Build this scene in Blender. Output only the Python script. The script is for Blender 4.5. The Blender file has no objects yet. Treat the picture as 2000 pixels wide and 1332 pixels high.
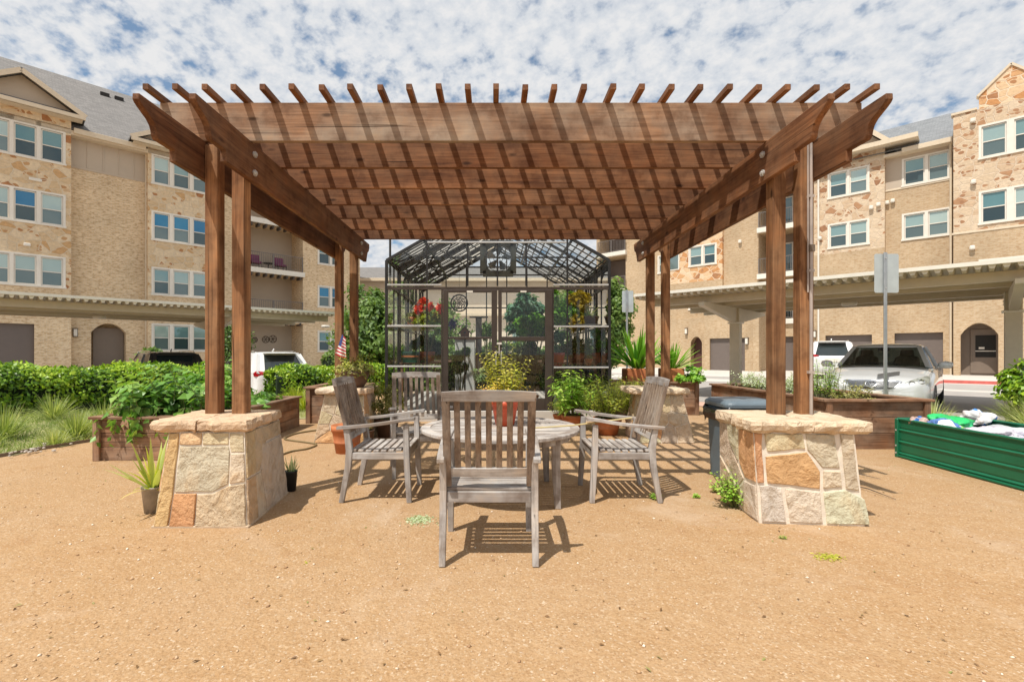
import bpy, bmesh, math, random
import numpy as np
from mathutils import Vector, Matrix, Euler
random.seed(7); np.random.seed(7)
sc = bpy.context.scene
C = sc.collection
PI = math.pi
CAMH = 1.15; F = 940.0; CX = 965.0; CY = 690.0
def at(px, py, Y):                      # measured direction in the photograph -> point at distance Y
    return Vector(((px-CX)*Y/F, Y, CAMH-(py-CY)*Y/F))
def zof(py, Y): return CAMH-(py-CY)*Y/F
def xof(px, Y): return (px-CX)*Y/F
def lerp(a, b, t): return a+(b-a)*t
def sst(a, b, x):
    t = min(1, max(0, (x-a)/(b-a))); return t*t*(3-2*t)

# ---------------------------------------------------------------- mesh builder
class MB:
    def __init__(s): s.v = []; s.f = []; s.m = []; s.c = []
    def add(s, vs, fs, mi=0, col=None):
        n = len(s.v); s.v.extend([tuple(p) for p in vs])
        for f in fs: s.f.append(tuple(i+n for i in f)); s.m.append(mi); s.c.append(col)
    def box(s, x0, x1, y0, y1, z0, z1, mi=0, M=None, col=None):
        vs = [Vector((x, y, z)) for z in (z0, z1) for y in (y0, y1) for x in (x0, x1)]
        if M is not None: vs = [M @ v for v in vs]
        s.add(vs, [(0, 2, 3, 1), (4, 5, 7, 6), (0, 1, 5, 4), (2, 6, 7, 3), (0, 4, 6, 2), (1, 3, 7, 5)], mi, col)
    def bar(s, p0, p1, w, d, mi=0, up=(0, 0, 1), w1=None, d1=None):   # w across, d along 'up'
        p0 = Vector(p0); p1 = Vector(p1); t = (p1-p0).normalized(); up = Vector(up)
        if abs(t.dot(up)) > .98: up = Vector((0, 1, 0))
        a = t.cross(up).normalized(); b = a.cross(t).normalized()
        w1 = w if w1 is None else w1; d1 = d if d1 is None else d1
        vs = []
        for p, ww, dd in ((p0, w, d), (p1, w1, d1)):
            for sx, sy in ((-1, -1), (1, -1), (1, 1), (-1, 1)): vs.append(p+a*sx*ww/2+b*sy*dd/2)
        s.add(vs, [(0, 1, 2, 3), (7, 6, 5, 4), (0, 4, 5, 1), (1, 5, 6, 2), (2, 6, 7, 3), (3, 7, 4, 0)], mi)
    def sweep(s, pts, sizes, mi=0, side=(1, 0, 0)):  # rectangular section (w along side, d perpendicular)
        pts = [Vector(p) for p in pts]; side = Vector(side).normalized(); vs = []
        for i, p in enumerate(pts):
            t = (pts[min(i+1, len(pts)-1)]-pts[max(i-1, 0)]).normalized()
            b = side.cross(t).normalized(); w, d = sizes[i] if isinstance(sizes, list) else sizes
            for sx, sy in ((-1, -1), (1, -1), (1, 1), (-1, 1)): vs.append(p+side*sx*w/2+b*sy*d/2)
        fs = []
        for i in range(len(pts)-1):
            for k in range(4): a = i*4+k; b_ = i*4+(k+1) % 4; fs.append((a, b_, b_+4, a+4))
        fs.append((3, 2, 1, 0)); n = (len(pts)-1)*4; fs.append((n, n+1, n+2, n+3)); s.add(vs, fs, mi)
    def tube(s, pts, r, n=8, mi=0, cap=True):
        pts = [Vector(p) for p in pts]; vs = []; prev = None
        for i, p in enumerate(pts):
            t = (pts[min(i+1, len(pts)-1)]-pts[max(i-1, 0)]).normalized()
            if prev is None:
                a = t.orthogonal().normalized()
            else:
                a = (prev-t*prev.dot(t)).normalized()
            prev = a; b = t.cross(a); rr = r[i] if isinstance(r, (list, tuple)) else r
            for k in range(n): an = 2*PI*k/n; vs.append(p+a*math.cos(an)*rr+b*math.sin(an)*rr)
        fs = []
        for i in range(len(pts)-1):
            for k in range(n): fs.append((i*n+k, i*n+(k+1) % n, (i+1)*n+(k+1) % n, (i+1)*n+k))
        if cap: fs.append(tuple(range(n-1, -1, -1))); m = (len(pts)-1)*n; fs.append(tuple(range(m, m+n)))
        s.add(vs, fs, mi)
    def lathe(s, prof, n=28, c=(0, 0, 0), mi=0, sy=1.0, close=False):
        vs = []
        for r, z in prof:
            for k in range(n): a = 2*PI*k/n; vs.append((c[0]+r*math.cos(a), c[1]+r*math.sin(a)*sy, c[2]+z))
        fs = []
        for i in range(len(prof)-1):
            for k in range(n): fs.append((i*n+k, i*n+(k+1) % n, (i+1)*n+(k+1) % n, (i+1)*n+k))
        if close: fs.append(tuple(range(n-1, -1, -1))); m = (len(prof)-1)*n; fs.append(tuple(range(m, m+n)))
        s.add(vs, fs, mi)
    def prism(s, poly, fn, mi=0, col=None):  # poly 2d list, fn(a,b,t)->3d with t 0/1
        n = len(poly); vs = [fn(a, b, 0) for a, b in poly]+[fn(a, b, 1) for a, b in poly]
        fs = [tuple(range(n-1, -1, -1)), tuple(range(n, 2*n))]+[(i, (i+1) % n, n+(i+1) % n, n+i) for i in range(n)]
        s.add(vs, fs, mi, col)
    def build(s, name, mats, parent=None, world=False, origin=None, smooth=False, bevel=0, fixn=False, auto=None):
        me = bpy.data.meshes.new(name)
        vs = np.array(s.v, dtype=np.float64).reshape(-1, 3)
        if world and parent is not None:
            Mi = (Matrix.Translation(parent.location) @ Euler(parent.rotation_euler).to_matrix().to_4x4()).inverted()
            Mn = np.array(Mi); vs = vs @ Mn[:3, :3].T+Mn[:3, 3]
        if origin is not None: vs = vs-np.array(origin)
        me.from_pydata([tuple(v) for v in vs], [], s.f)
        mats = mats if isinstance(mats, (list, tuple)) else [mats]
        for m in mats: me.materials.append(m)
        if len(mats) > 1: me.polygons.foreach_set('material_index', s.m)
        if any(c is not None for c in s.c):
            at_ = me.color_attributes.new('Col', 'FLOAT_COLOR', 'CORNER'); buf = []
            for f, c in zip(s.f, s.c):
                c = c or (.5, .5, .5)
                buf.extend([c[0], c[1], c[2], 1.0]*len(f))
            at_.data.foreach_set('color', buf)
        if smooth: me.polygons.foreach_set('use_smooth', [True]*len(me.polygons))
        if fixn:
            bm = bmesh.new(); bm.from_mesh(me); bmesh.ops.recalc_face_normals(bm, faces=bm.faces); bm.to_mesh(me); bm.free()
        me.update()
        o = bpy.data.objects.new(name, me); C.objects.link(o)
        if parent is not None: o.parent = parent
        if origin is not None: o.location = origin
        if bevel:
            md = o.modifiers.new('bevel', 'BEVEL'); md.width = bevel; md.segments = 1; md.limit_method = 'ANGLE'; md.angle_limit = .7
        return o

def tag(o, label, cat, group=None, kind=None):
    if label: o['label'] = label
    if cat: o['category'] = cat
    if group: o['group'] = group
    if kind: o['kind'] = kind
    return o
def thing(name, label, cat, loc=(0, 0, 0), rz=0, group=None):
    o = bpy.data.objects.new(name, None); C.objects.link(o); o.empty_display_size = .1
    o.location = loc; o.rotation_euler = (0, 0, rz); return tag(o, label, cat, group)
def dup(root, loc=None, rz=None, label=None, group=None):
    def cp(o, par):
        c = o.copy(); C.objects.link(c)
        if par is not None: c.parent = par
        for ch in [q for q in bpy.data.objects if q.parent == o and q not in made]:
            made.add(cp(ch, c))
        return c
    made = set(); r = cp(root, None)
    if loc is not None: r.location = loc
    if rz is not None: r.rotation_euler = (0, 0, rz)
    if label: r['label'] = label
    if group: r['group'] = group
    return r

# ---------------------------------------------------------------- materials
def newmat(name):
    m = bpy.data.materials.new(name); m.use_nodes = True; nt = m.node_tree; nt.nodes.clear()
    out = nt.nodes.new('ShaderNodeOutputMaterial'); b = nt.nodes.new('ShaderNodeBsdfPrincipled')
    nt.links.new(b.outputs[0], out.inputs[0]); return m, nt, b, out
def N(nt, t, **kw):
    n = nt.nodes.new(t)
    for k, v in kw.items():
        if k[0] == '_': setattr(n, k[1:], v)
        else: n.inputs[k.replace('__', ' ')].default_value = v
    return n
def L(nt, a, b): nt.links.new(a, b)
def coords(nt, scale=(1, 1, 1), loc=(0, 0, 0), kind='Object', rnd=0):
    tc = N(nt, 'ShaderNodeTexCoord'); mp = N(nt, 'ShaderNodeMapping'); src = tc.outputs[kind]
    if rnd:
        oi = N(nt, 'ShaderNodeObjectInfo'); vm = N(nt, 'ShaderNodeVectorMath', _operation='MULTIPLY_ADD')
        L(nt, oi.outputs['Random'], vm.inputs[0]); vm.inputs[1].default_value = (rnd, rnd*.7, rnd*1.3); L(nt, src, vm.inputs[2]); src = vm.outputs[0]
    L(nt, src, mp.inputs[0]); mp.inputs['Scale'].default_value = scale; mp.inputs['Location'].default_value = loc
    return mp.outputs[0]
def noise(nt, vec, scale, detail=4, rough=.55, dist=0):
    n = N(nt, 'ShaderNodeTexNoise', Scale=scale, Detail=detail, Roughness=rough, Distortion=dist); L(nt, vec, n.inputs['Vector']); return n.outputs[0]
def ramp(nt, fac, stops, interp='LINEAR'):
    r = N(nt, 'ShaderNodeValToRGB'); cr = r.color_ramp; cr.interpolation = interp
    while len(cr.elements) < len(stops): cr.elements.new(.5)
    for e, (p, c) in zip(cr.elements, stops): e.position = p; e.color = (*c, 1) if len(c) == 3 else c
    L(nt, fac, r.inputs[0]); return r.outputs[0]
def g1(v): return (v, v, v)
def mixc(nt, fac, a, b, mode='MIX'):
    m = N(nt, 'ShaderNodeMix', _data_type='RGBA', _blend_type=mode)
    for sock, v in ((0, fac), (6, a), (7, b)):
        if hasattr(v, 'is_linked') or hasattr(v, 'links'): L(nt, v, m.inputs[sock])
        else: m.inputs[sock].default_value = v if sock == 0 else (*v, 1)
    return m.outputs[2]
def math_(nt, op, a, b=0.0, c=0.0):
    m = N(nt, 'ShaderNodeMath', _operation=op)
    for i, v in enumerate((a, b, c)):
        if hasattr(v, 'links'): L(nt, v, m.inputs[i])
        else: m.inputs[i].default_value = v
    return m.outputs[0]
def bump(nt, b, h, strength=.3, dist=.01):
    n = N(nt, 'ShaderNodeBump', Strength=strength, Distance=dist); L(nt, h, n.inputs['Height']); L(nt, n.outputs[0], b.inputs['Normal'])
def plain(name, col, rough=.6, metal=0, var=.12, sc_=6, bmp=0, spec=None, rnd=0, coat=0):
    m, nt, b, _ = newmat(name); v = coords(nt, rnd=3)
    n = noise(nt, v, sc_, 5, .6)
    c = ramp(nt, n, [(.3, tuple(x*(1-var) for x in col)), (.7, tuple(min(1, x*(1+var)) for x in col))])
    if rnd:
        oi = N(nt, 'ShaderNodeObjectInfo'); c = mixc(nt, 1.0, c, ramp(nt, oi.outputs['Random'], [(0, g1(1-rnd)), (1, g1(1+rnd))]), 'MULTIPLY')
    L(nt, c, b.inputs['Base Color']); b.inputs['Metallic'].default_value = metal
    r = ramp(nt, n, [(.3, g1(max(0, rough-.08))), (.7, g1(min(1, rough+.08)))]); L(nt, r, b.inputs['Roughness'])
    if spec is not None: b.inputs['Specular IOR Level'].default_value = spec
    if coat: b.inputs['Coat Weight'].default_value = coat; b.inputs['Coat Roughness'].default_value = .04
    if bmp: bump(nt, b, noise(nt, v, sc_*6, 4), bmp, .004)
    return m
def wood(name, axis, dark, light, grey, greyamt=.3, rough=.75, gs=1.0, rnd=7, bmp=.35, knots=True):
    m, nt, b, _ = newmat(name)
    s = [22*gs, 22*gs, 22*gs]; s[axis] = 1.1*gs
    v = coords(nt, tuple(s), rnd=rnd)
    s2 = [60*gs, 60*gs, 60*gs]; s2[axis] = 1.6*gs; v2 = coords(nt, tuple(s2), rnd=rnd)
    n1 = noise(nt, v, 1.0, 5, .6, 1.2); n2 = noise(nt, v2, 1.6, 4, .7)
    g = mixc(nt, .45, n1, n2)
    c = ramp(nt, g, [(.33, dark), (.5, tuple((a+b_)/2 for a, b_ in zip(dark, light))), (.66, light)])
    v3 = coords(nt, (1, 1, 1), rnd=rnd); big = noise(nt, v3, 2.2, 3, .6)
    gm = ramp(nt, big, [(.38, g1(0)), (.68, g1(greyamt*2))])
    c = mixc(nt, gm, c, mixc(nt, g, tuple(x*.7 for x in grey), grey))
    b3 = noise(nt, v3, 5.5, 4, .65); c = mixc(nt, 1.0, c, ramp(nt, b3, [(.32, (.66, .60, .56)), (.5, g1(1)), (.72, (1.22, 1.12, 1.0))]), 'MULTIPLY')
    if knots:
        sk = [6.5, 6.5, 6.5]; sk[axis] = 2.4; vk = coords(nt, tuple(sk), rnd=rnd)
        vo = N(nt, 'ShaderNodeTexVoronoi', Scale=1.0); L(nt, vk, vo.inputs['Vector'])
        k = ramp(nt, vo.outputs['Distance'], [(.05, g1(.8)), (.13, g1(0))]); c = mixc(nt, k, c, tuple(x*.35 for x in dark))
    sc_ = [48*gs]*3; sc_[axis] = .7*gs; vc = coords(nt, tuple(sc_), (3, 5, 7), rnd=rnd); cr = noise(nt, vc, 1.0, 2, .5, .6); c = mixc(nt, ramp(nt, cr, [(.285, g1(.75)), (.325, g1(0))]), c, tuple(x*.3 for x in dark))
    sw = [9*gs]*3; sw[axis] = .9*gs; vw = coords(nt, tuple(sw), (1, 2, 9), rnd=rnd); c = mixc(nt, 1.0, c, ramp(nt, noise(nt, vw, 1.0, 3, .6), [(.34, (.72, .66, .62)), (.55, g1(1)), (.7, (1.15, 1.12, 1.08))]), 'MULTIPLY')
    oi = N(nt, 'ShaderNodeObjectInfo'); c = mixc(nt, 1.0, c, ramp(nt, oi.outputs['Random'], [(0, g1(.80)), (1, g1(1.2))]), 'MULTIPLY')
    L(nt, c, b.inputs['Base Color']); b.inputs['Roughness'].default_value = rough; b.inputs['Specular IOR Level'].default_value = .25
    bump(nt, b, g, bmp, .004); return m
def leafmat(name, cols, trans=.35, rough=.45, spec=.4):
    m, nt, b, out = newmat(name); a = N(nt, 'ShaderNodeAttribute', _attribute_name='Col')
    sep = N(nt, 'ShaderNodeSeparateColor'); L(nt, a.outputs['Color'], sep.inputs[0])
    k = len(cols); c = ramp(nt, sep.outputs[0], [(i/(k-1), cc) for i, cc in enumerate(cols)])
    L(nt, c, b.inputs['Base Color']); b.inputs['Roughness'].default_value = rough; b.inputs['Specular IOR Level'].default_value = spec
    t = N(nt, 'ShaderNodeBsdfTranslucent'); c2 = mixc(nt, 1.0, c, (1.25, 1.3, .55), 'MULTIPLY'); L(nt, c2, t.inputs[0])
    mx = N(nt, 'ShaderNodeMixShader'); mx.inputs[0].default_value = trans
    L(nt, b.outputs[0], mx.inputs[1]); L(nt, t.outputs[0], mx.inputs[2]); L(nt, mx.outputs[0], out.inputs[0]); return m
def glassmat(name, tint=(1, 1, 1), op=.10, rough=.02, ior=1.5, dirt=.06):
    m, nt, b, out = newmat(name); nt.nodes.remove(b)
    tr = N(nt, 'ShaderNodeBsdfTransparent'); tr.inputs[0].default_value = (*tint, 1)
    gl = N(nt, 'ShaderNodeBsdfGlossy'); gl.inputs['Roughness'].default_value = rough
    fr = N(nt, 'ShaderNodeFresnel', IOR=ior); f = math_(nt, 'ADD', fr.outputs[0], op)
    mx = N(nt, 'ShaderNodeMixShader'); L(nt, f, mx.inputs[0]); L(nt, tr.outputs[0], mx.inputs[1]); L(nt, gl.outputs[0], mx.inputs[2])
    df = N(nt, 'ShaderNodeBsdfDiffuse'); df.inputs[0].default_value = (.5, .5, .45, 1)
    v = coords(nt, (1, 1, 1)); dn = ramp(nt, noise(nt, v, 2.5, 6, .7), [(.45, g1(0)), (.8, g1(dirt*3))])
    m2 = N(nt, 'ShaderNodeMixShader'); L(nt, dn, m2.inputs[0]); L(nt, mx.outputs[0], m2.inputs[1]); L(nt, df.outputs[0], m2.inputs[2])
    L(nt, m2.outputs[0], out.inputs[0]); return m

STAIN_D = (.085, .030, .012); STAIN_L = (.285, .132, .060); WGREY = (.29, .19, .12)
M = {}
M['post'] = wood('stained_cedar_post', 2, (.13, .055, .022), (.40, .205, .095), (.40, .26, .15), .2)
for i, a in enumerate('xyz'):
    M['stain_'+a] = wood('stained_cedar_'+a, i, STAIN_D, STAIN_L, WGREY, .16)
    M['teak_'+a] = wood('weathered_teak_'+a, i, (.21, .185, .165), (.47, .435, .40), (.54, .53, .52), .5, .8, 1.6, knots=False)
    M['planter_'+a] = wood('planter_board_'+a, i, (.12, .055, .03), (.36, .20, .115), (.42, .33, .25), .3, .8, .8)
M['rafter_front'] = wood('weathered_rafter_x', 0, (.12, .06, .03), (.32, .19, .115), (.38, .31, .24), .45)
M['teak_dark'] = wood('weathered_brown_teak', 2, (.10, .065, .042), (.33, .25, .185), (.40, .355, .31), .35, .8, 1.6, knots=False)  # backrest teak, weathered to a darker brown than the other chair parts
M['black_metal'] = plain('black_painted_aluminium', (.022, .021, .02), .4, .0, .2)
M['bronze'] = plain('bronze_door_frame', (.06, .045, .036), .45, .1, .15)
M['pale_metal'] = plain('pale_aluminium_rail', (.55, .54, .52), .4, .3, .1)
M['galv'] = plain('galvanised_steel', (.42, .45, .47), .42, .75, .15)
M['dull_galv'] = plain('dull_sign_back', (.52, .57, .58), .5, .35, .08)
M['white_trim'] = plain('cream_window_trim', (.76, .72, .64), .5, 0, .04)
M['cream_trim'] = plain('cream_fascia_paint', (.66, .56, .42), .6, 0, .06)
M['siding'] = plain('tan_siding_paint', (.50, .42, .33), .7, 0, .04, 1.5)
M['garage'] = plain('brown_garage_paint', (.155, .125, .11), .6, 0, .06)
M['door_tan'] = plain('taupe_door_paint', (.20, .155, .12), .5, 0, .05)
M['dark'] = plain('dark_interior', (.02, .018, .016), .8)
M['rubber'] = plain('black_rubber', (.018, .018, .019), .75, 0, .2, 20)
M['carport'] = plain('carport_cream_steel', (.62, .55, .42), .5, .1, .06)
M['carport_white'] = plain('carport_white_flashing', (.80, .77, .68), .45, .05, .05)
M['terracotta'] = plain('terracotta', (.50, .17, .065), .75, 0, .22, 8, .2)
M['terracotta_red'] = plain('red_glazed_pot', (.52, .08, .03), .4, 0, .15, 8)
M['brown_pot'] = plain('brown_plastic_pot', (.13, .07, .045), .55, 0, .2, 6)
M['black_pot'] = plain('black_nursery_pot', (.02, .02, .022), .5, 0, .2, 6)
M['grey_pot'] = plain('dusty_grey_plastic_pot', (.33, .29, .25), .45, 0, .35, 9)
M['soil'] = plain('potting_soil', (.06, .04, .028), .95, 0, .4, 30, .5)
M['stem'] = plain('green_brown_stem', (.16, .17, .06), .7, 0, .25, 8)
M['bark'] = plain('bark', (.13, .10, .075), .9, 0, .4, 10, .8)
M['window_glass'] = None
def winglass(name, lo, hi, rough=.04):
    m, nt, b, _ = newmat(name); oi = N(nt, 'ShaderNodeObjectInfo')
    c = ramp(nt, oi.outputs['Random'], [(0, lo), (1, hi)]); v = coords(nt, (1, 1, 1), rnd=5)
    w = N(nt, 'ShaderNodeTexWave', Scale=7.5, Distortion=.15, _bands_direction='Z'); L(nt, v, w.inputs[0])
    c = mixc(nt, 1.0, c, ramp(nt, w.outputs[1], [(0, g1(.86)), (1, g1(1.08))]), 'MULTIPLY')
    L(nt, c, b.inputs['Base Color']); b.inputs['Roughness'].default_value = rough; b.inputs['Specular IOR Level'].default_value = 1.0
    b.inputs['Metallic'].default_value = .25
    return m
M['glass_up'] = winglass('window_glass_over_blind', (.12, .26, .28), (.48, .60, .56))
M['glass_blue'] = winglass('blue_window_glass', (.02, .17, .34), (.03, .24, .42))  # upper panes with a strong blue base colour
M['glass_lo'] = winglass('dark_window_glass', (.025, .055, .065), (.18, .25, .25))
M['gh_glass'] = glassmat('greenhouse_glass', (.965, .985, .975), .01, dirt=.012)
M['roof_poly'] = glassmat('greenhouse_roof_sheet', (.95, .96, .95), .02, dirt=.05)
# foliage
M['hedge'] = leafmat('hedge_leaf', [(.02, .055, .008), (.12, .25, .018), (.36, .52, .035), (.56, .66, .09)], .25, .35)
M['squash'] = leafmat('broad_leaf', [(.035, .10, .02), (.10, .24, .035), (.20, .40, .07), (.42, .54, .14)], .3, .4)
M['grassy'] = leafmat('ornamental_grass_blade', [(.12, .19, .05), (.26, .34, .10), (.42, .47, .18), (.62, .60, .34)], .4)
M['yellow'] = leafmat('yellow_green_leaf', [(.22, .30, .03), (.42, .48, .05), (.62, .60, .10), (.72, .62, .25)], .4)
M['agave'] = leafmat('agave_leaf', [(.10, .20, .05), (.30, .42, .08), (.50, .58, .16), (.70, .70, .38)], .3)
M['bright'] = leafmat('bright_green_leaf', [(.05, .16, .02), (.15, .37, .04), (.30, .55, .065), (.50, .66, .14)], .38)
M['tree'] = leafmat('tree_leaf', [(.045, .09, .025), (.11, .20, .042), (.22, .33, .08), (.36, .45, .15)], .35)
M['olive'] = leafmat('olive_bush_leaf', [(.08, .10, .03), (.20, .22, .05), (.36, .34, .10), (.50, .42, .18)], .3)
M['variegated'] = leafmat('variegated_leaf', [(.12, .26, .06), (.34, .46, .20), (.62, .68, .46), (.75, .78, .62)], .3)
M['teal'] = leafmat('blue_green_leaf', [(.04, .13, .08), (.11, .27, .17), (.26, .44, .33), (.42, .56, .46)], .4)
M['redflower'] = leafmat('red_flower_petal', [(.45, .02, .02), (.70, .05, .03), (.85, .12, .06), (.9, .25, .12)], .3)
M['wheat'] = leafmat('golden_leaf', [(.45, .34, .04), (.62, .46, .06), (.78, .60, .12), (.85, .66, .24)], .4)
# ---------------------------------------------------------------- special materials
def ground_mat():
    m, nt, b, _ = newmat('decomposed_granite'); v = coords(nt, kind='Object')
    n1 = noise(nt, v, .55, 6, .68, .6); n2 = noise(nt, v, 6, 6, .7); n3 = noise(nt, v, 70, 3, .7)
    c = ramp(nt, n1, [(.30, (.40, .225, .10)), (.44, (.455, .275, .135)), (.56, (.47, .30, .165)), (.70, (.50, .355, .235))])
    c = mixc(nt, .35, c, ramp(nt, n2, [(.3, (.35, .19, .08)), (.7, (.50, .345, .20))]))
    vo = N(nt, 'ShaderNodeTexVoronoi', Scale=125.0); L(nt, v, vo.inputs['Vector'])
    sp = N(nt, 'ShaderNodeSeparateColor'); L(nt, vo.outputs['Color'], sp.inputs[0])
    pc = ramp(nt, sp.outputs[0], [(0, (.25, .13, .055)), (.25, (.40, .24, .115)), (.75, (.47, .30, .165)), (.95, (.55, .41, .27)), (1, (.78, .68, .54))])
    c = mixc(nt, .42, c, pc); c = mixc(nt, 1.0, c, (.985, 1.01, 1.03), 'MULTIPLY')
    c = mixc(nt, ramp(nt, n3, [(.30, g1(.5)), (.42, g1(0))]), c, (.30, .15, .07))
    n4 = noise(nt, v, 2.3, 5, .75); c = mixc(nt, ramp(nt, n4, [(.56, g1(0)), (.72, g1(.45))]), c, (.34, .18, .08))
    n6 = noise(nt, v, .9, 5, .7, .8); c = mixc(nt, ramp(nt, n6, [(.55, g1(0)), (.68, g1(.5))]), c, (.53, .40, .28))
    L(nt, c, b.inputs['Base Color']); b.inputs['Roughness'].default_value = .95; b.inputs['Specular IOR Level'].default_value = .15
    h = math_(nt, 'ADD', math_(nt, 'MULTIPLY', sp.outputs[1], .6), math_(nt, 'ADD', n3, math_(nt, 'ADD', math_(nt, 'MULTIPLY', n4, 5.0), math_(nt, 'MULTIPLY', n2, 2.5))))
    bump(nt, b, h, .55, .012); return m
M['ground'] = ground_mat()
def turf_mat(name, a, b_, c_):
    m, nt, b, _ = newmat(name); v = coords(nt)
    c = mixc(nt, ramp(nt, noise(nt, v, 45, 4, .7), [(.35, g1(0)), (.65, g1(1))]), ramp(nt, noise(nt, v, 2.2, 5, .6), [(.35, a), (.65, b_)]), c_)
    L(nt, c, b.inputs['Base Color']); b.inputs['Roughness'].default_value = .95; bump(nt, b, noise(nt, v, 60, 3), .8, .02); return m
M['turf'] = turf_mat('dry_turf', (.24, .27, .08), (.38, .36, .16), (.30, .26, .14))
M['concrete'] = plain('pale_concrete', (.56, .52, .47), .85, 0, .10, 1.2, .25)
M['asphalt'] = plain('grey_drive', (.36, .335, .31), .9, 0, .12, 1.5, .3)
M['pinkwalk'] = plain('pink_paver_band', (.56, .36, .28), .9, 0, .12, 5, .3)
M['red_paint'] = plain('red_kerb_paint', (.55, .12, .10), .7, 0, .15, 6)
def brick_mat(name, c1, c2, c3, mortar, sx=1.0):
    m, nt, b, _ = newmat(name); tc = N(nt, 'ShaderNodeTexCoord'); sp = N(nt, 'ShaderNodeSeparateXYZ'); L(nt, tc.outputs['Object'], sp.inputs[0])
    cb = N(nt, 'ShaderNodeCombineXYZ'); L(nt, math_(nt, 'ADD', sp.outputs[0], sp.outputs[1]), cb.inputs[0]); L(nt, sp.outputs[2], cb.inputs[1])
    def br(off, a, b2, mm):
        k = N(nt, 'ShaderNodeTexBrick', Scale=1.0); L(nt, cb.outputs[0], k.inputs[0])
        k.inputs['Brick Width'].default_value = .225*sx; k.inputs['Row Height'].default_value = .075*sx; k.inputs['Mortar Size'].default_value = .008
        k.inputs['Color1'].default_value = (*a, 1); k.inputs['Color2'].default_value = (*b2, 1); k.inputs['Mortar'].default_value = (*mm, 1); k.inputs['Bias'].default_value = off; return k
    k = br(-.1, c1, c2, mortar)
    c = k.outputs[0]
    n = N(nt, 'ShaderNodeTexNoise', Scale=1.0, Detail=4.0, Roughness=.7); mp = N(nt, 'ShaderNodeMapping'); mp.inputs['Scale'].default_value = (5, 15, 5); L(nt, cb.outputs[0], mp.inputs[0]); L(nt, mp.outputs[0], n.inputs['Vector'])
    c = mixc(nt, ramp(nt, n.outputs[0], [(.50, g1(0)), (.60, g1(.8))]), c, c3)
    n2 = noise(nt, cb.outputs[0], .6, 3, .5); c = mixc(nt, 1.0, c, ramp(nt, n2, [(.3, g1(.9)), (.7, g1(1.1))]), 'MULTIPLY')
    L(nt, c, b.inputs['Base Color']); b.inputs['Roughness'].default_value = .9; b.inputs['Specular IOR Level'].default_value = .2
    bump(nt, b, math_(nt, 'SUBTRACT', 1.0, k.outputs[1]), .4, .01); return m
M['brick_l'] = brick_mat('tan_brick', (.68, .50, .30), (.80, .63, .42), (.44, .29, .16), (.72, .62, .47))
M['brick_r'] = brick_mat('pink_tan_brick', (.49, .36, .225), (.565, .43, .28), (.40, .26, .145), (.53, .44, .32))
def stone_mat(name, cols, scale, mortar, dist=.35, acc=.86):
    m, nt, b, _ = newmat(name); tc = N(nt, 'ShaderNodeTexCoord'); sp = N(nt, 'ShaderNodeSeparateXYZ'); L(nt, tc.outputs['Object'], sp.inputs[0])
    cb = N(nt, 'ShaderNodeCombineXYZ'); L(nt, math_(nt, 'ADD', sp.outputs[0], sp.outputs[1]), cb.inputs[0]); L(nt, math_(nt, 'MULTIPLY', sp.outputs[2], 1.35), cb.inputs[1])
    nz = N(nt, 'ShaderNodeTexNoise', Scale=1.4, Detail=2.0); L(nt, cb.outputs[0], nz.inputs['Vector'])
    vm = N(nt, 'ShaderNodeVectorMath', _operation='MULTIPLY_ADD'); L(nt, nz.outputs['Color'], vm.inputs[0]); vm.inputs[1].default_value = (dist, dist, 0); L(nt, cb.outputs[0], vm.inputs[2])
    vo = N(nt, 'ShaderNodeTexVoronoi', Scale=scale, _voronoi_dimensions='2D'); L(nt, vm.outputs[0], vo.inputs['Vector'])
    ve = N(nt, 'ShaderNodeTexVoronoi', Scale=scale, _feature='DISTANCE_TO_EDGE', _voronoi_dimensions='2D'); L(nt, vm.outputs[0], ve.inputs['Vector'])
    s = N(nt, 'ShaderNodeSeparateColor'); L(nt, vo.outputs['Color'], s.inputs[0])
    c = ramp(nt, s.outputs[0], cols, 'CONSTANT')
    n = noise(nt, cb.outputs[0], 7, 5, .7); c = mixc(nt, 1.0, c, ramp(nt, n, [(.3, g1(.8)), (.7, g1(1.15))]), 'MULTIPLY')
    v2 = N(nt, 'ShaderNodeTexVoronoi', Scale=scale*1.9, _voronoi_dimensions='2D'); L(nt, vm.outputs[0], v2.inputs['Vector']); s2 = N(nt, 'ShaderNodeSeparateColor'); L(nt, v2.outputs['Color'], s2.inputs[0])
    ac = math_(nt, 'MULTIPLY', math_(nt, 'GREATER_THAN', s2.outputs[1], acc), math_(nt, 'LESS_THAN', v2.outputs['Distance'], .46)); c = mixc(nt, ac, c, mixc(nt, s2.outputs[0], cols[-1][1], cols[-2][1]))
    e = ramp(nt, ve.outputs['Distance'], [(.03, g1(1)), (.06, g1(0))]); c = mixc(nt, e, c, mortar)
    L(nt, c, b.inputs['Base Color']); b.inputs['Roughness'].default_value = .9; b.inputs['Specular IOR Level'].default_value = .2
    bump(nt, b, math_(nt, 'SUBTRACT', n, math_(nt, 'MULTIPLY', e, 1.5)), .5, .03); return m
M['stone_l'] = stone_mat('cream_fieldstone', [(0, (.70, .54, .35)), (.35, (.75, .60, .41)), (.66, (.66, .49, .30)), (.90, (.60, .38, .19)), (.97, (.42, .20, .09))], 2.3, (.70, .58, .42))
M['stone_r'] = stone_mat('pale_fieldstone', [(0, (.62, .485, .34)), (.35, (.66, .53, .385)), (.66, (.58, .43, .29)), (.90, (.44, .25, .14)), (.95, (.34, .18, .10))], 2.4, (.66, .54, .41), acc=.80)
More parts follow.
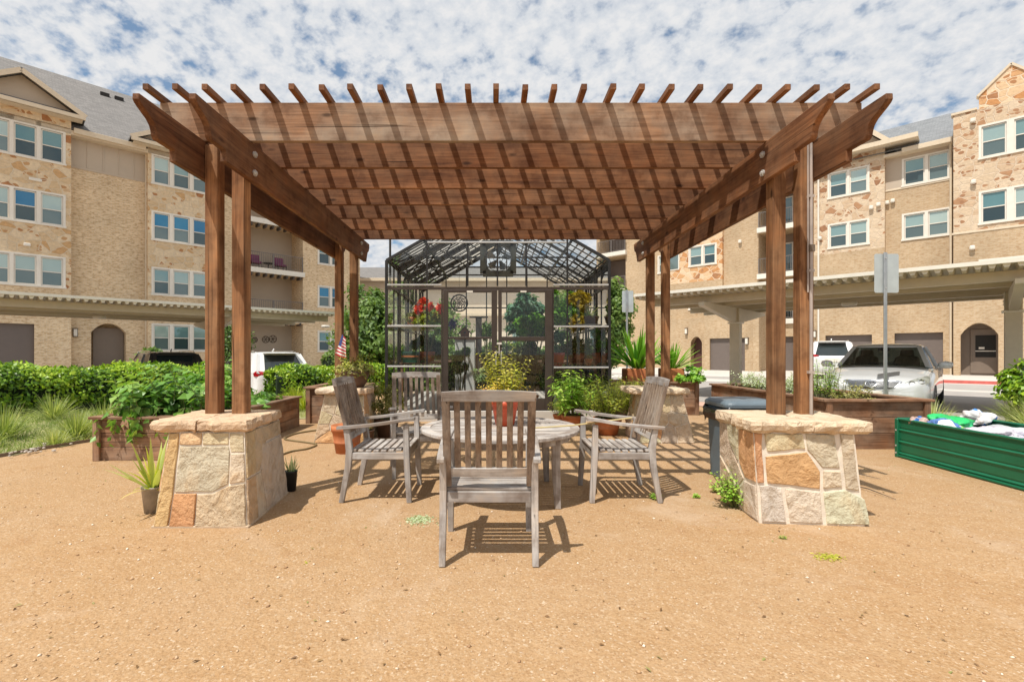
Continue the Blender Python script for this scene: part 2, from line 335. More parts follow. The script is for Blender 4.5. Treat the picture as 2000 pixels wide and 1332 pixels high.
M['stone_o'] = stone_mat('orange_fieldstone', [(0, (.70, .50, .31)), (.30, (.62, .36, .18)), (.55, (.74, .56, .38)), (.75, (.56, .28, .12)), (.90, (.40, .20, .10))], 2.2, (.76, .62, .46))
def shingle_mat(name, a, b_):
    m, nt, b, _ = newmat(name); v = coords(nt, (1, 1, 1)); k = N(nt, 'ShaderNodeTexBrick', Scale=1.0); L(nt, v, k.inputs[0])
    k.inputs['Brick Width'].default_value = .28; k.inputs['Row Height'].default_value = .13; k.inputs['Mortar Size'].default_value = .008
    k.inputs['Color1'].default_value = (*a, 1); k.inputs['Color2'].default_value = (*b_, 1); k.inputs['Mortar'].default_value = (*[x*.82 for x in a], 1)
    c = mixc(nt, 1.0, k.outputs[0], ramp(nt, noise(nt, v, 25, 4, .7), [(.3, g1(.8)), (.7, g1(1.2))]), 'MULTIPLY')
    L(nt, c, b.inputs['Base Color']); b.inputs['Roughness'].default_value = .9; return m
M['shingle'] = shingle_mat('grey_shingles', (.165, .157, .150), (.225, .213, .203))
def colstone(name, bmp=.7):
    m, nt, b, _ = newmat(name); a = N(nt, 'ShaderNodeAttribute', _attribute_name='Col'); v = coords(nt, (1, 1, 1), rnd=4)
    n = noise(nt, v, 9, 6, .7, .6); n2 = noise(nt, v, 3.2, 4, .6, 1.0); n5 = noise(nt, v, 40, 4, .7)
    c = mixc(nt, 1.0, a.outputs[0], ramp(nt, n, [(.28, (.70, .64, .56)), (.5, g1(1)), (.75, (1.16, 1.12, 1.06))]), 'MULTIPLY')
    c = mixc(nt, ramp(nt, n2, [(.52, g1(0)), (.70, g1(.5))]), c, (.58, .36, .17))
    c = mixc(nt, ramp(nt, n5, [(.30, g1(.35)), (.42, g1(0))]), c, (.30, .22, .14))
    L(nt, c, b.inputs['Base Color']); b.inputs['Roughness'].default_value = .88; b.inputs['Specular IOR Level'].default_value = .25
    h = math_(nt, 'ADD', math_(nt, 'MULTIPLY', n2, 1.6), math_(nt, 'ADD', n, math_(nt, 'MULTIPLY', n5, .25))); bump(nt, b, h, bmp, .03); return m
M['pier_stone'] = colstone('limestone_blocks', 1.0)
M['mortar'] = plain('pale_mortar', (.76, .68, .57), .95, 0, .15, 14, .7)

# ---------------------------------------------------------------- camera, light, sky
cam = bpy.data.cameras.new('camera'); co = bpy.data.objects.new('camera', cam); C.objects.link(co)
co.location = (0, 0, CAMH); co.rotation_euler = (PI/2, 0, 0); cam.sensor_width = 36; cam.lens = 36*F/2000
cam.shift_x = (1000-CX)/2000; cam.shift_y = (CY-666)/2000; cam.clip_start = .05; cam.clip_end = 2000; sc.camera = co
SD = Vector((.335, .385, -1)).normalized()
sun = bpy.data.lights.new('sun', 'SUN'); so = bpy.data.objects.new('sun', sun); C.objects.link(so)
so.rotation_euler = SD.to_track_quat('-Z', 'Y').to_euler(); so.location = (-10, -10, 25)
sun.energy = 4.75; sun.angle = math.radians(.55); sun.color = (1, .945, .86)
elev = math.asin(-SD.z); azim = math.atan2(-SD.x, -SD.y)
w = bpy.data.worlds.new('World'); sc.world = w; w.use_nodes = True; nt = w.node_tree; nt.nodes.clear()
out = N(nt, 'ShaderNodeOutputWorld'); bg = N(nt, 'ShaderNodeBackground', Strength=.112); L(nt, bg.outputs[0], out.inputs[0])
sky = N(nt, 'ShaderNodeTexSky', _sky_type='NISHITA'); sky.sun_disc = False; sky.sun_elevation = elev; sky.sun_rotation = azim; sky.air_density = 1.0; sky.dust_density = .5; sky.ozone_density = 1.5
tc = N(nt, 'ShaderNodeTexCoord'); sp = N(nt, 'ShaderNodeSeparateXYZ'); L(nt, tc.outputs['Generated'], sp.inputs[0])
zz = math_(nt, 'ADD', math_(nt, 'MAXIMUM', sp.outputs[2], 0.0), .42)
cb = N(nt, 'ShaderNodeCombineXYZ'); L(nt, math_(nt, 'DIVIDE', sp.outputs[0], zz), cb.inputs[0]); L(nt, math_(nt, 'DIVIDE', sp.outputs[1], zz), cb.inputs[1])
def cn(scale, det, rough, dist, loc=(0, 0, 0), st=(1, 1, 1)):
    mp = N(nt, 'ShaderNodeMapping'); mp.inputs['Location'].default_value = loc; mp.inputs['Scale'].default_value = st; mp.inputs['Rotation'].default_value = (0, 0, .5); L(nt, cb.outputs[0], mp.inputs[0])
    return noise(nt, mp.outputs[0], scale, det, rough, dist)
big = cn(3.0, 4, .55, .3, (5.3, 2.4, 0)); cell = cn(21, 3, .5, .1, st=(1, 1.0, 1)); fine = cn(46, 5, .62, .1, (7, 3, 0))
dens = math_(nt, 'ADD', math_(nt, 'MULTIPLY', big, .55), math_(nt, 'ADD', math_(nt, 'MULTIPLY', cell, .85), math_(nt, 'MULTIPLY', fine, .35)))
mask = ramp(nt, dens, [(.65, g1(.18)), (.75, g1(.74)), (.84, g1(1))])
shade = ramp(nt, math_(nt, 'ADD', math_(nt, 'MULTIPLY', cell, .6), math_(nt, 'MULTIPLY', fine, .5)), [(.40, (4.9, 5.3, 5.9)), (.53, (5.95, 6.2, 6.55)), (.66, (7.0, 7.0, 7.05))])
deep = mixc(nt, 1.0, sky.outputs[0], (.75, 1.0, 1.05), 'MULTIPLY')
L(nt, mixc(nt, mask, deep, shade), bg.inputs[0])
sc.view_settings.view_transform = 'Standard'; sc.view_settings.look = 'None'; sc.view_settings.gamma = 1; sc.view_settings.exposure = .07
sc.cycles.transparent_max_bounces = 24; sc.cycles.max_bounces = 7; sc.cycles.use_denoising = True
sc.cycles.caustics_reflective = False; sc.cycles.caustics_refractive = False

# ---------------------------------------------------------------- terrain
def gz(x, y):
    wv = (y-x)*.7071
    lf = 1-sst(-6.0, -1.5, x)
    d = -.5*sst(13.7, 14.7, wv)+.6*sst(27, 31, wv)
    return d*lf
def sheet(name, polyfn, mat, z, x0, x1, y0, y1, st=.5, kind='structure', label=None):
    mb = MB(); nx = int((x1-x0)/st); ny = int((y1-y0)/st); idx = {}
    for j in range(ny+1):
        for i in range(nx+1):
            x = x0+(x1-x0)*i/nx; y = y0+(y1-y0)*j/ny; idx[i, j] = len(mb.v); mb.v.append((x, y, gz(x, y)+z))
    for j in range(ny):
        for i in range(nx):
            x = x0+(x1-x0)*(i+.5)/nx; y = y0+(y1-y0)*(j+.5)/ny
            if polyfn is None or polyfn(x, y): mb.f.append((idx[i, j], idx[i+1, j], idx[i+1, j+1], idx[i, j+1])); mb.m.append(0); mb.c.append(None)
    o = mb.build(name, mat); o['kind'] = kind
    if label: o['label'] = label
    return o
# one sheet to the horizon: fine in the middle, coarse outside
mb = MB(); xs = [-600, -200, -90]+[-60+i for i in range(0, 121)]+[90, 200, 600]; ys = [-300, -60, -20]+[-8+i for i in range(0, 88)]+[120, 250, 900]
for y in ys:
    for x in xs: mb.v.append((x, y, gz(x, y)))
nx = len(xs)
for j in range(len(ys)-1):
    for i in range(nx-1): mb.f.append((j*nx+i, j*nx+i+1, (j+1)*nx+i+1, (j+1)*nx+i)); mb.m.append(0); mb.c.append(None)
mb.build('ground', M['ground'], smooth=True)['kind'] = 'structure'
# the granite court ends, left: lawn behind a low edging; right: drive
def lawn_x(y): return -5.48+.23*(y-5.3)   # the edging line
def inlawn(x, y): return (x < lawn_x(y) or (y > 8.4 and x < -3.2)) and (y-x)*.7071 < 13.6 and y > 3.4
sheet('lawn', inlawn, M['turf'], .006, -15, -2.2, 3.2, 15, .1)
def strip(name, pts, mat, z, kind='structure'):
    mb = MB(); vs = [(x, y, gz(x, y)+z) for x, y in pts]; mb.add(vs, [tuple(range(len(vs)))]); o = mb.build(name, mat); o['kind'] = kind; return o
sheet('parking_lot', lambda x, y: (y-x)*.7071 > 13.9 and x < 2.2 and y > 9, M['asphalt'], .010, -110, 3, 4, 70, .5)
def cl(x, c): return (x, c/.7071-x)
strip('grass_verge', [cl(5.6, 9.0), cl(40, 9.0), cl(40, 11.45), cl(5.6, 11.45)], M['turf'], .004)
strip('driveway', [cl(1.2, 11.5), cl(45, 11.5), cl(60, 60), cl(-14, 60), (1.2, 30)], M['asphalt'], .006)
strip('garage_apron', [cl(2.2, 20), cl(45, 20), cl(45, 40), cl(-14, 40), (2.2, 32)], M['concrete'], .012)
strip('garden_path', [cl(1.4, 10.5), cl(5.5, 10.5), cl(5.5, 11.45), cl(1.4, 11.45)], M['pinkwalk'], .010)
# ---------------------------------------------------------------- stone piers
def inset_poly(poly, d):
    cx = sum(p[0] for p in poly)/len(poly); cy = sum(p[1] for p in poly)/len(poly); n = len(poly); out_ = []
    A = sum(poly[i][0]*poly[(i+1) % n][1]-poly[(i+1) % n][0]*poly[i][1] for i in range(n))
    if A < 0: poly = poly[::-1]
    for i in range(n):
        p0 = Vector(poly[i-1]); p1 = Vector(poly[i]); p2 = Vector(poly[(i+1) % n])
        e1 = (p1-p0).normalized(); e2 = (p2-p1).normalized(); n1 = Vector((-e1.y, e1.x)); n2 = Vector((-e2.y, e2.x))
        k = n1+n2; k = k/max(.35, k.length_squared)*2 if k.length > .01 else n1
        out_.append(tuple(p1+k*d*.5*1.0))
    return out_
def rough_poly(poly, rng, amp=.006, step=.05):
    out_ = []; n = len(poly)
    for i in range(n):
        a = Vector(poly[i]); b = Vector(poly[(i+1) % n]); ln = (b-a).length; k = max(1, int(ln/step)); t = (b-a).normalized() if ln > 0 else Vector((1, 0))
        nn = Vector((-t.y, t.x))
        for j in range(k): out_.append(tuple(a+(b-a)*(j/k)+(nn*rng.uniform(-amp, amp) if j else Vector((0, 0)))))
    return out_
def clip(poly, a, b, c):  # keep a x + b y <= c
    out_ = []; n = len(poly)
    for i in range(n):
        p = poly[i]; q = poly[(i+1) % n]; dp = a*p[0]+b*p[1]-c; dq = a*q[0]+b*q[1]-c
        if dp <= 0: out_.append(p)
        if dp*dq < 0: t = dp/(dp-dq); out_.append((p[0]+(q[0]-p[0])*t, p[1]+(q[1]-p[1])*t))
    return out_
def voronoi_cells(w, h, n, rng):
    pts = []; tries = 0
    while len(pts) < n and tries < 900:
        tries += 1; p = (rng.uniform(.06, w-.06), rng.uniform(.05, h-.05))
        if all(math.hypot(p[0]-q[0], (p[1]-q[1])*1.25) > .62*math.sqrt(w*h/n) for q in pts): pts.append(p)
    cells = []
    for i, p in enumerate(pts):
        poly = [(0, 0), (w, 0), (w, h), (0, h)]
        for j, q in enumerate(pts):
            if i == j: continue
            a = q[0]-p[0]; b = q[1]-p[1]; c = (q[0]**2+q[1]**2-p[0]**2-p[1]**2)/2; poly = clip(poly, a, b, c)
            if len(poly) < 3: break
        if len(poly) >= 3: cells.append(poly)
    return cells
CREAM = [(.62, .51, .36), (.66, .55, .40), (.58, .46, .31), (.62, .49, .33), (.56, .46, .35)]
ORNG = [(.62, .36, .17), (.66, .42, .22), (.56, .33, .17)]
def pier(x0, x1, y0, y1, tx0, tx1, ty0, ty1, H, cap, label, seed, layouts, gap, grp='stone piers carrying the pergola posts'):
    rng = random.Random(seed); cx = (x0+x1)/2; cy = (y0+y1)/2
    r = thing('stone_pier', label, 'stone pier', (cx, cy, 0), 0, grp)
    core = MB(); i_ = -.002
    B = [(x0+i_, y0+i_, -.05), (x1-i_, y0+i_, -.05), (x1-i_, y1-i_, -.05), (x0+i_, y1-i_, -.05)]; T = [(tx0+i_, ty0+i_, H), (tx1-i_, ty0+i_, H), (tx1-i_, ty1-i_, H), (tx0+i_, ty1-i_, H)]
    core.add(B+T, [(0, 1, 5, 4), (1, 2, 6, 5), (2, 3, 7, 6), (3, 0, 4, 7), (4, 5, 6, 7)]); core.build('mortar_core', M['mortar'], r, world=True)
    st = MB()
    def face(a, b, ta, tb, nrm, lay):
        a, b, ta, tb = map(Vector, (a, b, ta, tb)); nrm = Vector(nrm); W = 1.0
        def fn(u, v, t, k=.0):
            p = (a.lerp(b, u)).lerp(ta.lerp(tb, u), v); return p
        wm = (b-a).length; hm = H
        if lay is None:
            cells = [[(p[0]/wm, p[1]/hm) for p in c] for c in voronoi_cells(wm, hm, rng.choice([8, 9, 10]), rng)]
            lay = [(c, rng.choice(CREAM+CREAM+ORNG)) for c in cells]
        for poly, col in lay:
            pm = [(p[0]*wm, p[1]*hm) for p in poly]; pm = rough_poly(inset_poly(pm, gap), rng, .004, .06); out_t = rng.uniform(.006, .014)
            p1 = inset_poly(pm, .008); base = [fn(p[0]/wm, p[1]/hm, 0) for p in pm]; mid = [v+nrm*out_t*.6 for v in base]
            top = [fn(p[0]/wm, p[1]/hm, 0)+nrm*(out_t+rng.uniform(-.002, .003)) for p in p1]; n = len(base)
            A = sum(pm[i][0]*pm[(i+1) % n][1]-pm[(i+1) % n][0]*pm[i][1] for i in range(n)); ctr = sum(top, Vector())/n+nrm*rng.uniform(-.002, .007)
            vs = base+mid+top+[ctr]; fs = []
            for k in range(n):
                q = (k+1) % n; fs += [(k, q, n+q, n+k), (n+k, n+q, 2*n+q, 2*n+k), (2*n+k, 2*n+q, 3*n)]
            col2 = tuple(min(1, c*rng.uniform(.94, 1.06)) for c in col); st.add(vs, fs, 0, col2)
    face((x0, y0, 0), (x1, y0, 0), (tx0, ty0, H), (tx1, ty0, H), (0, -1, .1), layouts.get('front'))
    face((x1, y0, 0), (x1, y1, 0), (tx1, ty0, H), (tx1, ty1, H), (1, 0, .1), layouts.get('right'))
    face((x1, y1, 0), (x0, y1, 0), (tx1, ty1, H), (tx0, ty1, H), (0, 1, .1), None)
    face((x0, y1, 0), (x0, y0, 0), (tx0, ty1, H), (tx0, ty0, H), (-1, 0, .1), layouts.get('left'))
    st.build('stonework', M['pier_stone'], r, world=True, fixn=False)
    # cap of flagstones with chipped edges
    kx0, kx1, ky0, ky1, kz, th = cap; cp = MB(); splits = [kx0, lerp(kx0, kx1, rng.uniform(.38, .55)), kx1]
    for a, b in zip(splits[:-1], splits[1:]):
        g = .003; ring = []
        pa = [(a+g, ky0), (b-g, ky0), (b-g, ky1), (a+g, ky1)]; pr = rough_poly(pa, rng, .020, .055); n = len(pr); mx = (a+b)/2; my = (ky0+ky1)/2
        sh = lambda p, k: (mx+(p[0]-mx)*k, my+(p[1]-my)*k)
        lv = [(.90, kz-th), (.985, kz-th*.75), (1.0, kz-th*.35), (.975, kz-.006), (.93, kz)]; vs = []
        for k, z in lv:
            for p in pr: q = sh(p, k); vs.append((q[0]+rng.uniform(-.006, .006), q[1]+rng.uniform(-.006, .006), z+rng.uniform(-.006, .006)*(k > .94 and k < .99 or k < .92)))
        vs.append((mx, my, kz+.002)); fs = []
        for l in range(4):
            for k in range(n): q = (k+1) % n; fs.append((l*n+k, l*n+q, (l+1)*n+q, (l+1)*n+k))
        for k in range(n): fs.append((4*n+k, 4*n+(k+1) % n, 5*n))
        cp.add(vs, fs, 0, rng.choice([(.70, .56, .40), (.72, .59, .45), (.68, .50, .34)]))
    cp.build('cap', M['pier_stone'], r, world=True)
    if layouts.get('footing'):
        ft = MB(); ft.box(x0-.012, x1+.014, y0-.012, y1+.014, -.03, .014); ft.build('footing', M['footing'], r, world=True, bevel=.005)
    return r
c1, c2, c3, c4, c5 = CREAM; o1, o2, o3 = ORNG
LF = {'footing': 1, 'front': [([(0, 0), (.16, 0), (.17, .42), (.145, 1), (0, 1)], o2), ([(.16, 0), (.44, 0), (.44, .36), (.17, .36)], o1), ([(.44, 0), (1, 0), (1, .47), (.80, .44), (.62, .36), (.44, .35)], (.62, .50, .31)),
      ([(.17, .36), (.60, .36), (.80, .45), (.82, .78), (.80, .86), (.165, .86)], (.60, .52, .38)), ([(.80, .45), (1, .47), (1, .78), (.82, .78)], c2), ([(.82, .78), (1, .78), (1, 1), (.80, 1), (.80, .86)], c1),
      ([(.155, .86), (.45, .86), (.45, 1), (.145, 1)], (.66, .48, .29)), ([(.45, .86), (.80, .86), (.80, 1), (.45, 1)], (.64, .54, .38))],
      'right': [([(0, 0), (.22, 0), (.2, .5), (0, .5)], (.56, .42, .28)), ([(0, .5), (.2, .5), (.25, 1), (0, 1)], (.60, .45, .30)), ([(.22, 0), (.42, 0), (.36, .5), (.2, .5)], (.62, .52, .40)),
                ([(.42, 0), (1, 0), (1, .80), (.40, .80), (.30, .5), (.36, .5)], (.62, .52, .42)), ([(.2, .5), (.3, .5), (.4, .8), (1, .8), (1, 1), (.25, 1)], (.60, .47, .33))]}
RF = {'front': [([(0, 0), (.27, 0), (.25, .40), (.10, .44), (0, .42)], (.66, .58, .46)), ([(.27, 0), (.62, 0), (.62, .37), (.25, .40)], (.70, .62, .50)), ([(.62, 0), (1.06, 0), (1.04, .30), (.86, .40), (.62, .37)], (.69, .62, .50)),
      ([(.08, .42), (.62, .37), (.64, .58), (.52, .80), (.20, .76), (.08, .74)], (.66, .38, .18)), ([(-.02, .42), (.08, .42), (.08, .74), (.10, 1), (-.02, 1)], (.64, .36, .18)), ([(.10, .76), (.52, .80), (.50, 1), (.08, 1)], (.64, .55, .38)),
      ([(.50, .80), (.64, .60), (.84, .60), (.82, 1), (.50, 1)], (.60, .50, .38)), ([(.62, .37), (.84, .40), (.84, .60), (.64, .60)], (.66, .56, .43)), ([(.84, .38), (1, .36), (1, 1), (.84, 1)], (.60, .48, .36))],
      'left': [([(0, 0), (.5, 0), (.55, .25), (0, .55)], (.64, .56, .46)), ([(.5, 0), (1, 0), (1, .42), (.72, .40), (.55, .25)], (.66, .58, .46)), ([(0, .55), (.55, .25), (.72, .40), (.30, .78), (.25, 1), (0, 1)], (.62, .52, .40)),
               ([(.72, .40), (1, .42), (1, 1), (.60, 1), (.58, .55)], (.64, .38, .19)), ([(.30, .78), (.58, .55), (.60, 1), (.25, 1)], (.60, .50, .38))]}
M['footing'] = plain('dusty_footing', (.50, .38, .26), .95, 0, .2, 9, .4)
pier(-2.25, -1.63, 3.18, 3.95, -2.18, -1.675, 3.24, 3.88, .62, (-2.285, -1.64, 3.20, 3.86, .70, .078), 'stone pier of large smooth cream blocks beside the spiky plant in a grey pot', 3, LF, .012)
pier(1.83, 2.50, 3.23, 3.93, 1.80, 2.44, 3.25, 3.86, .62, (1.76, 2.54, 3.20, 3.88, .695, .085), 'stone pier with a big orange stone and wide white mortar joints beside the bin', 5, RF, .026)
pier(-2.30, -1.66, 6.15, 6.80, -2.18, -1.68, 6.2, 6.75, .62, (-2.28, -1.62, 6.12, 6.78, .70, .08), 'stone pier with the brown flower pot and small flag on its cap', 8, {}, .012)
pier(1.86, 2.56, 6.15, 6.80, 1.92, 2.42, 6.2, 6.75, .62, (1.76, 2.50, 6.12, 6.78, .70, .08), 'stone pier behind the right slatted armchair, leaf shadows on it', 11, {}, .012)

for o in C.objects:      # the two front piers are not quite square to the court
    if o.get('label', '').startswith('stone pier with a big'): o.rotation_euler = (0, 0, math.radians(-5))
    if o.get('label', '').startswith('stone pier of large'):
        for c_ in o.children:
            for v in c_.data.vertices: v.co.x -= .09*(v.co.y+.385)
# ---------------------------------------------------------------- pergola
HB = CAMH+1.58      # underside of the rafters
pg = thing('pergola', 'brown stained cedar pergola with scrolled beam ends and thin slats across the top', 'pergola', (.13, 5.0, 0))
ps = .098
def post(x, y):
    mb = MB(); top = HB-.03; mb.box(x, x+ps, y, y+ps, .69, top); return mb.build('post', M['post'], pg, world=True, bevel=.006)
YF, YR = 3.575, 6.49
for x in (-2.151, -1.951, 2.072, 2.279):
    post(x, YF); post(x, YR)
def beam(x, flip):
    y0, y1 = 2.94, 6.98; zt = HB-.002; hb = .285; zb = zt-hb; pts = [(y0, zt)]
    # scrolled end: convex nose then step
    prof = [(2.92, zt), (2.918, zt-.036), (2.93, zt-.052), (2.955, zt-.068), (2.99, zt-.086), (3.03, zt-.106), (3.058, zt-.132), (3.07, zt-.160), (3.076, zt-.186), (3.09, zt-.208), (3.25, zt-.208), (3.252, zb)]
    prof2 = [(y1, zt), (y1-.0, zt-.06), (y1-.03, zt-.11), (y1-.09, zt-.14), (y1-.12, zt-.19), (y1-.16, zb)]
    prof = [(p[0], p[1]) for p in prof]; poly = prof+prof2[::-1]
    mb = MB(); mb.prism(poly, lambda a, b, t: (x+t*.044, a, b)); return mb.build('beam', M['stain_y'], pg, world=True, bevel=.004, fixn=True)
for x in (-2.196, -1.852, 2.027, 2.378): beam(x, 0)
for x in (-1.806, 2.027):      # bolts on inner faces
    s = 1 if x < 0 else -1
    for y in (YF+.05, YR+.05):
        for z in (HB-.085, HB-.225):
            mb = MB(); mb.tube([(x, y, z), (x+s*.012, y, z)], .024, 12); mb.tube([(x+s*.012, y, z), (x+s*.022, y, z)], .012, 6); mb.build('bolt', M['pale_metal'], pg, world=True)
for i in range(7):
    y = 3.585+.5125*i; mb = MB(); zt = HB+.286
    e = .0
    poly = [(-2.49, HB+.06), (-2.47, HB+.0), (2.70, HB+.0), (2.74, HB+.06), (2.74, zt), (-2.49, zt)]
    mb.prism(poly, lambda a, b, t: (a, y+t*.04, b)); mb.build('rafter', M['rafter_front'] if i == 0 else M['stain_x'], pg, world=True, bevel=.003, fixn=True)
for k in range(26):
    x = -2.467+k*.2070; mb = MB(); j = random.uniform(-.004, .004)
    a = HB+.2865; mb.box(x-.0205+j, x+.0205+j, 3.411+random.uniform(-.008, .008), 6.86, a, a+.042); mb.build('top_slat', M['stain_y'], pg, world=True, bevel=.002)
mb = MB(); xc = 2.372-.03; mb.tube([(xc, YF-.02, .70), (xc, YF-.02, HB-.03)], .011, 10)
mb.tube([(xc-.022, YF-.018, 1.6), (xc-.022, YF-.018, HB-.04)], .006, 8)
for z in (1.0, 1.75, 2.3): mb.box(xc-.02, xc+.02, YF-.03, YF, z, z+.02)
mb.build('conduit', plain('dusty_conduit', (.44, .38, .34), .5, .2, .2), pg, world=True)
mb = MB(); mb.box(xc-.02, xc+.02, YF-.035, YF, 1.9, 1.95); mb.tube([(xc+.035, YF+.03, .70), (xc+.036, YF+.03, 2.5)], .008, 8); mb.build('clamp', M['bark'], pg, world=True)

# ---------------------------------------------------------------- chairs
def make_chair():
    r = thing('slatted_armchair', '', 'armchair')
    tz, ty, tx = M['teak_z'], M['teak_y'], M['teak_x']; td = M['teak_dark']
    for s in (-1, 1):
        x = .252*s
        mb = MB(); mb.sweep([(x, -.262, 0), (x, -.235, .14), (x, -.208, .28), (x, -.200, .40), (x, -.212, .50), (x, -.228, .585)], [(.034, .036), (.036, .042), (.038, .048), (.038, .05), (.036, .046), (.034, .04)], side=(1, 0, 0)); mb.build('rear_leg', tz, r, bevel=.003)
        mb = MB(); mb.sweep([(x, .262, 0), (x, .250, .2), (x, .240, .40), (x, .236, .60)], [(.034, .038), (.040, .044), (.042, .046), (.038, .040)], side=(1, 0, 0)); mb.build('front_leg', tz, r, bevel=.003)
        mb = MB(); pts = [(-.295, .575), (-.2, .583), (-.05, .597), (.1, .617), (.22, .638), (.305, .648)]; wd = [.040, .042, .046, .054, .060, .056]
        vs = []; fs = []
        for i, (yy, zz_) in enumerate(pts):
            xo = x+s*.012*math.sin(i/5*PI)+s*.006
            for sx, sz in ((-1, 0), (1, 0), (1, 1), (-1, 1)): vs.append((xo+sx*wd[i]/2, yy, zz_-.012+sz*.024))
        for i in range(5):
            for k in range(4): a = i*4+k; b_ = i*4+(k+1) % 4; fs.append((a, a+4, b_+4, b_))
        fs += [(0, 1, 2, 3), (23, 22, 21, 20)]; mb.add(vs, fs); mb.build('armrest', ty, r, bevel=.003, fixn=True)
        mb = MB(); mb.box(x-.012, x+.012, -.19, .23, .335, .385); mb.build('side_rail', ty, r, bevel=.002)
    for ya in (.222, -.212): mb = MB(); mb.box(-.232, .232, ya, ya+.025, .33, .388); mb.build('seat_rail', tx, r, bevel=.002)
    seat = MB()
    for i in range(8):
        y0 = -.195+i*.0585; dz = -.012*math.sin(PI*(i+.5)/8)
        seat.box(-.246, .246, y0, y0+.041, .393+dz+(i*.001), .411+dz+(i*.001))
    seat.build('seat', tx, r, bevel=.003)
    # back: stiles, 7 slats, curved top rail, lower rail
    def by(z): return -.185-(z-.40)*.26
    bk = MB()
    for s in (-1, 1): bk.sweep([(s*.228, by(.42)-.005, .42), (s*.228, by(.66), .66), (s*.228, by(.92), .92)], (.042, .028))
    for i in range(7): xx = (i-3)*.0565; bk.sweep([(xx, by(.50), .50), (xx, by(.70)-.008, .70), (xx, by(.91), .91)], (.032, .014))
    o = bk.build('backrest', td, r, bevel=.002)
    mb = MB(); n = 10; vs = []; fs = []
    for i in range(n+1):
        t = i/n*2-1; xx = t*.250; zt = .957-.010*t*t; zb = .895
        for zc in (zb, zt):
            for dy in (-.014, .014): vs.append((xx, by(zc)+dy-.008*(1-t*t), zc))
    for i in range(n):
        a = i*4
        for q in ((0, 2, 6, 4), (1, 5, 7, 3), (2, 3, 7, 6), (0, 4, 5, 1)): fs.append(tuple(a+k for k in q))
    fs += [(0, 1, 3, 2), (n*4, n*4+2, n*4+3, n*4+1)]; mb.add(vs, fs)
    mb.build('top_rail', tx, r, bevel=.002, fixn=True)
    mb = MB(); mb.sweep([(-.228, by(.50), .50), (0, by(.50)-.008, .498), (.228, by(.50), .50)], (.052, .022), side=(0, -.25, 1)); mb.build('lower_rail', tx, r, bevel=.002)
    return r
ch = make_chair(); grp = 'weathered slatted armchairs round the table'
ch.location = (-.028, 2.86, 0); ch.rotation_euler = (0, 0, 0); ch['group'] = grp; ch['label'] = 'front slatted armchair with its back to the viewer, its slats weathered brown'
dup(ch, (-.915, 3.965, 0), -PI/2, 'slatted armchair facing the table, the round terracotta pot behind its backrest', grp)
dup(ch, (1.015, 3.955, 0), PI/2, 'slatted armchair facing the table on the side nearer the dark bin', grp)
dup(ch, (-.735, 4.72, 0), PI+math.radians(14), 'slatted armchair on the greenhouse side of the table, turned towards the viewer', grp)

# ---------------------------------------------------------------- round table
tb = thing('round_table', 'round weathered slatted garden table on four tapered legs', 'table', (.05, 3.95, 0))
R = .645; mb = MB()
def disc_slat(mb, y0, y1, R_, z0, z1):
    xa = math.sqrt(max(0, R_*R_-y0*y0)); xb = math.sqrt(max(0, R_*R_-y1*y1)); poly = [(-xa, y0), (xa, y0), (xb, y1), (-xb, y1)]
    mb.prism(poly, lambda a, b, t: (a, b, z0+t*(z1-z0)))
y = -.545
while y < .54:
    disc_slat(mb, y, y+.052, R-.07, .531, .549); y += .0605
mb.build('tabletop_slats', M['teak_x'], tb, bevel=.002, fixn=True)
mb = MB(); n = 56; prof = [(R-.075, .524), (R-.004, .524), (R, .530), (R, .548), (R-.004, .553), (R-.075, .553)]
mb.lathe(prof+[prof[0]], n); mb.build('tabletop_rim', M['teak_x'], tb, fixn=True)
mb = MB(); mb.lathe([(R-.10, .47), (R-.075, .47), (R-.075, .524), (R-.10, .524), (R-.10, .47)], 40); mb.box(-.5, .5, -.03, .03, .49, .53); mb.build('apron', M['teak_z'], tb)
for sx in (-1, 1):
    for sy in (-1, 1):
        x, y = sx*.41, sy*.37; mb = MB(); mb.sweep([(x*1.03, y*1.03, 0), (x, y, .3), (x, y, .525)], [(.044, .044), (.06, .06), (.066, .066)]); mb.build('leg', M['teak_z'], tb, bevel=.004)
# ---------------------------------------------------------------- foliage generators
rs = np.random.RandomState(11)
def unit(v): return v/np.maximum(1e-9, np.linalg.norm(v, axis=1))[:, None]
def leafmesh(name, mat, pos, axis, nrm, ln, wd, val, parent=None, origin=None, simple=False, extra=None):
    n = len(pos); axis = unit(axis); side = unit(np.cross(axis, nrm)); nrm = unit(np.cross(side, axis)); ln = np.broadcast_to(ln, (n,))[:, None]; wd = np.broadcast_to(wd, (n,))[:, None]
    if origin is not None: pos = pos-np.array(origin)
    if simple:
        V = np.stack([pos, pos+axis*ln*.45+side*wd*.5, pos+axis*ln-nrm*ln*.12, pos+axis*ln*.45-side*wd*.5], 1); k = 4
        base = np.array([[0, 1, 2, 3]]); fl = 4
    else:
        V = np.stack([pos, pos+axis*ln*.42+side*wd*.5+nrm*wd*.08, pos+axis*ln-nrm*ln*.18, pos+axis*ln*.42-side*wd*.5+nrm*wd*.08, pos+axis*ln*.45-nrm*wd*.10], 1); k = 5
        base = np.array([[0, 1, 4], [0, 4, 3], [1, 2, 4], [4, 2, 3]]); fl = 3
    Fc = (base[None]+(np.arange(n)*k)[:, None, None]).reshape(-1, fl); V = V.reshape(-1, 3)
    return rawmesh(name, mat, V, Fc, np.repeat(val, len(base)), parent, origin)
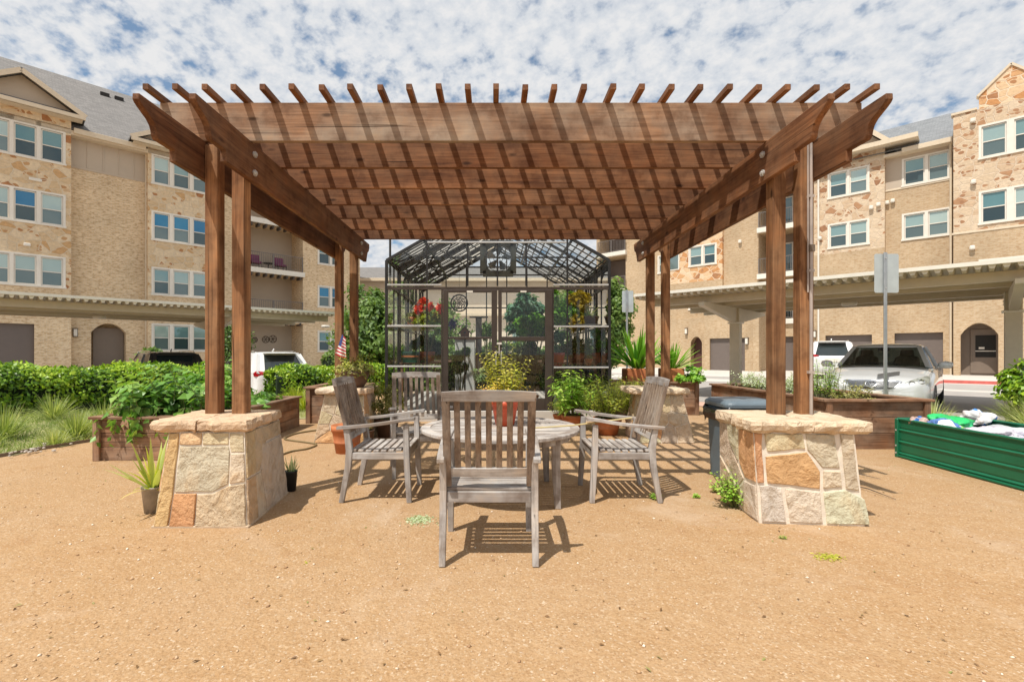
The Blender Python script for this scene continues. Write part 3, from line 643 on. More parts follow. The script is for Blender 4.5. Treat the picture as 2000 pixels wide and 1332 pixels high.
def rawmesh(name, mat, V, Fc, val, parent=None, origin=None):
    me = bpy.data.meshes.new(name); nf, fl = Fc.shape; me.vertices.add(len(V)); me.vertices.foreach_set('co', V.astype(np.float32).ravel())
    me.loops.add(nf*fl); me.loops.foreach_set('vertex_index', Fc.astype(np.int32).ravel()); me.polygons.add(nf)
    me.polygons.foreach_set('loop_start', np.arange(0, nf*fl, fl, dtype=np.int32)); me.polygons.foreach_set('loop_total', np.full(nf, fl, dtype=np.int32))
    ca = me.color_attributes.new('Col', 'FLOAT_COLOR', 'CORNER'); v = np.clip(np.repeat(val, fl), 0, 1); ca.data.foreach_set('color', np.stack([v, v, v, np.ones_like(v)], 1).astype(np.float32).ravel())
    me.materials.append(mat); me.update(calc_edges=True); me.validate(); o = bpy.data.objects.new(name, me); C.objects.link(o)
    if parent is not None: o.parent = parent
    if origin is not None and parent is None: o.location = origin
    return o
def rn(n, s=1.0): return rs.normal(0, s, (n, 3))
def blob(name, mat, c, r, n, size, parent, shell=.55, clumps=0, up=.4, simple=True, droop=0, squash=None, aspect=.5, low=-1.0, bias=.45, hang=0):
    d = unit(rn(n)); d[:, 2] = np.where(d[:, 2] < low, -d[:, 2], d[:, 2])
    rad = (shell+(1-shell)*rs.rand(n))**.6; p = d*rad[:, None]
    if clumps:
        cc = unit(rn(clumps)); cc[:, 2] = np.where(cc[:, 2] < low, -cc[:, 2], cc[:, 2]); cc *= (.35+.6*rs.rand(clumps))[:, None]; k = rs.randint(0, clumps, n); cs = (.20+.16*rs.rand(clumps))[k]
        p = cc[k]+unit(rn(n))*(rs.rand(n)**.5*cs)[:, None]; tone = (rs.rand(clumps)*.34-.17)[k]; out_ = unit(unit(p-cc[k])+unit(p)*.6)
    else: tone = np.zeros(n); out_ = unit(p)
    pos = np.array(c)+p*np.array(r)
    nr = unit(out_+rn(n, .45)+np.array([0, 0, up])); ax = unit(np.cross(nr, rn(n))+np.array([0, 0, -hang])*1.0)
    val = bias+tone+rs.normal(0, .16, n)
    return leafmesh(name, mat, pos, ax, nr, size*(.65+.7*rs.rand(n)), size*aspect*(.7+.6*rs.rand(n)), val, parent, simple=simple)
def blades(name, mat, c, n, ln, wd, parent, spread=1.0, droop=.6, seg=5, rad=.05, bias=.5, upmin=.25, vrange=.2, az=None, fold=0.0):
    c = np.array(c); V = []; Fc = []; val = []
    for i in range(n):
        a = rs.uniform(0, 2*PI) if az is None else rs.uniform(*az); tilt = spread*rs.uniform(.1, 1.0); l = ln*rs.uniform(.6, 1.1); w_ = wd*rs.uniform(.7, 1.2)
        d = np.array([math.cos(a)*math.sin(tilt), math.sin(a)*math.sin(tilt), math.cos(tilt)]); sd = np.array([-math.sin(a), math.cos(a), 0]); sd = sd*math.cos(.5)+np.cross(d, sd)*rs.uniform(-.5, .5)
        p = c+np.array([math.cos(a), math.sin(a), 0])*rad*rs.rand(); v0 = rs.normal(bias, vrange); b0 = len(V); dr = droop*rs.uniform(.5, 1.4)
        for s_ in range(seg+1):
            t = s_/seg; ww = w_*min(1, (1-t)*2.2+.02)*(.55+.45*min(1, t*3)); q = np.cross(sd, d)
            if fold: V += [p-sd*ww/2+q*ww*fold, p, p+sd*ww/2+q*ww*fold]
            else: V += [p-sd*ww/2, p+sd*ww/2]
            d = d+np.array([0, 0, -dr/seg*(.4+t)]); d /= np.linalg.norm(d); p = p+d*l/seg
        for s_ in range(seg):
            if fold:
                for k in (0, 1): a0 = b0+s_*3+k; Fc.append([a0, a0+1, a0+4, a0+3]); val.append(v0+.12*s_/seg+(k*.04))
            else: a0 = b0+s_*2; Fc.append([a0, a0+1, a0+3, a0+2]); val.append(v0+.12*s_/seg)
    return rawmesh(name, mat, np.array(V), np.array(Fc), np.array(val), parent)
def stemleaves(name, mat, stems, per, size, aspect, parent, bias=.5, hang=.3, simple=False, stemr=.004, stemmat=None, start=.25, vr=.15):
    pos = []; ax = []; nr = []; sz = []; val = []; mb = MB()
    for pts in stems:
        pts = [Vector(p) for p in pts]; mb.tube(pts, [stemr*(1.1-.7*i/(len(pts)-1)) for i in range(len(pts))], 5)
        for k in range(per):
            t = start+(1-start)*(k+.5)/per; f = t*(len(pts)-1); i = min(int(f), len(pts)-2); p = pts[i].lerp(pts[i+1], f-i); tn = (pts[i+1]-pts[i]).normalized()
            a = k*2.4+rs.rand()*.8; o_ = Vector((math.cos(a), math.sin(a), 0)); o_ = (o_-tn*o_.dot(tn)).normalized()
            d = (o_*1.0+tn*.45+Vector((0, 0, -hang))).normalized(); nn = (tn*1.0-o_*-.2+Vector(rs.normal(0, .25, 3))).normalized()
            pos.append(p+o_*stemr); ax.append(d); nr.append(nn+Vector((0, 0, .3))); sz.append(size*(.6+.6*rs.rand())*(1.1-.4*t)); val.append(rs.normal(bias+.2*(t-.5), vr))
    sz = np.array(sz); o = leafmesh(name, mat, np.array(pos), np.array(ax), np.array(nr), sz, sz*aspect, np.array(val), parent, simple=simple)
    mb.build('stem', stemmat or M['stem'], parent); return o
def bendstems(c, n, h, spread, rad=.05, droop=.3, seg=5, hv=.3):
    out_ = []
    for i in range(n):
        a = rs.uniform(0, 2*PI); t = rs.uniform(0, spread); d = Vector((math.cos(a)*math.sin(t), math.sin(a)*math.sin(t), math.cos(t))); p = Vector(c)+Vector((math.cos(a), math.sin(a), 0))*rad*rs.rand(); l = h*rs.uniform(1-hv, 1+hv*.4); pts = [p]
        for s_ in range(seg): p = p+d*l/seg; pts.append(p.copy()); d = (d+Vector((0, 0, -droop/seg*(s_/seg)*2))+Vector(rs.normal(0, .05, 3))).normalized()
        out_.append(pts)
    return out_
def potshape(mb, r, h, kind='classic', c=(0, 0, 0)):
    if kind == 'classic': prof = [(0, 0), (r*.66, 0), (r*.90, h*.74), (r*.90, h*.76), (r, h*.77), (r*1.0, h), (r*.92, h), (r*.86, h*.88), (0, h*.88)]
    elif kind == 'band': prof = [(0, 0), (r*.70, 0), (r*.80, h*.35), (r*.84, h*.36), (r*.84, h*.42), (r*.82, h*.43), (r*.93, h*.78), (r, h*.79), (r, h), (r*.93, h), (r*.88, h*.9), (0, h*.9)]
    elif kind == 'bowl': prof = [(0, 0), (r*.55, 0), (r*.80, h*.35), (r*.94, h*.8), (r*1.0, h*.86), (r*1.0, h), (r*.94, h), (r*.9, h*.88), (0, h*.88)]
    else: prof = [(0, 0), (r*.74, 0), (r*.96, h*.92), (r, h*.93), (r, h), (r*.94, h), (r*.9, h*.9), (0, h*.9)]
    mb.lathe(prof, 26, c)
def potted(name, label, loc, r, h, potmat, kind, group=None, cat='potted plant'):
    t = thing(name, label, cat, loc, random.uniform(0, 6), group); mb = MB(); potshape(mb, r, h, kind); o = mb.build('pot', potmat, t, smooth=True, bevel=0)
    s = MB(); s.lathe([(0, h*.905), (r*.5, h*.915), (r*.88, h*.905)], 16); s.build('soil', M['soil'], t, smooth=True)
    return t

# ---------------------------------------------------------------- things in the court
def gp(px, py, z=0): Y = F*(CAMH-z)/(py-CY); return (xof(px, Y), Y, z)   # measured ground spot
g = 'plants in pots'
# pot on table
t = potted('flower_pot', 'red terracotta pot with golden green upright plant standing on the table', (.09, 4.02, .553), .118, .205, M['terracotta_red'], 'classic')
stemleaves('foliage', M['yellow'], bendstems((0, 0, .17), 34, .42, .48, .09, .25, hv=.5), 22, .055, .38, t, .60, .15)
stemleaves('flower_spikes', M['wheat'], bendstems((0, 0, .17), 62, .24, 1.0, .09, .6, hv=.5), 16, .045, .42, t, .50, .2)
stemleaves('tall_shoots', M['yellow'], [[(.02, 0, .17), (.035, 0, .4), (.05, 0, .60)], [(-.07, .0, .17), (-.10, 0, .38), (-.115, 0, .52)], [(.05, .04, .17), (.08, 0, .36), (.10, 0, .52)]], 34, .06, .42, t, .35, .05)
# terracotta pot behind left chair
t = potted('terracotta_pot', 'large banded terracotta pot on the ground behind the left chair', (-1.71, 5.60, 0), .18, .32, M['terracotta'], 'band', cat='plant pot')
# front left spiky plant
t = potted('spiky_plant', 'variegated spiky plant in a dusty grey plastic pot beside the cream stone pier', (-2.475, 3.50, 0), .078, .19, M['grey_pot'], 'nursery')
blades('foliage', M['agave'], (0, 0, .16), 17, .40, .042, t, 1.0, .35, 6, .03, .55, fold=.25)
blades('lower_leaves', M['yellow'], (0, 0, .16), 22, .30, .024, t, 1.5, .9, 6, .03, .55)
t = potted('aloe_pot', 'small aloe with pale narrow leaves in a black nursery pot', (-1.70, 4.03, 0), .052, .17, M['black_pot'], 'nursery')
blades('foliage', M['variegated'], (0, 0, .15), 22, .15, .014, t, .7, .15, 4, .02, .5, fold=.3)
# brown pot on rear-left pier + flag
t = potted('brown_flower_pot', 'wide brown pot with low trailing greenery on top of the rear stone pier', (-1.83, 6.36, .70), .185, .215, M['brown_pot'], 'bowl')
blob('foliage', M['olive'], (0, 0, .22), (.27, .24, .13), 900, .05, t, .1, 0, .6, bias=.6)
stemleaves('trailing_stems', M['yellow'], bendstems((0, 0, .19), 26, .30, 1.35, .12, 1.0), 12, .04, .5, t, .45, .3)
fl = thing('flag', 'small striped flag on a thin stick leaning against the rear posts', 'flag', (-2.03, 6.42, .70))
mb = MB(); mb.tube([(-.10, -.02, 0), (.03, -.05, .70)], .0045, 6); mb.build('stick', M['stain_z'], fl)
def flagmat():
    m, nt, b, _ = newmat('striped_flag_cloth'); tc = N(nt, 'ShaderNodeTexCoord'); s = N(nt, 'ShaderNodeSeparateXYZ'); L(nt, tc.outputs['UV'], s.inputs[0])
    w_ = math_(nt, 'FRACT', math_(nt, 'MULTIPLY', s.outputs[1], 6.5)); st_ = math_(nt, 'GREATER_THAN', w_, .5); c = mixc(nt, st_, (.55, .03, .04), (.82, .80, .78))
    ca = math_(nt, 'MULTIPLY', math_(nt, 'LESS_THAN', s.outputs[0], .42), math_(nt, 'GREATER_THAN', s.outputs[1], .46)); c = mixc(nt, ca, c, (.04, .06, .22)); L(nt, c, b.inputs['Base Color']); b.inputs['Roughness'].default_value = .7; return m
me = bpy.data.meshes.new('cloth'); vs = []; fs = []; uv = []; nu, nv = 12, 8
for j in range(nv+1):
    for i in range(nu+1):
        u, v = i/nu, j/nv   # hangs limply from the top of the stick
        q = 1-v; wd_ = .045+.10*q; x = .03-.16*q*.6+u*wd_-.01; z = .70-q*.27-u*.05; yv = -.055+.018*math.sin(u*8+v*3)*q
        vs.append((x, yv, z))
for j in range(nv):
    for i in range(nu): a = j*(nu+1)+i; fs.append((a, a+1, a+nu+2, a+nu+1))
me.from_pydata(vs, [], fs); ul = me.uv_layers.new(name='UVMap')
for p in me.polygons:
    for li in p.loop_indices: vi = me.loops[li].vertex_index; ul.data[li].uv = ((vi % (nu+1))/nu, (vi//(nu+1))/nv)
me.materials.append(flagmat()); o = bpy.data.objects.new('cloth', me); C.objects.link(o); o.parent = fl
md = o.modifiers.new('t', 'SOLIDIFY'); md.thickness = .002
# brown potted bush behind the back chair
t = potted('potted_bush', 'brownish twiggy bush in a brown pot beside the rear stone pier', gp(756, 852), .17, .25, M['brown_pot'], 'nursery')
blob('foliage', M['olive'], (0, 0, .50), (.24, .24, .30), 1700, .042, t, .1, 14, .5, bias=.5); stemleaves('twigs', M['olive'], bendstems((0, 0, .22), 22, .5, .7, .08, .2), 10, .04, .4, t, .6)
t = potted('low_brown_pot', 'low empty looking brown pot between the back chair and the rear pier', gp(712, 862), .13, .15, M['brown_pot'], 'nursery', cat='plant pot')
blob('foliage', M['olive'], (0, 0, .17), (.12, .12, .06), 160, .03, t, .1, 0, .6, bias=.45)
# right cluster
def rb(px, py, r, h, hh, label, mat, bias, kindleaf, potm=None, n=26, leaf=.13, asp=.30, spread=.7):
    t = potted('potted_plant', label, gp(px, py), r, h, potm or M['terracotta'], 'band', 'terracotta pots right of the greenhouse door')
    if kindleaf == 'lance': stemleaves('foliage', M[mat], bendstems((0, 0, h*.85), n, hh, spread, r*.6, .4), 14, leaf, asp, t, bias, .25)
    else:
        stemleaves('foliage', M[mat], bendstems((0, 0, h*.85), n, hh, spread, r*.6, .5), 18, leaf, asp, t, bias, .2)
    return t
rb(1118, 838, .17, .22, .66, 'terracotta pot of broad bright green lance leaves right of the greenhouse door', 'bright', .78, 'lance', n=52, leaf=.16, asp=.30, spread=.85)
rb(1093, 828, .11, .16, .26, 'small terracotta pot of low yellow green leaves beside the greenhouse door', 'yellow', .35, 'fine', n=26, leaf=.05, asp=.45, spread=1.0)
rb(1186, 848, .20, .24, .58, 'wide terracotta pot of feathery olive green foliage behind the right chair arm', 'yellow', .15, 'fine', n=110, leaf=.08, asp=.24, spread=.95)
rb(1240, 838, .16, .20, .62, 'terracotta pot of grassy golden green foliage nearest the rear right pier', 'yellow', .30, 'fine', n=95, leaf=.10, asp=.18, spread=.8)
rb(1150, 818, .15, .20, .62, 'terracotta pot of mixed mid green leaves at the back of the pot cluster', 'bright', .70, 'fine', n=70, leaf=.08, asp=.35, spread=.8)
# bamboo stick lying on table and chair arm
mb = MB(); mb.tube([(.28, 3.70, .575), (.60, 3.72, .592), (1.06, 3.70, .655)], .006, 7)
mb.build('bamboo_cane', plain('dry_bamboo', (.52, .42, .20), .5), origin=(.28, 3.70, .575)); tag(bpy.data.objects['bamboo_cane'], 'thin bamboo cane lying from the table edge to the right chair arm', 'cane')

# ---------------------------------------------------------------- raised timber planters
def planter(x0, x1, y0, y1, H, label, name='raised_planter', nb=3, t=.04, soil=.08, gap=.0):
    r = thing(name, label, 'planter', ((x0+x1)/2, (y0+y1)/2, 0), 0, 'timber raised garden planters')
    def wall(ax, a0, a1, c, out_):
        for k in range(nb):
            z0 = .0+k*(H-.03)/nb; z1 = (k+1)*(H-.03)/nb-.004; mb = MB()
            if ax == 'x': mb.box(a0, a1, min(c, c+out_*t), max(c, c+out_*t), z0, z1)
            else: mb.box(min(c, c+out_*t), max(c, c+out_*t), a0, a1, z0, z1)
            mb.build('board', M['planter_x' if ax == 'x' else 'planter_y'], r, world=True, bevel=.004)
    wall('x', x0, x1, y0, 1); wall('x', x0, x1, y1, -1); wall('y', y0+t, y1-t, x0, 1); wall('y', y0+t, y1-t, x1, -1)
    for x, s in ((x0, -1), (x1, 1)):
        for y, q in ((y0, -1), (y1, 1)):
            mb = MB(); mb.box(x-.003 if s < 0 else x-.07, x+.07 if s < 0 else x+.003, y+q*.001 if q > 0 else y-.032, y+.032 if q > 0 else y-.001, 0, H-.03); mb.build('corner_post', M['planter_z'], r, world=True, bevel=.004)
    wc = .13; cap = MB()
    for (a, b, c, d, m) in ((x0-.04, x1+.04, y0-.045, y0-.045+wc, 'x'), (x0-.04, x1+.04, y1+.045-wc, y1+.045, 'x'), (x0-.04, x0-.04+wc, y0-.045+wc+.002, y1+.045-wc-.002, 'y'), (x1+.04-wc, x1+.04, y0-.045+wc+.002, y1+.045-wc-.002, 'y')):
        mb = MB(); mb.box(a, b, c, d, H-.03, H); mb.build('cap_rail', M['planter_'+m], r, world=True, bevel=.004)
    mb = MB(); nx = 12; ny = 16; vs = []; fs = []
    for j in range(ny+1):
        for i in range(nx+1): vs.append((lerp(x0+t, x1-t, i/nx), lerp(y0+t, y1-t, j/ny), H-soil+random.uniform(-.012, .012)))
    for j in range(ny):
        for i in range(nx): a = j*(nx+1)+i; fs.append((a, a+1, a+nx+2, a+nx+1))
    mb.add(vs, fs); mb.build('soil', M['soil'], r, world=True, smooth=True); return r
planter(-4.28, -3.08, 5.16, 7.58, .475, 'low timber planter full of large leafy vines left of the pergola', nb=3)
planter(3.98, 5.22, 5.78, 8.78, .60, 'long dark timber planter of pale leafy herbs between the bin and the parked sedan', nb=3)
planter(2.20, 3.80, 8.95, 9.75, .62, 'small reddish timber planter behind the rear pier by the path', nb=4)
planter(-3.08, -2.25, 7.9, 8.9, .60, 'timber planter half hidden behind the pier with the flag', nb=4)
# vines in left planter
vp = thing('squash_vines', 'big leafed green vines spilling over the front of the left timber planter', 'vine plant', (-3.7, 6.2, .42))
st_ = []
for i in range(120):
    x = rs.uniform(-.50, .55); y = rs.uniform(-1.0, 1.2); a = rs.uniform(0, 2*PI); h = rs.uniform(.28, .60)*(1.08-.25*abs(x)/.6); h *= 1 if (x-3.7)/(y+6.2)*940+965 < 455 else .22; st_.append([(x, y, 0), (x+.05*math.cos(a), y+.05*math.sin(a), h*.6), (x+.16*math.cos(a), y+.16*math.sin(a), h)])
stemleaves('foliage', M['squash'], st_, 9, .15, .72, vp, .55, .35, start=.3)
st2 = []
for i in range(16):
    x = rs.uniform(-.45, .4); y = -.95; st2.append([(x, y+.2, .1), (x+rs.uniform(-.06, .06), y-.06, .14), (x+rs.uniform(-.1, .1), y-.14, 0), (x+rs.uniform(-.12, .12), y-.15, -rs.uniform(.08, .26))])
stemleaves('hanging_foliage', M['squash'], st2, 9, .12, .66, vp, .62, .9, start=.2)
blob('inner_foliage', M['squash'], (-.14, .0, .16), (.42, 1.05, .30), 1300, .12, vp, .1, 0, .8, False, aspect=.7, bias=.35)
t = thing('wilted_leaf', 'dry brown leaf hanging over the planter rail', 'dead leaf', (-3.92, 5.085, .40)); leafmesh('blade', plain('dry_leaf', (.42, .25, .16), .8), np.array([[0, 0, .05], [.03, -.005, .06]]), np.array([[.0, -.1, -1], [.25, -.1, -1]]), np.array([[0, -1, 0], [.1, -1, 0]]), .12, .045, np.array([.5, .5]), t)
# herbs in right planter
hp = thing('white_edged_herbs', 'pale white edged herbs filling the long timber planter', 'herb plant', (4.5, 7.6, .52))
stemleaves('foliage', M['variegated'], [[(x, y, 0), (x+rs.normal(0, .05), y+rs.normal(0, .05), h*.6), (x+rs.normal(0, .1), y+rs.normal(0, .1), h)] for x, y, h in zip(rs.uniform(-.35, .4, 120), rs.uniform(-.9, 1.0, 120), rs.uniform(.12, .34, 120))], 13, .06, .5, hp, .55, .2, simple=True)
hp = thing('leafy_herb', 'taller yellow green herb standing behind the conduit post', 'herb plant', (4.35, 6.2, .52))
stemleaves('foliage', M['bright'], bendstems((-.12, 0, 0), 26, .52, .32, .12, .2), 18, .055, .5, hp, .75, .2, simple=True)
stemleaves('low_foliage', M['olive'], bendstems((.12, -.1, 0), 40, .28, 1.1, .2, .9), 14, .05, .5, hp, .6, .3, simple=True)
hp = thing('dwarf_palm', 'large spiky dark green plant with broad strap leaves behind the rear right posts', 'palm plant', (2.75, 9.2, .62))
blades('foliage', M['bright'], (0, 0, .25), 80, .84, .065, hp, 1.2, .35, 6, .12, .38, fold=.2); mb = MB(); mb.box(-.26, .26, -.2, .2, -.06, .24); mb.build('pot', M['terracotta'], hp, bevel=.015)
hp = thing('dwarf_palm', 'smaller spiky strap leaved plant right of the rear posts in a terracotta box', 'palm plant', (3.42, 9.3, .62))
blades('foliage', M['bright'], (0, 0, .22), 60, .66, .055, hp, 1.1, .4, 6, .1, .45, fold=.2); mb = MB(); mb.box(-.2, .2, -.16, .16, -.06, .24); mb.build('pot', M['terracotta'], hp, bevel=.012)
hp = thing('leafy_bush', 'round leaved green bush in the small reddish planter', 'bush', (3.62, 9.05, .56)); blob('foliage', M['bright'], (0, 0, .14), (.34, .3, .20), 1200, .065, hp, .1, 12, .6, aspect=.7, bias=.55)
hp = thing('garden_plant', 'yellow green bush growing in the planter behind the flag', 'bush', (-2.65, 8.35, .56)); blob('foliage', M['yellow'], (0, 0, .12), (.36, .36, .24), 1500, .05, hp, .1, 12, .6, aspect=.5, bias=.15)
hp = thing('golden_shrub', 'loose golden flowering shrub beside the rear left pier', 'shrub', (-1.95, 7.15, .0)); stemleaves('foliage', M['olive'], bendstems((0, 0, 0), 60, .75, .55, .15, .3), 20, .05, .4, hp, .6, .2, simple=True)

# ---------------------------------------------------------------- dark bin
bn = thing('rubbish_bin', 'slate blue plastic rubbish bin with a black bag folded over its rim', 'bin', (2.27, 4.42, 0))
def rrect(w, d, r, n=5):
    o_ = []
    for cx, cy, a0 in ((w/2-r, d/2-r, 0), (-w/2+r, d/2-r, PI/2), (-w/2+r, -d/2+r, PI), (w/2-r, -d/2+r, 1.5*PI)):
        for k in range(n): a = a0+PI/2*k/(n-1); o_.append((cx+r*math.cos(a), cy+r*math.sin(a)))
    return o_
def loft(mb, rings, mi=0, cap=True):
    n = len(rings[0]); vs = [p for r in rings for p in r]; fs = [(l*n+k, l*n+(k+1) % n, (l+1)*n+(k+1) % n, (l+1)*n+k) for l in range(len(rings)-1) for k in range(n)]
    if cap: fs.append(tuple(range(n-1, -1, -1))); fs.append(tuple(range((len(rings)-1)*n, len(rings)*n)))
    mb.add(vs, fs, mi)
mb = MB(); loft(mb, [[(x, y, z) for x, y in rrect(w_, d_, .06)] for w_, d_, z in ((.42, .38, 0), (.43, .39, .02), (.46, .44, .60), (.46, .44, .66))]); mb.build('body', plain('slate_plastic', (.105, .15, .185), .45, 0, .1), bn, smooth=False, bevel=.008)
mb = MB(); loft(mb, [[(x, y, z) for x, y in rrect(w_, d_, .07)] for w_, d_, z in ((.49, .49, .665), (.50, .50, .675), (.505, .50, .70), (.485, .48, .715), (.44, .43, .733), (.25, .25, .742))]); mb.build('lid', plain('slate_lid', (.13, .17, .20), .4, 0, .15), bn, bevel=.006)
mb = MB(); rr = rrect(.475, .46, .06, 9); n = len(rr); lv = []
for z, k in ((.668, 1.06), (.64, 1.12), (.60, 1.10), (.55, 1.03)):
    lv.append([(x*(k+rs.normal(0, .018)), y*(k+rs.normal(0, .018)), z+rs.normal(0, .010)) for x, y in rr])
lv[-1] = [(x, y, z-abs(rs.normal(0, .022))) for x, y, z in lv[-1]]
loft(mb, lv, cap=False); mb.build('bag', plain('black_bag_film', (.012, .013, .015), .22, 0, .2), bn, smooth=True)

# ---------------------------------------------------------------- green corrugated bed
gb = thing('metal_planter', 'green corrugated metal garden bed filled with bags and plastic sheet', 'garden bed', (4.88, 4.2, 0), math.radians(-2.5))
gm = plain('green_coated_steel', (.012, .155, .075), .38, .15, .12, 4); HH = .425; hx, y0_, y1_ = .45, -1.35, 1.12
def corr(mb, P0, P1, nrm):
    P0 = Vector(P0); P1 = Vector(P1); nrm = Vector(nrm); prof = []; k = 64
    for i in range(k+1):
        z = .03+(HH-.04)*i/k; ph = (i/k*3.0+.35) % 1; d = .010*math.exp(-((ph-.5)/.07)**2)-.006*math.exp(-((ph-.62)/.06)**2); prof.append((d, z))
    vs = [P0+nrm*d+Vector((0, 0, z)) for d, z in prof]+[P1+nrm*d+Vector((0, 0, z)) for d, z in prof]; n = k+1
    mb.add(vs, [(i, i+1, n+i+1, n+i) for i in range(k)])
for P0, P1, nn in (((-hx, y0_, 0), (-hx, y1_, 0), (-1, 0, 0)), ((hx, y0_, 0), (hx, y1_, 0), (1, 0, 0)), ((-hx, y1_, 0), (hx, y1_, 0), (0, 1, 0)), ((-hx, y0_, 0), (hx, y0_, 0), (0, -1, 0))):
    mb = MB(); corr(mb, P0, P1, nn); o = mb.build('corrugated_panel', gm, gb); md = o.modifiers.new('s', 'SOLIDIFY'); md.thickness = .003
mb = MB()
for a, b in (((-hx, y0_), (-hx, y1_)), ((hx, y0_), (hx, y1_)), ((-hx, y1_), (hx, y1_)), ((-hx, y0_), (hx, y0_))):
    mb.tube([(a[0], a[1], HH), (b[0], b[1], HH)], .014, 8); mb.tube([(a[0], a[1], .018), (b[0], b[1], .018)], .016, 8)
mb.build('rim', gm, gb)
for a in ((-hx, y0_), (-hx, y1_), (hx, y1_), (hx, y0_)):
    mb = MB(); mb.box(a[0]-.022, a[0]+.022, a[1]-.022, a[1]+.022, 0, HH+.004); mb.build('corner_post', gm, gb, bevel=.006)
for z in (.05, .13, .3):
    mb = MB(); mb.lathe([(0, .004), (.009, .003), (.010, 0)], 8); o = mb.build('bolt', M['pale_metal'], gb); o.location = (-hx-.022, y1_-.0, z); o.rotation_euler = (0, -PI/2, 0)
mb = MB(); mb.box(-hx+.02, hx-.02, y0_+.02, y1_-.02, .02, .24); mb.build('fill', M['soil'], gb)
def crumple(name, label, cat, c, r, cols, seed, rough=.35, amp=.42, n=44, m=26, squash=1.0):
    rg = np.random.RandomState(seed); ph = rg.rand(8, 3)*6; vs = []
    for j in range(m+1):
        for i in range(n):
            th = PI*j/m; a = 2*PI*i/n; d = np.array([math.sin(th)*math.cos(a), math.sin(th)*math.sin(a), math.cos(th)])
            k = 1+amp*sum(math.sin((q+2)*1.3*(d[0]*math.cos(ph[q, 0])+d[1]*math.sin(ph[q, 0])+d[2]*math.cos(ph[q, 1]))+ph[q, 2])/(1+.5*q) for q in range(8))*.4; k += rg.normal(0, .03)
            vs.append((d[0]*r[0]*k, d[1]*r[1]*k, max(-r[2]*.55, d[2]*r[2]*k)))
    fs = [(j*n+i, j*n+(i+1) % n, (j+1)*n+(i+1) % n, (j+1)*n+i) for j in range(m) for i in range(n)]
    mt, nt, b, _ = newmat(name+'_film'); v = coords(nt, (1, 1, 1)); vo = N(nt, 'ShaderNodeTexVoronoi', Scale=9.0); L(nt, v, vo.inputs['Vector']); s = N(nt, 'ShaderNodeSeparateColor'); L(nt, vo.outputs['Color'], s.inputs[0])
    L(nt, ramp(nt, s.outputs[0], [(i/len(cols), cc) for i, cc in enumerate(cols)], 'CONSTANT'), b.inputs['Base Color']); b.inputs['Roughness'].default_value = rough; bump(nt, b, noise(nt, v, 16, 4, .7), .8, .02)
    mb = MB(); mb.add(vs, fs); o = mb.build(name, mt, origin=None, smooth=True); o.location = c; tag(o, label, cat); return o
W_ = (.80, .80, .80)
crumple('soil_bag', 'crumpled bright green soil bag at the far end of the green bed', 'bag', (4.78, 5.05, .43), (.19, .14, .075), [(.02, .42, .10), (.015, .50, .13), (.02, .36, .09), (.03, .55, .2)], 2)
crumple('fertiliser_bag', 'white and blue printed bag in the near corner of the green bed', 'bag', (4.64, 4.95, .39), (.12, .12, .07), [W_, (.1, .2, .5), W_, (.75, .8, .6), (.02, .1, .3), (.3, .6, .15)], 3)
crumple('blue_bag', 'small dark blue and pink bag scrap in the corner of the green bed', 'bag', (4.54, 5.14, .41), (.07, .08, .065), [(.02, .10, .35), (.5, .35, .3), (.03, .15, .45), (.2, .5, .25)], 6)
crumple('white_bag', 'white crumpled bag with blue print behind the plastic sheet', 'bag', (5.30, 5.28, .43), (.13, .10, .10), [W_, W_, (.72, .66, .64), (.05, .22, .55), W_, (.02, .12, .4)], 4)
crumple('clear_bag', 'pale lilac translucent plastic bag inside the green bed', 'bag', (4.76, 4.60, .375), (.18, .22, .07), [(.62, .58, .66), (.70, .66, .72), (.55, .52, .60)], 5, .2)
mb = MB(); vs = []; n1, n2 = 30, 16
for j in range(n1+1):
    for i in range(n2+1):
        u = j/n1; v = i/n2; x = lerp(.05, .42, v)-.12*(1-u); y = lerp(-1.33, .78, u); z = .37+.05*math.sin(v*PI)+.012*math.sin(u*22+v*5)+rs.normal(0, .003); vs.append((x, y, z))
mb.add(vs, [(j*(n2+1)+i, j*(n2+1)+i+1, (j+1)*(n2+1)+i+1, (j+1)*(n2+1)+i) for j in range(n1) for i in range(n2)])
o = mb.build('plastic_sheet', plain('translucent_white_sheet', (.66, .70, .72), .3, 0, .1), smooth=True); o.location = (4.88, 4.2, 0); o.rotation_euler = (0, 0, math.radians(-2.5)); md = o.modifiers.new('s', 'SOLIDIFY'); md.thickness = .004
tag(o, 'whitish plastic sheet laid along the inside of the green bed', 'plastic sheet')

# ---------------------------------------------------------------- hose
pts = []
for k in range(60):
    t = k/59; px = 640-85*math.sin(t*3.1)**.8 if t < .5 else 0
hp = [(640, 838), (610, 841), (580, 846), (562, 852), (556, 857), (570, 860), (600, 864), (618, 868), (600, 876), (570, 881), (545, 890), (520, 905)]
P = [Vector(gp(a, b, .012)) for a, b in hp]
def smooth_pts(P, k=6):
    o_ = []
    for i in range(len(P)-1):
        p0 = P[max(0, i-1)]; p1 = P[i]; p2 = P[i+1]; p3 = P[min(len(P)-1, i+2)]
        for j in range(k): t = j/k; o_.append(.5*((2*p1)+(p2-p0)*t+(2*p0-5*p1+4*p2-p3)*t*t+(3*p1-p0-3*p2+p3)*t**3))
    o_.append(P[-1]); return o_
mb = MB(); mb.tube(smooth_pts(P), .011, 8); o = mb.build('garden_hose', plain('olive_hose', (.20, .15, .07), .5), smooth=True); tag(o, 'brown garden hose looped on the gravel behind the cream stone pier', 'hose')

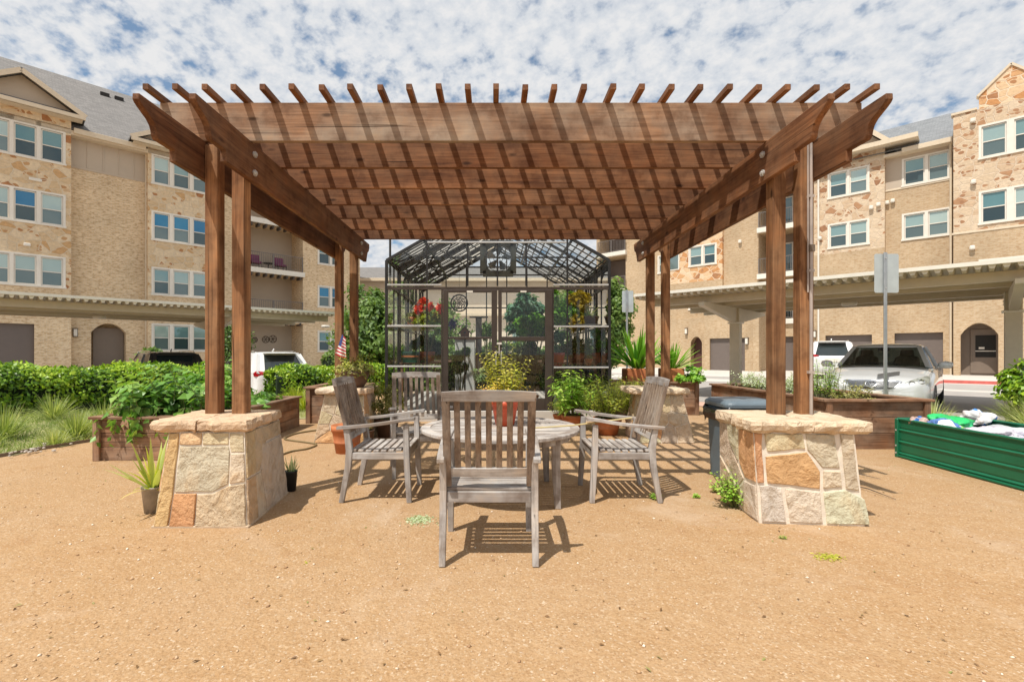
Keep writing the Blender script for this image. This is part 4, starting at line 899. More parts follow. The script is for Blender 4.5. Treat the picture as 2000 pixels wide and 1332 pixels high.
# ---------------------------------------------------------------- weeds, grass, hedges, trees
def weed(loc, r, n, label, mat='bright', h=.12, size=.03):
    t = thing('weed', label, 'weed', loc); stemleaves('foliage', M[mat], bendstems((0, 0, 0), n, h, .9, r*.5, .3), 12, size, .6, t, .75, .1, simple=True); return t
weed(gp(1436, 990), .08, 56, 'leafy green weed growing up the left side of the orange stone pier', h=.26, size=.040)
weed(gp(1402, 962), .05, 12, 'small reddish green weed at the foot of the bin', 'olive', .07, .03)
weed(gp(1472, 1003), .04, 8, 'tiny weed at the corner of the orange stone pier', 'bright', .06, .024)
weed(gp(1278, 975), .03, 6, 'tiny weed beside the rear leg of the right chair', 'bright', .05, .03)
weed(gp(1361, 972), .02, 5, 'tiny weed alone on the gravel between right chair and bin', 'bright', .03, .024)
weed(gp(1532, 1053), .03, 3, 'sparse weed sprout on the gravel in front of the right pier', 'bright', .02, .016)
def mat_patch(px, py, rx, ry, n, label, mat='teal'):
    c = gp(px, py); t = thing('moss_patch', label, 'ground plant', c); p = np.stack([rs.normal(0, rx*.45, n), rs.normal(0, ry*.45, n), np.full(n, .004)], 1)
    leafmesh('foliage', M[mat], p, rn(n)*[1, 1, .1], rn(n, .3)+[0, 0, 1], .018, .010, rs.normal(.6, .15, n), t, simple=True)
mat_patch(820, 1016, .11, .10, 420, 'flat pale green ground plant left of the front chair', 'variegated')
mat_patch(1617, 1088, .08, .05, 180, 'flat yellow green ground plant on the open gravel', 'yellow')
mat_patch(600, 1100, .02, .02, 6, 'few green specks on the gravel', 'yellow')
def tuft(x, y, n, ln, label, mat='grassy', wd=.009, bias=.45, spread=1.05, grp='ornamental grass clumps'):
    t = thing('grass_clump', label, 'grass clump', (x, y, gz(x, y)), 0, grp); blades('blades', M[mat], (0, 0, 0), n, ln, wd, t, spread, .8, 5, .10, bias); return t
tuft(-5.60, 6.45, 360, .46, 'wide grass clump with arching blades beside the left timber planter')
tuft(-6.50, 6.35, 380, .52, 'large grass clump at the left edge of the lawn, cut by the frame')
tuft(-6.15, 7.6, 300, .46, 'grass clump close under the hedge between two larger clumps')
tuft(-5.48, 5.98, 180, .26, 'small yellowish grass clump near the lawn edging', bias=.62)
tuft(-6.15, 5.85, 180, .24, 'short grass clump nearest the heap of pebbles', bias=.55)
tuft(-5.05, 8.0, 260, .5, 'grass clump behind the back corner of the left planter')
tuft(-7.6, 8.3, 280, .5, 'tall grass clump against the hedge at far left', bias=.5)
tuft(-6.9, 9.2, 260, .42, 'pale grass clump half way along the hedge foot', bias=.5)
tuft(-3.75, 9.6, 300, .42, 'bright yellow green grass clump at the end of the left planter', 'yellow', .012, .2)
tuft(-4.6, 11.2, 260, .45, 'yellow green grass clump under the short hedge', 'yellow', .012, .15)
tuft(6.45, 7.1, 380, .52, 'wispy tan grass clump in front of the silver sedan', bias=.75)
tuft(7.2, 6.3, 420, .55, 'green grass clump behind the green metal bed', bias=.6)
tuft(7.9, 6.95, 420, .60, 'arching grass clump below the round shrub at the right edge', bias=.55)
tuft(8.6, 7.9, 300, .55, 'grass clump behind the round shrub', bias=.5)
def grassfield(name, fn, x0, x1, y0, y1, n, ln, mat):
    p = np.stack([rs.uniform(x0, x1, n), rs.uniform(y0, y1, n)], 1); p = np.array([q for q in p if fn(q[0], q[1])]); n = len(p); z = np.array([gz(a, b) for a, b in p])
    pos = np.column_stack([p, z]); ax = unit(rn(n, .5)+[0, 0, .9]); val = .45+.25*np.sin(p[:, 0]*2.3+p[:, 1]*1.1)+rs.normal(0, .15, n)
    o = leafmesh(name, mat, pos, ax, rn(n), ln*(.5+rs.rand(n)), .008, val, simple=True); o['kind'] = 'stuff'; o['label'] = name.replace('_', ' '); return o
grassfield('lawn_grass', inlawn, -12, -3.2, 4, 13, 52000, .095, M['grassy'])
def inverge(x, y): c = (x+y)*.7071; return 9.0 < c < 11.5 and x > 5.6
grassfield('verge_grass', inverge, 5.5, 13, -2, 10, 26000, .10, M['grassy'])
# edging strip of lawn + pebble heap
mb = MB(); P = [Vector((lawn_x(y)+.01+.02*math.sin(y*3), y, .015)) for y in np.linspace(3.6, 8.3, 40)]; mb.sweep(P, (.010, .05), side=(1, 0, 0)); o = mb.build('lawn_edging', plain('rusty_edging', (.20, .15, .11), .8)); tag(o, 'thin dark metal edging between the gravel and the lawn', 'edging')
for nm, px, py, nn, lab in (('pebble_heap', 62, 888, 26, 'loose pebbles heaped on the lawn edge at far left'),):
    mb = MB(); c = gp(px, py)
    for k in range(nn):
        x = c[0]-.08+rs.normal(0, .10); y = c[1]+.1+rs.normal(0, .16); r = rs.uniform(.010, .028); mb.lathe([(0, -r*.5), (r, -r*.2), (r*.9, r*.3), (r*.3, r*.55), (0, r*.55)], 6, (x, y, .02+rs.rand()*.03), sy=rs.uniform(.6, 1))
    o = mb.build(nm, plain('grey_pebbles', (.48, .42, .36), .9, 0, .3, 5), smooth=False); o['kind'] = 'stuff'; o['label'] = lab
def hedge(label, pts, wd, h, n, size=.075, mat='hedge', loc=None, cat='hedge'):
    c = np.array(pts[0]); zb = gz(*pts[len(pts)//2]); t = thing('hedge', label, cat, (pts[0][0], pts[0][1], zb)); P = np.array(pts)-c; seg = np.linalg.norm(np.diff(P, axis=0), axis=1); cum = np.concatenate([[0], np.cumsum(seg)]); Lh = cum[-1]
    s = rs.rand(n)*Lh; i = np.clip(np.searchsorted(cum, s)-1, 0, len(seg)-1); f = ((s-cum[i])/seg[i])[:, None]; q = P[i]*(1-f)+P[i+1]*f; d = unit(P[i+1]-P[i]); nn = np.stack([d[:, 1], -d[:, 0]], 1)
    a = rs.uniform(0, 2*PI, n); rr = .80+.25*rs.rand(n)**.5; sq = .62; ca = np.sign(np.cos(a))*np.abs(np.cos(a))**sq; sa = np.sign(np.sin(a))*np.abs(np.sin(a))**sq
    wob = 1+.13*np.sin(s*3.1)+.08*np.sin(s*7.7+a*2)+rs.normal(0, .045, n); endf = np.clip(np.minimum(s, Lh-s)/(wd*.6), .15, 1)**.5
    off = ca*wd/2*rr*wob*endf; z = h/2+sa*h/2*rr*wob*(.65+.35*endf); pos = np.column_stack([q+nn*off[:, None], np.maximum(z, .01)])
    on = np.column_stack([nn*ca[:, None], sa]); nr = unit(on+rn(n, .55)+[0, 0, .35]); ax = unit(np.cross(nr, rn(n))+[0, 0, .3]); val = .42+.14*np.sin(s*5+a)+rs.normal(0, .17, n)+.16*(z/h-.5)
    leafmesh('foliage', M[mat], pos, ax, nr, size*(.6+.8*rs.rand(n)), size*.55*(.7+.6*rs.rand(n)), val, t, simple=True)
    mb = MB(); rings = []
    for k in range(int(Lh/.3)+1):
        ss = min(k*.3+.12, Lh-.12); i = min(max(0, np.searchsorted(cum, ss)-1), len(seg)-1); f = (ss-cum[i])/seg[i]; q = P[i]*(1-f)+P[i+1]*f; d = (P[i+1]-P[i])/seg[i]; w2 = wd*.36*(1+.08*math.sin(k)); hh = h*.86
        rings.append([(q[0]+d[1]*w2*m_, q[1]-d[0]*w2*m_, z_) for m_, z_ in ((-1, .0), (-1, hh*.8), (-.6, hh), (.6, hh), (1, hh*.8), (1, 0))])
    loft(mb, rings); mb.build('inner_core', plain('inner_hedge', (.012, .026, .008), .9, 0, .4, 12), t); return t  # solid near-black green core fills the hedge behind its leaves
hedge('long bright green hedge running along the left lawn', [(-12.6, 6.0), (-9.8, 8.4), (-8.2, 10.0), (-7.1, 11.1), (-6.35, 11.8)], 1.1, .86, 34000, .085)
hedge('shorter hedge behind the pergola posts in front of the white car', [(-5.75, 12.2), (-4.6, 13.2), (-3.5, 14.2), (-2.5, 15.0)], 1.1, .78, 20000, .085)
hedge('low shrub row seen through the greenhouse', [(-2.2, 13.6), (0, 13.4), (2.4, 13.5)], 1.0, 1.35, 11000, .10, 'tree')
hedge('dark low hedge beyond the parked white car', [(-9.4, 26.5), (-6.6, 29.3)], 1.2, 1.7, 5000, .16, 'tree')
hedge('clipped bush under the downspout beside the dark car', [(-17.2, 23.2), (-16.3, 24.1)], 1.1, 1.55, 2500, .15, 'tree')
sh = thing('round_shrub', 'bright green round shrub at the right edge of the picture', 'shrub', (8.55, 7.3, 0)); blob('foliage', M['hedge'], (0, 0, .62), (.66, .6, .62), 9000, .085, sh, .5, 34, .5, aspect=.6, low=-.9, bias=.55)
mb = MB(); mb.lathe([(.02, 0), (.42, .25), (.46, .7), (.3, 1.05), (0, 1.12)], 12); mb.build('inner_core', plain('inner_shrub', (.012, .026, .008), .9, 0, .4, 12), sh)  # lathed near-black green core inside the shrub's leaves
def tree(label, x, y, h, rx, rz_, zc, n, mat='tree', size=.16, bias=.45, grp=None, trunk=.12):
    t = thing('tree', label, 'tree', (x, y, gz(x, y)), 0, grp); mb = MB(); mb.tube([(0, 0, -.1), (.03, 0, zc*.4), (-.02, .02, zc)], [trunk, trunk*.8, trunk*.45], 9)
    for k in range(9):
        a = k*2.4; l = rx*rs.uniform(.5, .85); z0 = zc*rs.uniform(.5, .95); mb.tube([(0, 0, z0), (math.cos(a)*l*.5, math.sin(a)*l*.5, z0+l*.35), (math.cos(a)*l, math.sin(a)*l, z0+l*.75)], [trunk*.4, trunk*.25, trunk*.08], 6)
    mb.build('trunk', M['bark'], t, smooth=True); blob('crown', M[mat], (0, 0, zc), (rx, rx, rz_), n, size, t, .3, 70, .35, bias=bias, aspect=.55); return t
tree('round green tree left of the greenhouse', -3.9, 16.4, 4.4, 1.65, 1.75, 2.15, 16000)
tree('green tree standing behind the left side of the greenhouse', -2.5, 18.5, 4.4, 1.5, 1.6, 1.9, 9000, size=.17)
tree('tall olive green tree right of the greenhouse', 4.15, 17.5, 5.2, 1.05, 1.75, 2.45, 11000, bias=.55, size=.15)
tree('slim tree behind the greenhouse right corner', 3.1, 19.5, 4, .9, 1.2, 2.6, 4500, bias=.5)
tree('dark bushy tree between the two front left posts', -13.6, 25.0, 4, 1.0, 1.5, 2.0, 4500, bias=.2, size=.15)
# gravel grains
rg = np.random.RandomState(5); V = []; Fc = []; val = []
n = 8000; r_ = rg.rand(n); yy = 1.15+4.6*r_**1.25; xx = (rg.rand(n)-.5)*2*(yy*1.12); sz = .0018+.0085*rg.rand(n)**7
oc = np.array([[1, 0, 0], [-1, 0, 0], [0, 1, 0], [0, -1, 0], [0, 0, 1], [0, 0, -1]]); of = np.array([[0, 2, 4], [2, 1, 4], [1, 3, 4], [3, 0, 4], [2, 0, 5], [1, 2, 5], [3, 1, 5], [0, 3, 5]])
ang = rg.rand(n)*6.3; Rm = np.stack([np.stack([np.cos(ang), -np.sin(ang), 0*ang], 1), np.stack([np.sin(ang), np.cos(ang), 0*ang], 1), np.stack([0*ang, 0*ang, 1+0*ang], 1)], 1)
sc3 = np.stack([sz*(.7+.8*rg.rand(n)), sz*(.7+.6*rg.rand(n)), sz*(.4+.4*rg.rand(n))], 1)
ok = ~((xx < -4.2) & (yy > 4.9)); k = 0
Vv = np.einsum('nij,nkj->nki', Rm, oc[None]*sc3[:, None, :])+np.stack([xx, yy, sc3[:, 2]*.4], 1)[:, None, :]
Vv = Vv[ok]; n2_ = len(Vv); Fc = (of[None]+(np.arange(n2_)*6)[:, None, None]).reshape(-1, 3)
def grainmat():
    m, nt, b, _ = newmat('gravel_grains'); a = N(nt, 'ShaderNodeAttribute', _attribute_name='Col'); s = N(nt, 'ShaderNodeSeparateColor'); L(nt, a.outputs['Color'], s.inputs[0])
    L(nt, ramp(nt, s.outputs[0], [(0, (.30, .16, .08)), (.15, (.50, .31, .16)), (.8, (.60, .42, .26)), (1, (.85, .76, .64))]), b.inputs['Base Color']); b.inputs['Roughness'].default_value = .85; return m
o = rawmesh('gravel', grainmat(), Vv.reshape(-1, 3), Fc, np.repeat(rg.rand(n2_), 8)); o['kind'] = 'stuff'; o['label'] = 'loose gravel grains on the court'
# leaf litter and twigs
n = 420; yy = 1.3+6*rs.rand(n)**1.2; xx = (rs.rand(n)-.5)*2*yy*1.05; p = np.stack([xx, yy, np.full(n, .006)], 1)
o = leafmesh('leaf_litter', leafmat('dry_litter', [(.10, .05, .02), (.22, .12, .05), (.34, .22, .10), (.25, .28, .08)], .1), p, rn(n)*[1, 1, .15], rn(n, .3)+[0, 0, 1], .012+.022*rs.rand(n), .010, rs.rand(n)); o['kind'] = 'stuff'; o['label'] = 'dry leaf litter scattered on the gravel'
for (a, b, lab) in (((1668, 948), (1750, 975), 'thin brown twig on the gravel right of the orange stone pier'), ((1655, 925), (1720, 935), 'short twig beside the right timber planter')):
    A = Vector(gp(*a, .01)); B = Vector(gp(*b, .01)); mb = MB(); mb.tube([A, A.lerp(B, .4)+Vector((0, .02, .012)), B], [.006, .005, .002], 6); o = mb.build('twig', M['bark']); tag(o, lab, 'twig')
# ---------------------------------------------------------------- greenhouse
YG = 8.17; YB = 12.3; GZ = .18
gx = lambda px: xof(px, YG)
GX0, GX1 = gx(755), gx(1190); GM = (GX0+GX1)/2; EZ = zof(509, YG); AZ = zof(385, YG); BK = M['black_metal']
gh = thing('greenhouse', 'black framed glass greenhouse with double doors behind the pergola', 'greenhouse', (GM, YG, 0))
def gbuild(mb, name, mat, **k): return mb.build(name, mat, gh, world=True, **k)
mb = MB(); mb.box(GX0-.06, GX1+.06, YG-.06, YB+.06, -.05, GZ); gbuild(mb, 'plinth', M['concrete'], bevel=.01)
def roofz(x): return EZ+(AZ-EZ)*(1-abs(x-GM)/(GX1-GM))
ribs = [YG, 9.2, 10.23, 11.26, YB]
for i, y in enumerate(ribs):
    mb = MB(); wd = .045
    for x in (GX0, GX1): mb.box(x-wd/2, x+wd/2, y-wd/2, y+wd/2, GZ, EZ)
    mb.bar((GX0, y, EZ), (GM, y, AZ), .045, .05, up=(0, 1, 0)); mb.bar((GM, y, AZ), (GX1, y, EZ), .045, .05, up=(0, 1, 0))
    if 0 < i < 4:   # curved knee braces of the inner arches
        for s in (-1, 1):
            x0 = GX0 if s < 0 else GX1; pts = [(x0-s*.10, y+.03, EZ-.55), (x0-s*.10, y+.03, EZ-.18), (x0-s*.16, y+.03, EZ-.02), (x0-s*.42, y+.03, roofz(x0-s*.42)-.06)]
            mb.tube(pts, .016, 7)
        mb.bar((GX0+.5, y, roofz(GX0+.5)-.03), (GX1-.5, y, roofz(GX0+.5)-.03), .03, .03, up=(0, 1, 0))
    gbuild(mb, 'arch_frame', BK)
mb = MB(); y = YG-.006     # gable mullions
for px in (834, 913.5, 971.5, 1027.5, 1108): x = gx(px); mb.box(x-.014, x+.014, y-.012, y+.02, zof(559, YG), roofz(x)-.02)
for px in (834, 1108): x = gx(px); mb.box(x-.012, x+.012, y-.012, y+.02, GZ, zof(559, YG))
gbuild(mb, 'gable_mullions', BK)
mb = MB()
for py, xa, xb in ((557, 757, 863), (557, 1080, 1188), (637, 757, 862), (715.5, 757, 862), (638, 1081, 1188), (717.5, 1081, 1188), (474, 835, 1106)):
    z = zof(py, YG); mb.box(gx(xa), gx(xb), YG-.035, YG+.01, z-.014, z+.014)
gbuild(mb, 'pale_cross_rail', M['pale_metal'], bevel=.003)
mb = MB(); z = zof(562, YG); mb.box(gx(757), gx(1188), YG-.03, YG+.015, z-.035, z+.010); mb.box(gx(863), gx(1079), YG-.034, YG+.014, z-.045, z-.036)
for px, s in ((863.5, 1), (1080, 1)): x = gx(px); mb.box(x-.012, x+.012, YG-.03, YG+.02, GZ, z-.04)
gbuild(mb, 'door_frame', M['bronze'])
for s in (-1, 1):        # side wall framing
    x = GX0 if s < 0 else GX1; mb = MB()
    for z in (GZ+.03, zof(715, YG), zof(637, YG), zof(557, YG), EZ): mb.box(x-.018, x+.018, YG+.025, YB-.025, z-.018, z+.018)
    yy = YG+.6
    while yy < YB: mb.box(x-.012, x+.012, yy-.012, yy+.012, GZ, EZ); yy += .6
    gbuild(mb, 'side_frame', BK)
mb = MB(); mb.box(GM-.03, GM+.03, YG, YB, AZ-.03, AZ+.03)
for s in (-1, 1):
    for k in (.33, .66): x = GM+s*(GX1-GM)*k; mb.box(x-.02, x+.02, YG+.03, YB-.03, roofz(x)-.05, roofz(x)-.02)
gbuild(mb, 'roof_purlin', BK)
for s, nm in ((-1, 'roof'), (1, 'roof')):
    mb = MB(); e = GX0 if s < 0 else GX1; k = 0; L_ = math.hypot(GX1-GM, AZ-EZ); d = Vector(((GM-e), 0, AZ-EZ)).normalized(); t = .05
    while t < L_-.05:
        p = Vector((e, 0, EZ))+d*t; nrm = Vector((-d.z*(1 if s < 0 else 1), 0, abs(d.x))).normalized(); nrm = Vector((s*abs(d.z), 0, abs(d.x)))
        if (k % 7) != 6: mb.bar((p.x+nrm.x*.035, YG+.04, p.z+nrm.z*.035), (p.x+nrm.x*.035, YB-.02, p.z+nrm.z*.035), .030, .008, up=tuple(nrm))
        k += 1; t += .135
    gbuild(mb, 'shade_lath', plain('shade_lath_wood', (.10, .085, .07), .7))
    mb = MB(); y = YG+.34
    while y < YB: mb.bar((e, y, EZ+.0), (GM, y, AZ+.0), .016, .03, up=(0, 1, 0)); y += .345
    gbuild(mb, 'glazing_bars', BK)
    mb = MB(); mb.add([(e, YG, EZ+.026), (GM, YG, AZ+.026), (GM, YB, AZ+.026), (e, YB, EZ+.026)], [(0, 1, 2, 3)]); gbuild(mb, 'roof_glass', M['roof_poly'])
def pane(x0, x1, z0, z1, y, nm='glass', par=None):
    mb = MB(); mb.add([(x0, y, z0), (x1, y, z0), (x1, y, z1), (x0, y, z1)], [(0, 1, 2, 3)]); return mb.build(nm, M['gh_glass'], par or gh, world=True)
zt = zof(559, YG)
for a, b in ((757, 833), (835, 862), (1081, 1107), (1109, 1188)):
    for z0, z1 in ((GZ, zof(717, YG)), (zof(714, YG), zof(639, YG)), (zof(636, YG), zt)): pane(gx(a), gx(b), z0, z1, YG-.001, 'front_glass')
mb = MB(); y = YG-.002; mb.add([(GX0, y, zt), (GX1, y, zt), (GX1, y, EZ), (GM, y, AZ), (GX0, y, EZ)], [(0, 1, 2, 3, 4)]); gbuild(mb, 'gable_glass', M['gh_glass'])
mb = MB(); y = YB; mb.add([(GX0, y, GZ), (GX1, y, GZ), (GX1, y, EZ), (GM, y, AZ), (GX0, y, EZ)], [(0, 1, 2, 3, 4)]); gbuild(mb, 'back_glass', M['gh_glass'])
for x in (GX0, GX1): mb = MB(); mb.add([(x, YG, GZ), (x, YB, GZ), (x, YB, EZ), (x, YG, EZ)], [(0, 1, 2, 3)]); gbuild(mb, 'side_glass', M['gh_glass'])
mb = MB()  # back wall mullions
for x in np.linspace(GX0+.6, GX1-.6, 6): mb.box(x-.014, x+.014, YB-.02, YB+.01, GZ, roofz(x)-.03)
for z in (1.0, 2.31): mb.box(GX0, GX1, YB-.025, YB+.005, z-.015, z+.015)
gbuild(mb, 'back_mullions', BK)
# doors
for a, b, ga, gb_, lab in ((866, 971, 876, 960, 'left'), (973, 1078.5, 980, 1064, 'right')):
    x0, x1, xa, xb = gx(a), gx(b), gx(ga), gx(gb_); z1 = zof(567, YG); z0 = GZ+.01; zg1 = zof(569.5, YG)-.02; y0, y1 = YG-.05, YG-.01
    mb = MB(); mb.box(x0, xa, y0, y1, z0, z1); mb.box(xb, x1, y0, y1, z0, z1); mb.box(xa+.001, xb-.001, y0, y1, zg1, z1); mb.box(xa+.001, xb-.001, y0, y1, z0, z0+.20)
    zm = zof(660 if lab == 'left' else 662, YG); hm = .018 if lab == 'left' else .038; mb.box(xa+.001, xb-.001, y0+.004, y1-.002, zm-hm, zm+hm)
    dr = gbuild(mb, 'door', M['bronze'], bevel=.004); pane(xa, xb, z0+.2, zg1, YG-.028, 'glass', None).parent = dr
    for ch_ in [c for c in bpy.data.objects if c.parent == dr]: pass
    mb = MB(); xm = (xa+xb)/2; mb.box(xm-.05, xm+.05, y0-.008, y0-.001, z1-.045, z1-.015); mb.build('door_tag', M['white_trim'], dr, world=False); 
    c = bpy.data.objects
# the door parts above were laid out in world space: shift them under their door
for o in [o for o in bpy.data.objects if o.parent and o.parent.name.startswith('door') and o.name.startswith(('door_tag',))]:
    o.location = (-GM, -YG, 0)
mb = MB()
for px, s in ((969, -1), (979, 1)):
    x = gx(px); z0 = zof(700, YG); mb.tube([(x, YG-.06, z0+.12), (x, YG-.10, z0+.12), (x, YG-.10, z0-.10), (x, YG-.06, z0-.10)], .010, 7)
gbuild(mb, 'door_handle', M['pale_metal'])
mb = MB(); x = gx(975); z = zof(671, YG); mb.box(x-.04, x+.04, YG-.07, YG-.055, z-.018, z+.018); mb.tube([(x, YG-.06, z), (x, YG-.06, z-.18)], .008, 6); gbuild(mb, 'door_latch', M['white_trim'])
# gable fan
fx_, fz = gx(973), zof(503, YG)+.0; fy = YG+.10; mb = MB(); s_ = .26
for a in range(4):
    q = [(-s_, -s_), (s_, -s_), (s_, s_), (-s_, s_)]; p, r_2 = q[a], q[(a+1) % 4]; mb.bar((fx_+p[0], fy, fz+p[1]), (fx_+r_2[0], fy, fz+r_2[1]), .10, .05, up=(0, 1, 0))
qa = [math.pi/4+math.pi/12*k for k in range(24)]
sqp = lambda a: (math.cos(a)/max(abs(math.cos(a)), abs(math.sin(a)))*s_, math.sin(a)/max(abs(math.cos(a)), abs(math.sin(a)))*s_)
mb.add([(fx_+sqp(a)[0], fy+.05, fz+sqp(a)[1]) for a in qa]+[(fx_+.235*math.cos(a), fy+.05, fz+.235*math.sin(a)) for a in qa], [(k, (k+1) % 24, 24+(k+1) % 24, 24+k) for k in range(24)])
mb.lathe([(.03, 0), (.04, .02), (.0, .03)], 12, (fx_, fy, fz)); fan = gbuild(mb, 'fan_housing', plain('dull_green_metal', (.26, .29, .26), .5))
mb = MB()
for k in range(5):
    a0 = 2*PI*k/5
    vs = [(fx_+r*math.cos(a0+t), fy-.01-dy, fz+r*math.sin(a0+t)) for r, t, dy in ((.04, 0, .0), (.20, -.15, .02), (.215, .25, -.02), (.17, .62, -.04), (.05, .5, -.02))]; mb.add(vs, [(0, 1, 2, 3, 4)])
gbuild(mb, 'fan_blades', M['galv'])
mb = MB(); 
for r in (.08, .15, .225): pts = [(fx_+r*math.cos(a), fy-.06, fz+r*math.sin(a)) for a in np.linspace(0, 2*PI, 25)]; mb.tube(pts, .005, 5)
for k in range(8): a = k*PI/4; mb.tube([(fx_+.03*math.cos(a), fy-.06, fz+.03*math.sin(a)), (fx_+.24*math.cos(a), fy-.06, fz+.24*math.sin(a))], .004, 5)
gbuild(mb, 'fan_guard', M['galv'])

# inside the greenhouse
def gi(px, py, Y): return (xof(px, Y), Y, zof(py, Y))
def bench(label, x0, x1, y0, y1, z):
    t = thing('potting_bench', label, 'bench', ((x0+x1)/2, (y0+y1)/2, GZ), 0, 'slatted benches inside the greenhouse'); mb = MB(); x = x0
    while x < x1-.05: mb.box(x, x+.07, y0, y1, z-.02, z); x += .09
    mb.build('top', M['planter_y'], t, world=True)
    for x in (x0+.04, x1-.04):
        for y in (y0+.05, y1-.05): mb = MB(); mb.box(x-.02, x+.02, y-.02, y+.02, GZ, z-.021); mb.build('leg', M['planter_z'], t, world=True)
bench('slatted bench on the red flowers side of the greenhouse', GX0+.15, GX0+.95, 8.5, 11.8, .98)
bench('slatted bench on the yellow foliage side of the greenhouse', GX1-1.0, GX1-.12, 8.5, 11.8, .98)
mb = MB(); z0 = zof(636, 8.9); mb.box(GX1-.52, GX1-.06, 8.45, 10.6, z0-.02, z0); o = mb.build('wall_shelf', M['pale_metal'], gh, world=True)
mb = MB(); mb.box(GX0+.06, GX0+.5, 8.5, 10.6, z0-.02, z0); o = mb.build('wall_shelf', M['pale_metal'], gh, world=True)
gg = 'plants inside the greenhouse'
def gplant(label, px, py, Y, r, mat, n, size, pr=.12, ph=.18, pm='terracotta', clumps=10, bias=.5, hang=0, name='greenhouse_plant', fz_=None):
    p = gi(px, py, Y); base = p[2]-r[2]-ph*.8 if fz_ is None else fz_; t = thing(name, label, 'potted plant', (p[0], Y, base), 0, gg); mb = MB(); potshape(mb, pr, ph, 'band'); mb.build('pot', M[pm], t, smooth=True)
    blob('foliage', M[mat], (0, 0, p[2]-base), r, n, size, t, .2, clumps, .5, bias=bias, hang=hang); mb = MB()
    for k in range(9): a = k*2.4; mb.tube([(0, 0, ph*.8), (math.cos(a)*r[0]*.3, math.sin(a)*r[1]*.3, (p[2]-base)*.6), (math.cos(a)*r[0]*.7, math.sin(a)*r[1]*.7, p[2]-base)], .006, 5)
    mb.build('stem', M['stem'], t); return t
t = gplant('tall plant topped with red and orange blooms behind the left glass', 838, 625, 8.9, (.36, .30, .17), 'yellow', 1600, .08, bias=.3, fz_=1.0)
blob('petals', M['redflower'], (-.06, -.1, zof(603, 8.9)-1.0+.02), (.17, .13, .13), 240, .085, t, .2, 5, .5, bias=.6, aspect=.8)
blob('petals', M['redflower'], (.22, -.1, zof(606, 8.9)-1.0), (.10, .1, .10), 120, .08, t, .2, 4, .5, bias=.55, aspect=.8)
gplant('dark green mass of foliage hanging below the red blooms', 832, 672, 9.1, (.34, .26, .34), 'tree', 4200, .08, bias=.25, fz_=.98, hang=.4)
gplant('small yellow edged plant in the left back corner of the greenhouse', 806, 625, 9.3, (.14, .14, .16), 'olive', 500, .06, bias=.6, fz_=zof(636, 8.9))
gplant('terracotta potted seedlings on the left bench', 830, 700, 8.9, (.2, .2, .10), 'tree', 300, .05, bias=.5, fz_=.98, pr=.13, ph=.2)
t = thing('green_crate', 'dark green plastic crate on the left bench', 'crate', (xof(803, 8.8), 8.8, .98)); mb = MB()
loft(mb, [[(x, y, z) for x, y in rrect(w_, d_, .02)] for w_, d_, z in ((.26, .2, 0), (.30, .24, .17), (.32, .26, .175), (.32, .26, .20))]); mb.build('body', plain('dark_green_plastic', (.02, .10, .06), .5), t)
mb = MB(); mb.box(-.15, .15, -.125, -.121, .10, .13); mb.build('rim_band', M['terracotta'], t)
gplant('big blue green bush filling the right door glass', 1023, 612, 9.4, (.42, .35, .42), 'teal', 4200, .11, bias=.5, fz_=GZ, clumps=24)
gplant('dense dark green bush behind the lower right of the right door', 1040, 640, 9.1, (.36, .3, .30), 'bright', 4600, .085, bias=.3, fz_=GZ, clumps=22)
gplant('leafy green bush between the door and the yellow foliage', 1083, 612, 9.0, (.20, .24, .45), 'bright', 3000, .085, bias=.35, fz_=.98)
gplant('tall yellow green shrub behind the right glass', 1127, 605, 9.0, (.22, .24, .45), 'wheat', 2400, .08, bias=.1, fz_=.98, clumps=16)
gplant('green foliage mingled with the yellow shrub behind the right glass', 1120, 612, 9.2, (.30, .24, .45), 'bright', 2800, .08, bias=.38, fz_=.98, clumps=16)
gplant('teal leafed trailing plant beside the red pot', 1090, 665, 8.7, (.12, .14, .28), 'teal', 900, .06, bias=.5, fz_=.98, hang=.6)
gplant('mixed green plants low on the right bench', 1130, 680, 8.9, (.36, .24, .20), 'olive', 3200, .07, bias=.4, fz_=.98, clumps=16)
gplant('fresh green fern in the back right corner', 1168, 668, 8.9, (.2, .24, .24), 'bright', 1300, .055, bias=.5, fz_=.98, clumps=12)
t = potted('hanging_shelf_plant', 'brown planter with thin green leaves on the high right shelf', gi(1155, 636, 8.75), .14, .17, M['brown_pot'], 'bowl', gg); blades('foliage', M['agave'], (.05, 0, .15), 34, .30, .018, t, 1.4, .9, 6, .05, .4)
t = potted('red_pot', 'round red glazed pot on the right bench', gi(1090, 716, 8.62), .125, .25, M['terracotta_red'], 'bowl', gg)
t = potted('small_clay_pot', 'small clay pot with thin shoots at the right end of the bench', gi(1150, 714, 8.62), .07, .12, M['terracotta'], 'classic', gg); stemleaves('foliage', M['bright'], bendstems((0, 0, .1), 14, .34, .7, .04, .4), 10, .05, .4, t, .5)
gplant('trailing green plant low behind the left door glass', 900, 705, 9.0, (.24, .2, .26), 'tree', 3000, .07, bias=.5, fz_=GZ, clumps=14)
gplant('dark shrub behind the lower right door glass', 1030, 710, 9.3, (.42, .3, .42), 'olive', 4000, .08, bias=.10, fz_=GZ, clumps=16)
gplant('small plant standing behind the middle of the doors', 952, 640, 10.8, (.14, .16, .30), 'tree', 700, .08, bias=.45, fz_=GZ)
gplant('white edged plant low behind the left door', 935, 735, 9.5, (.16, .16, .16), 'variegated', 500, .06, bias=.45, fz_=GZ)
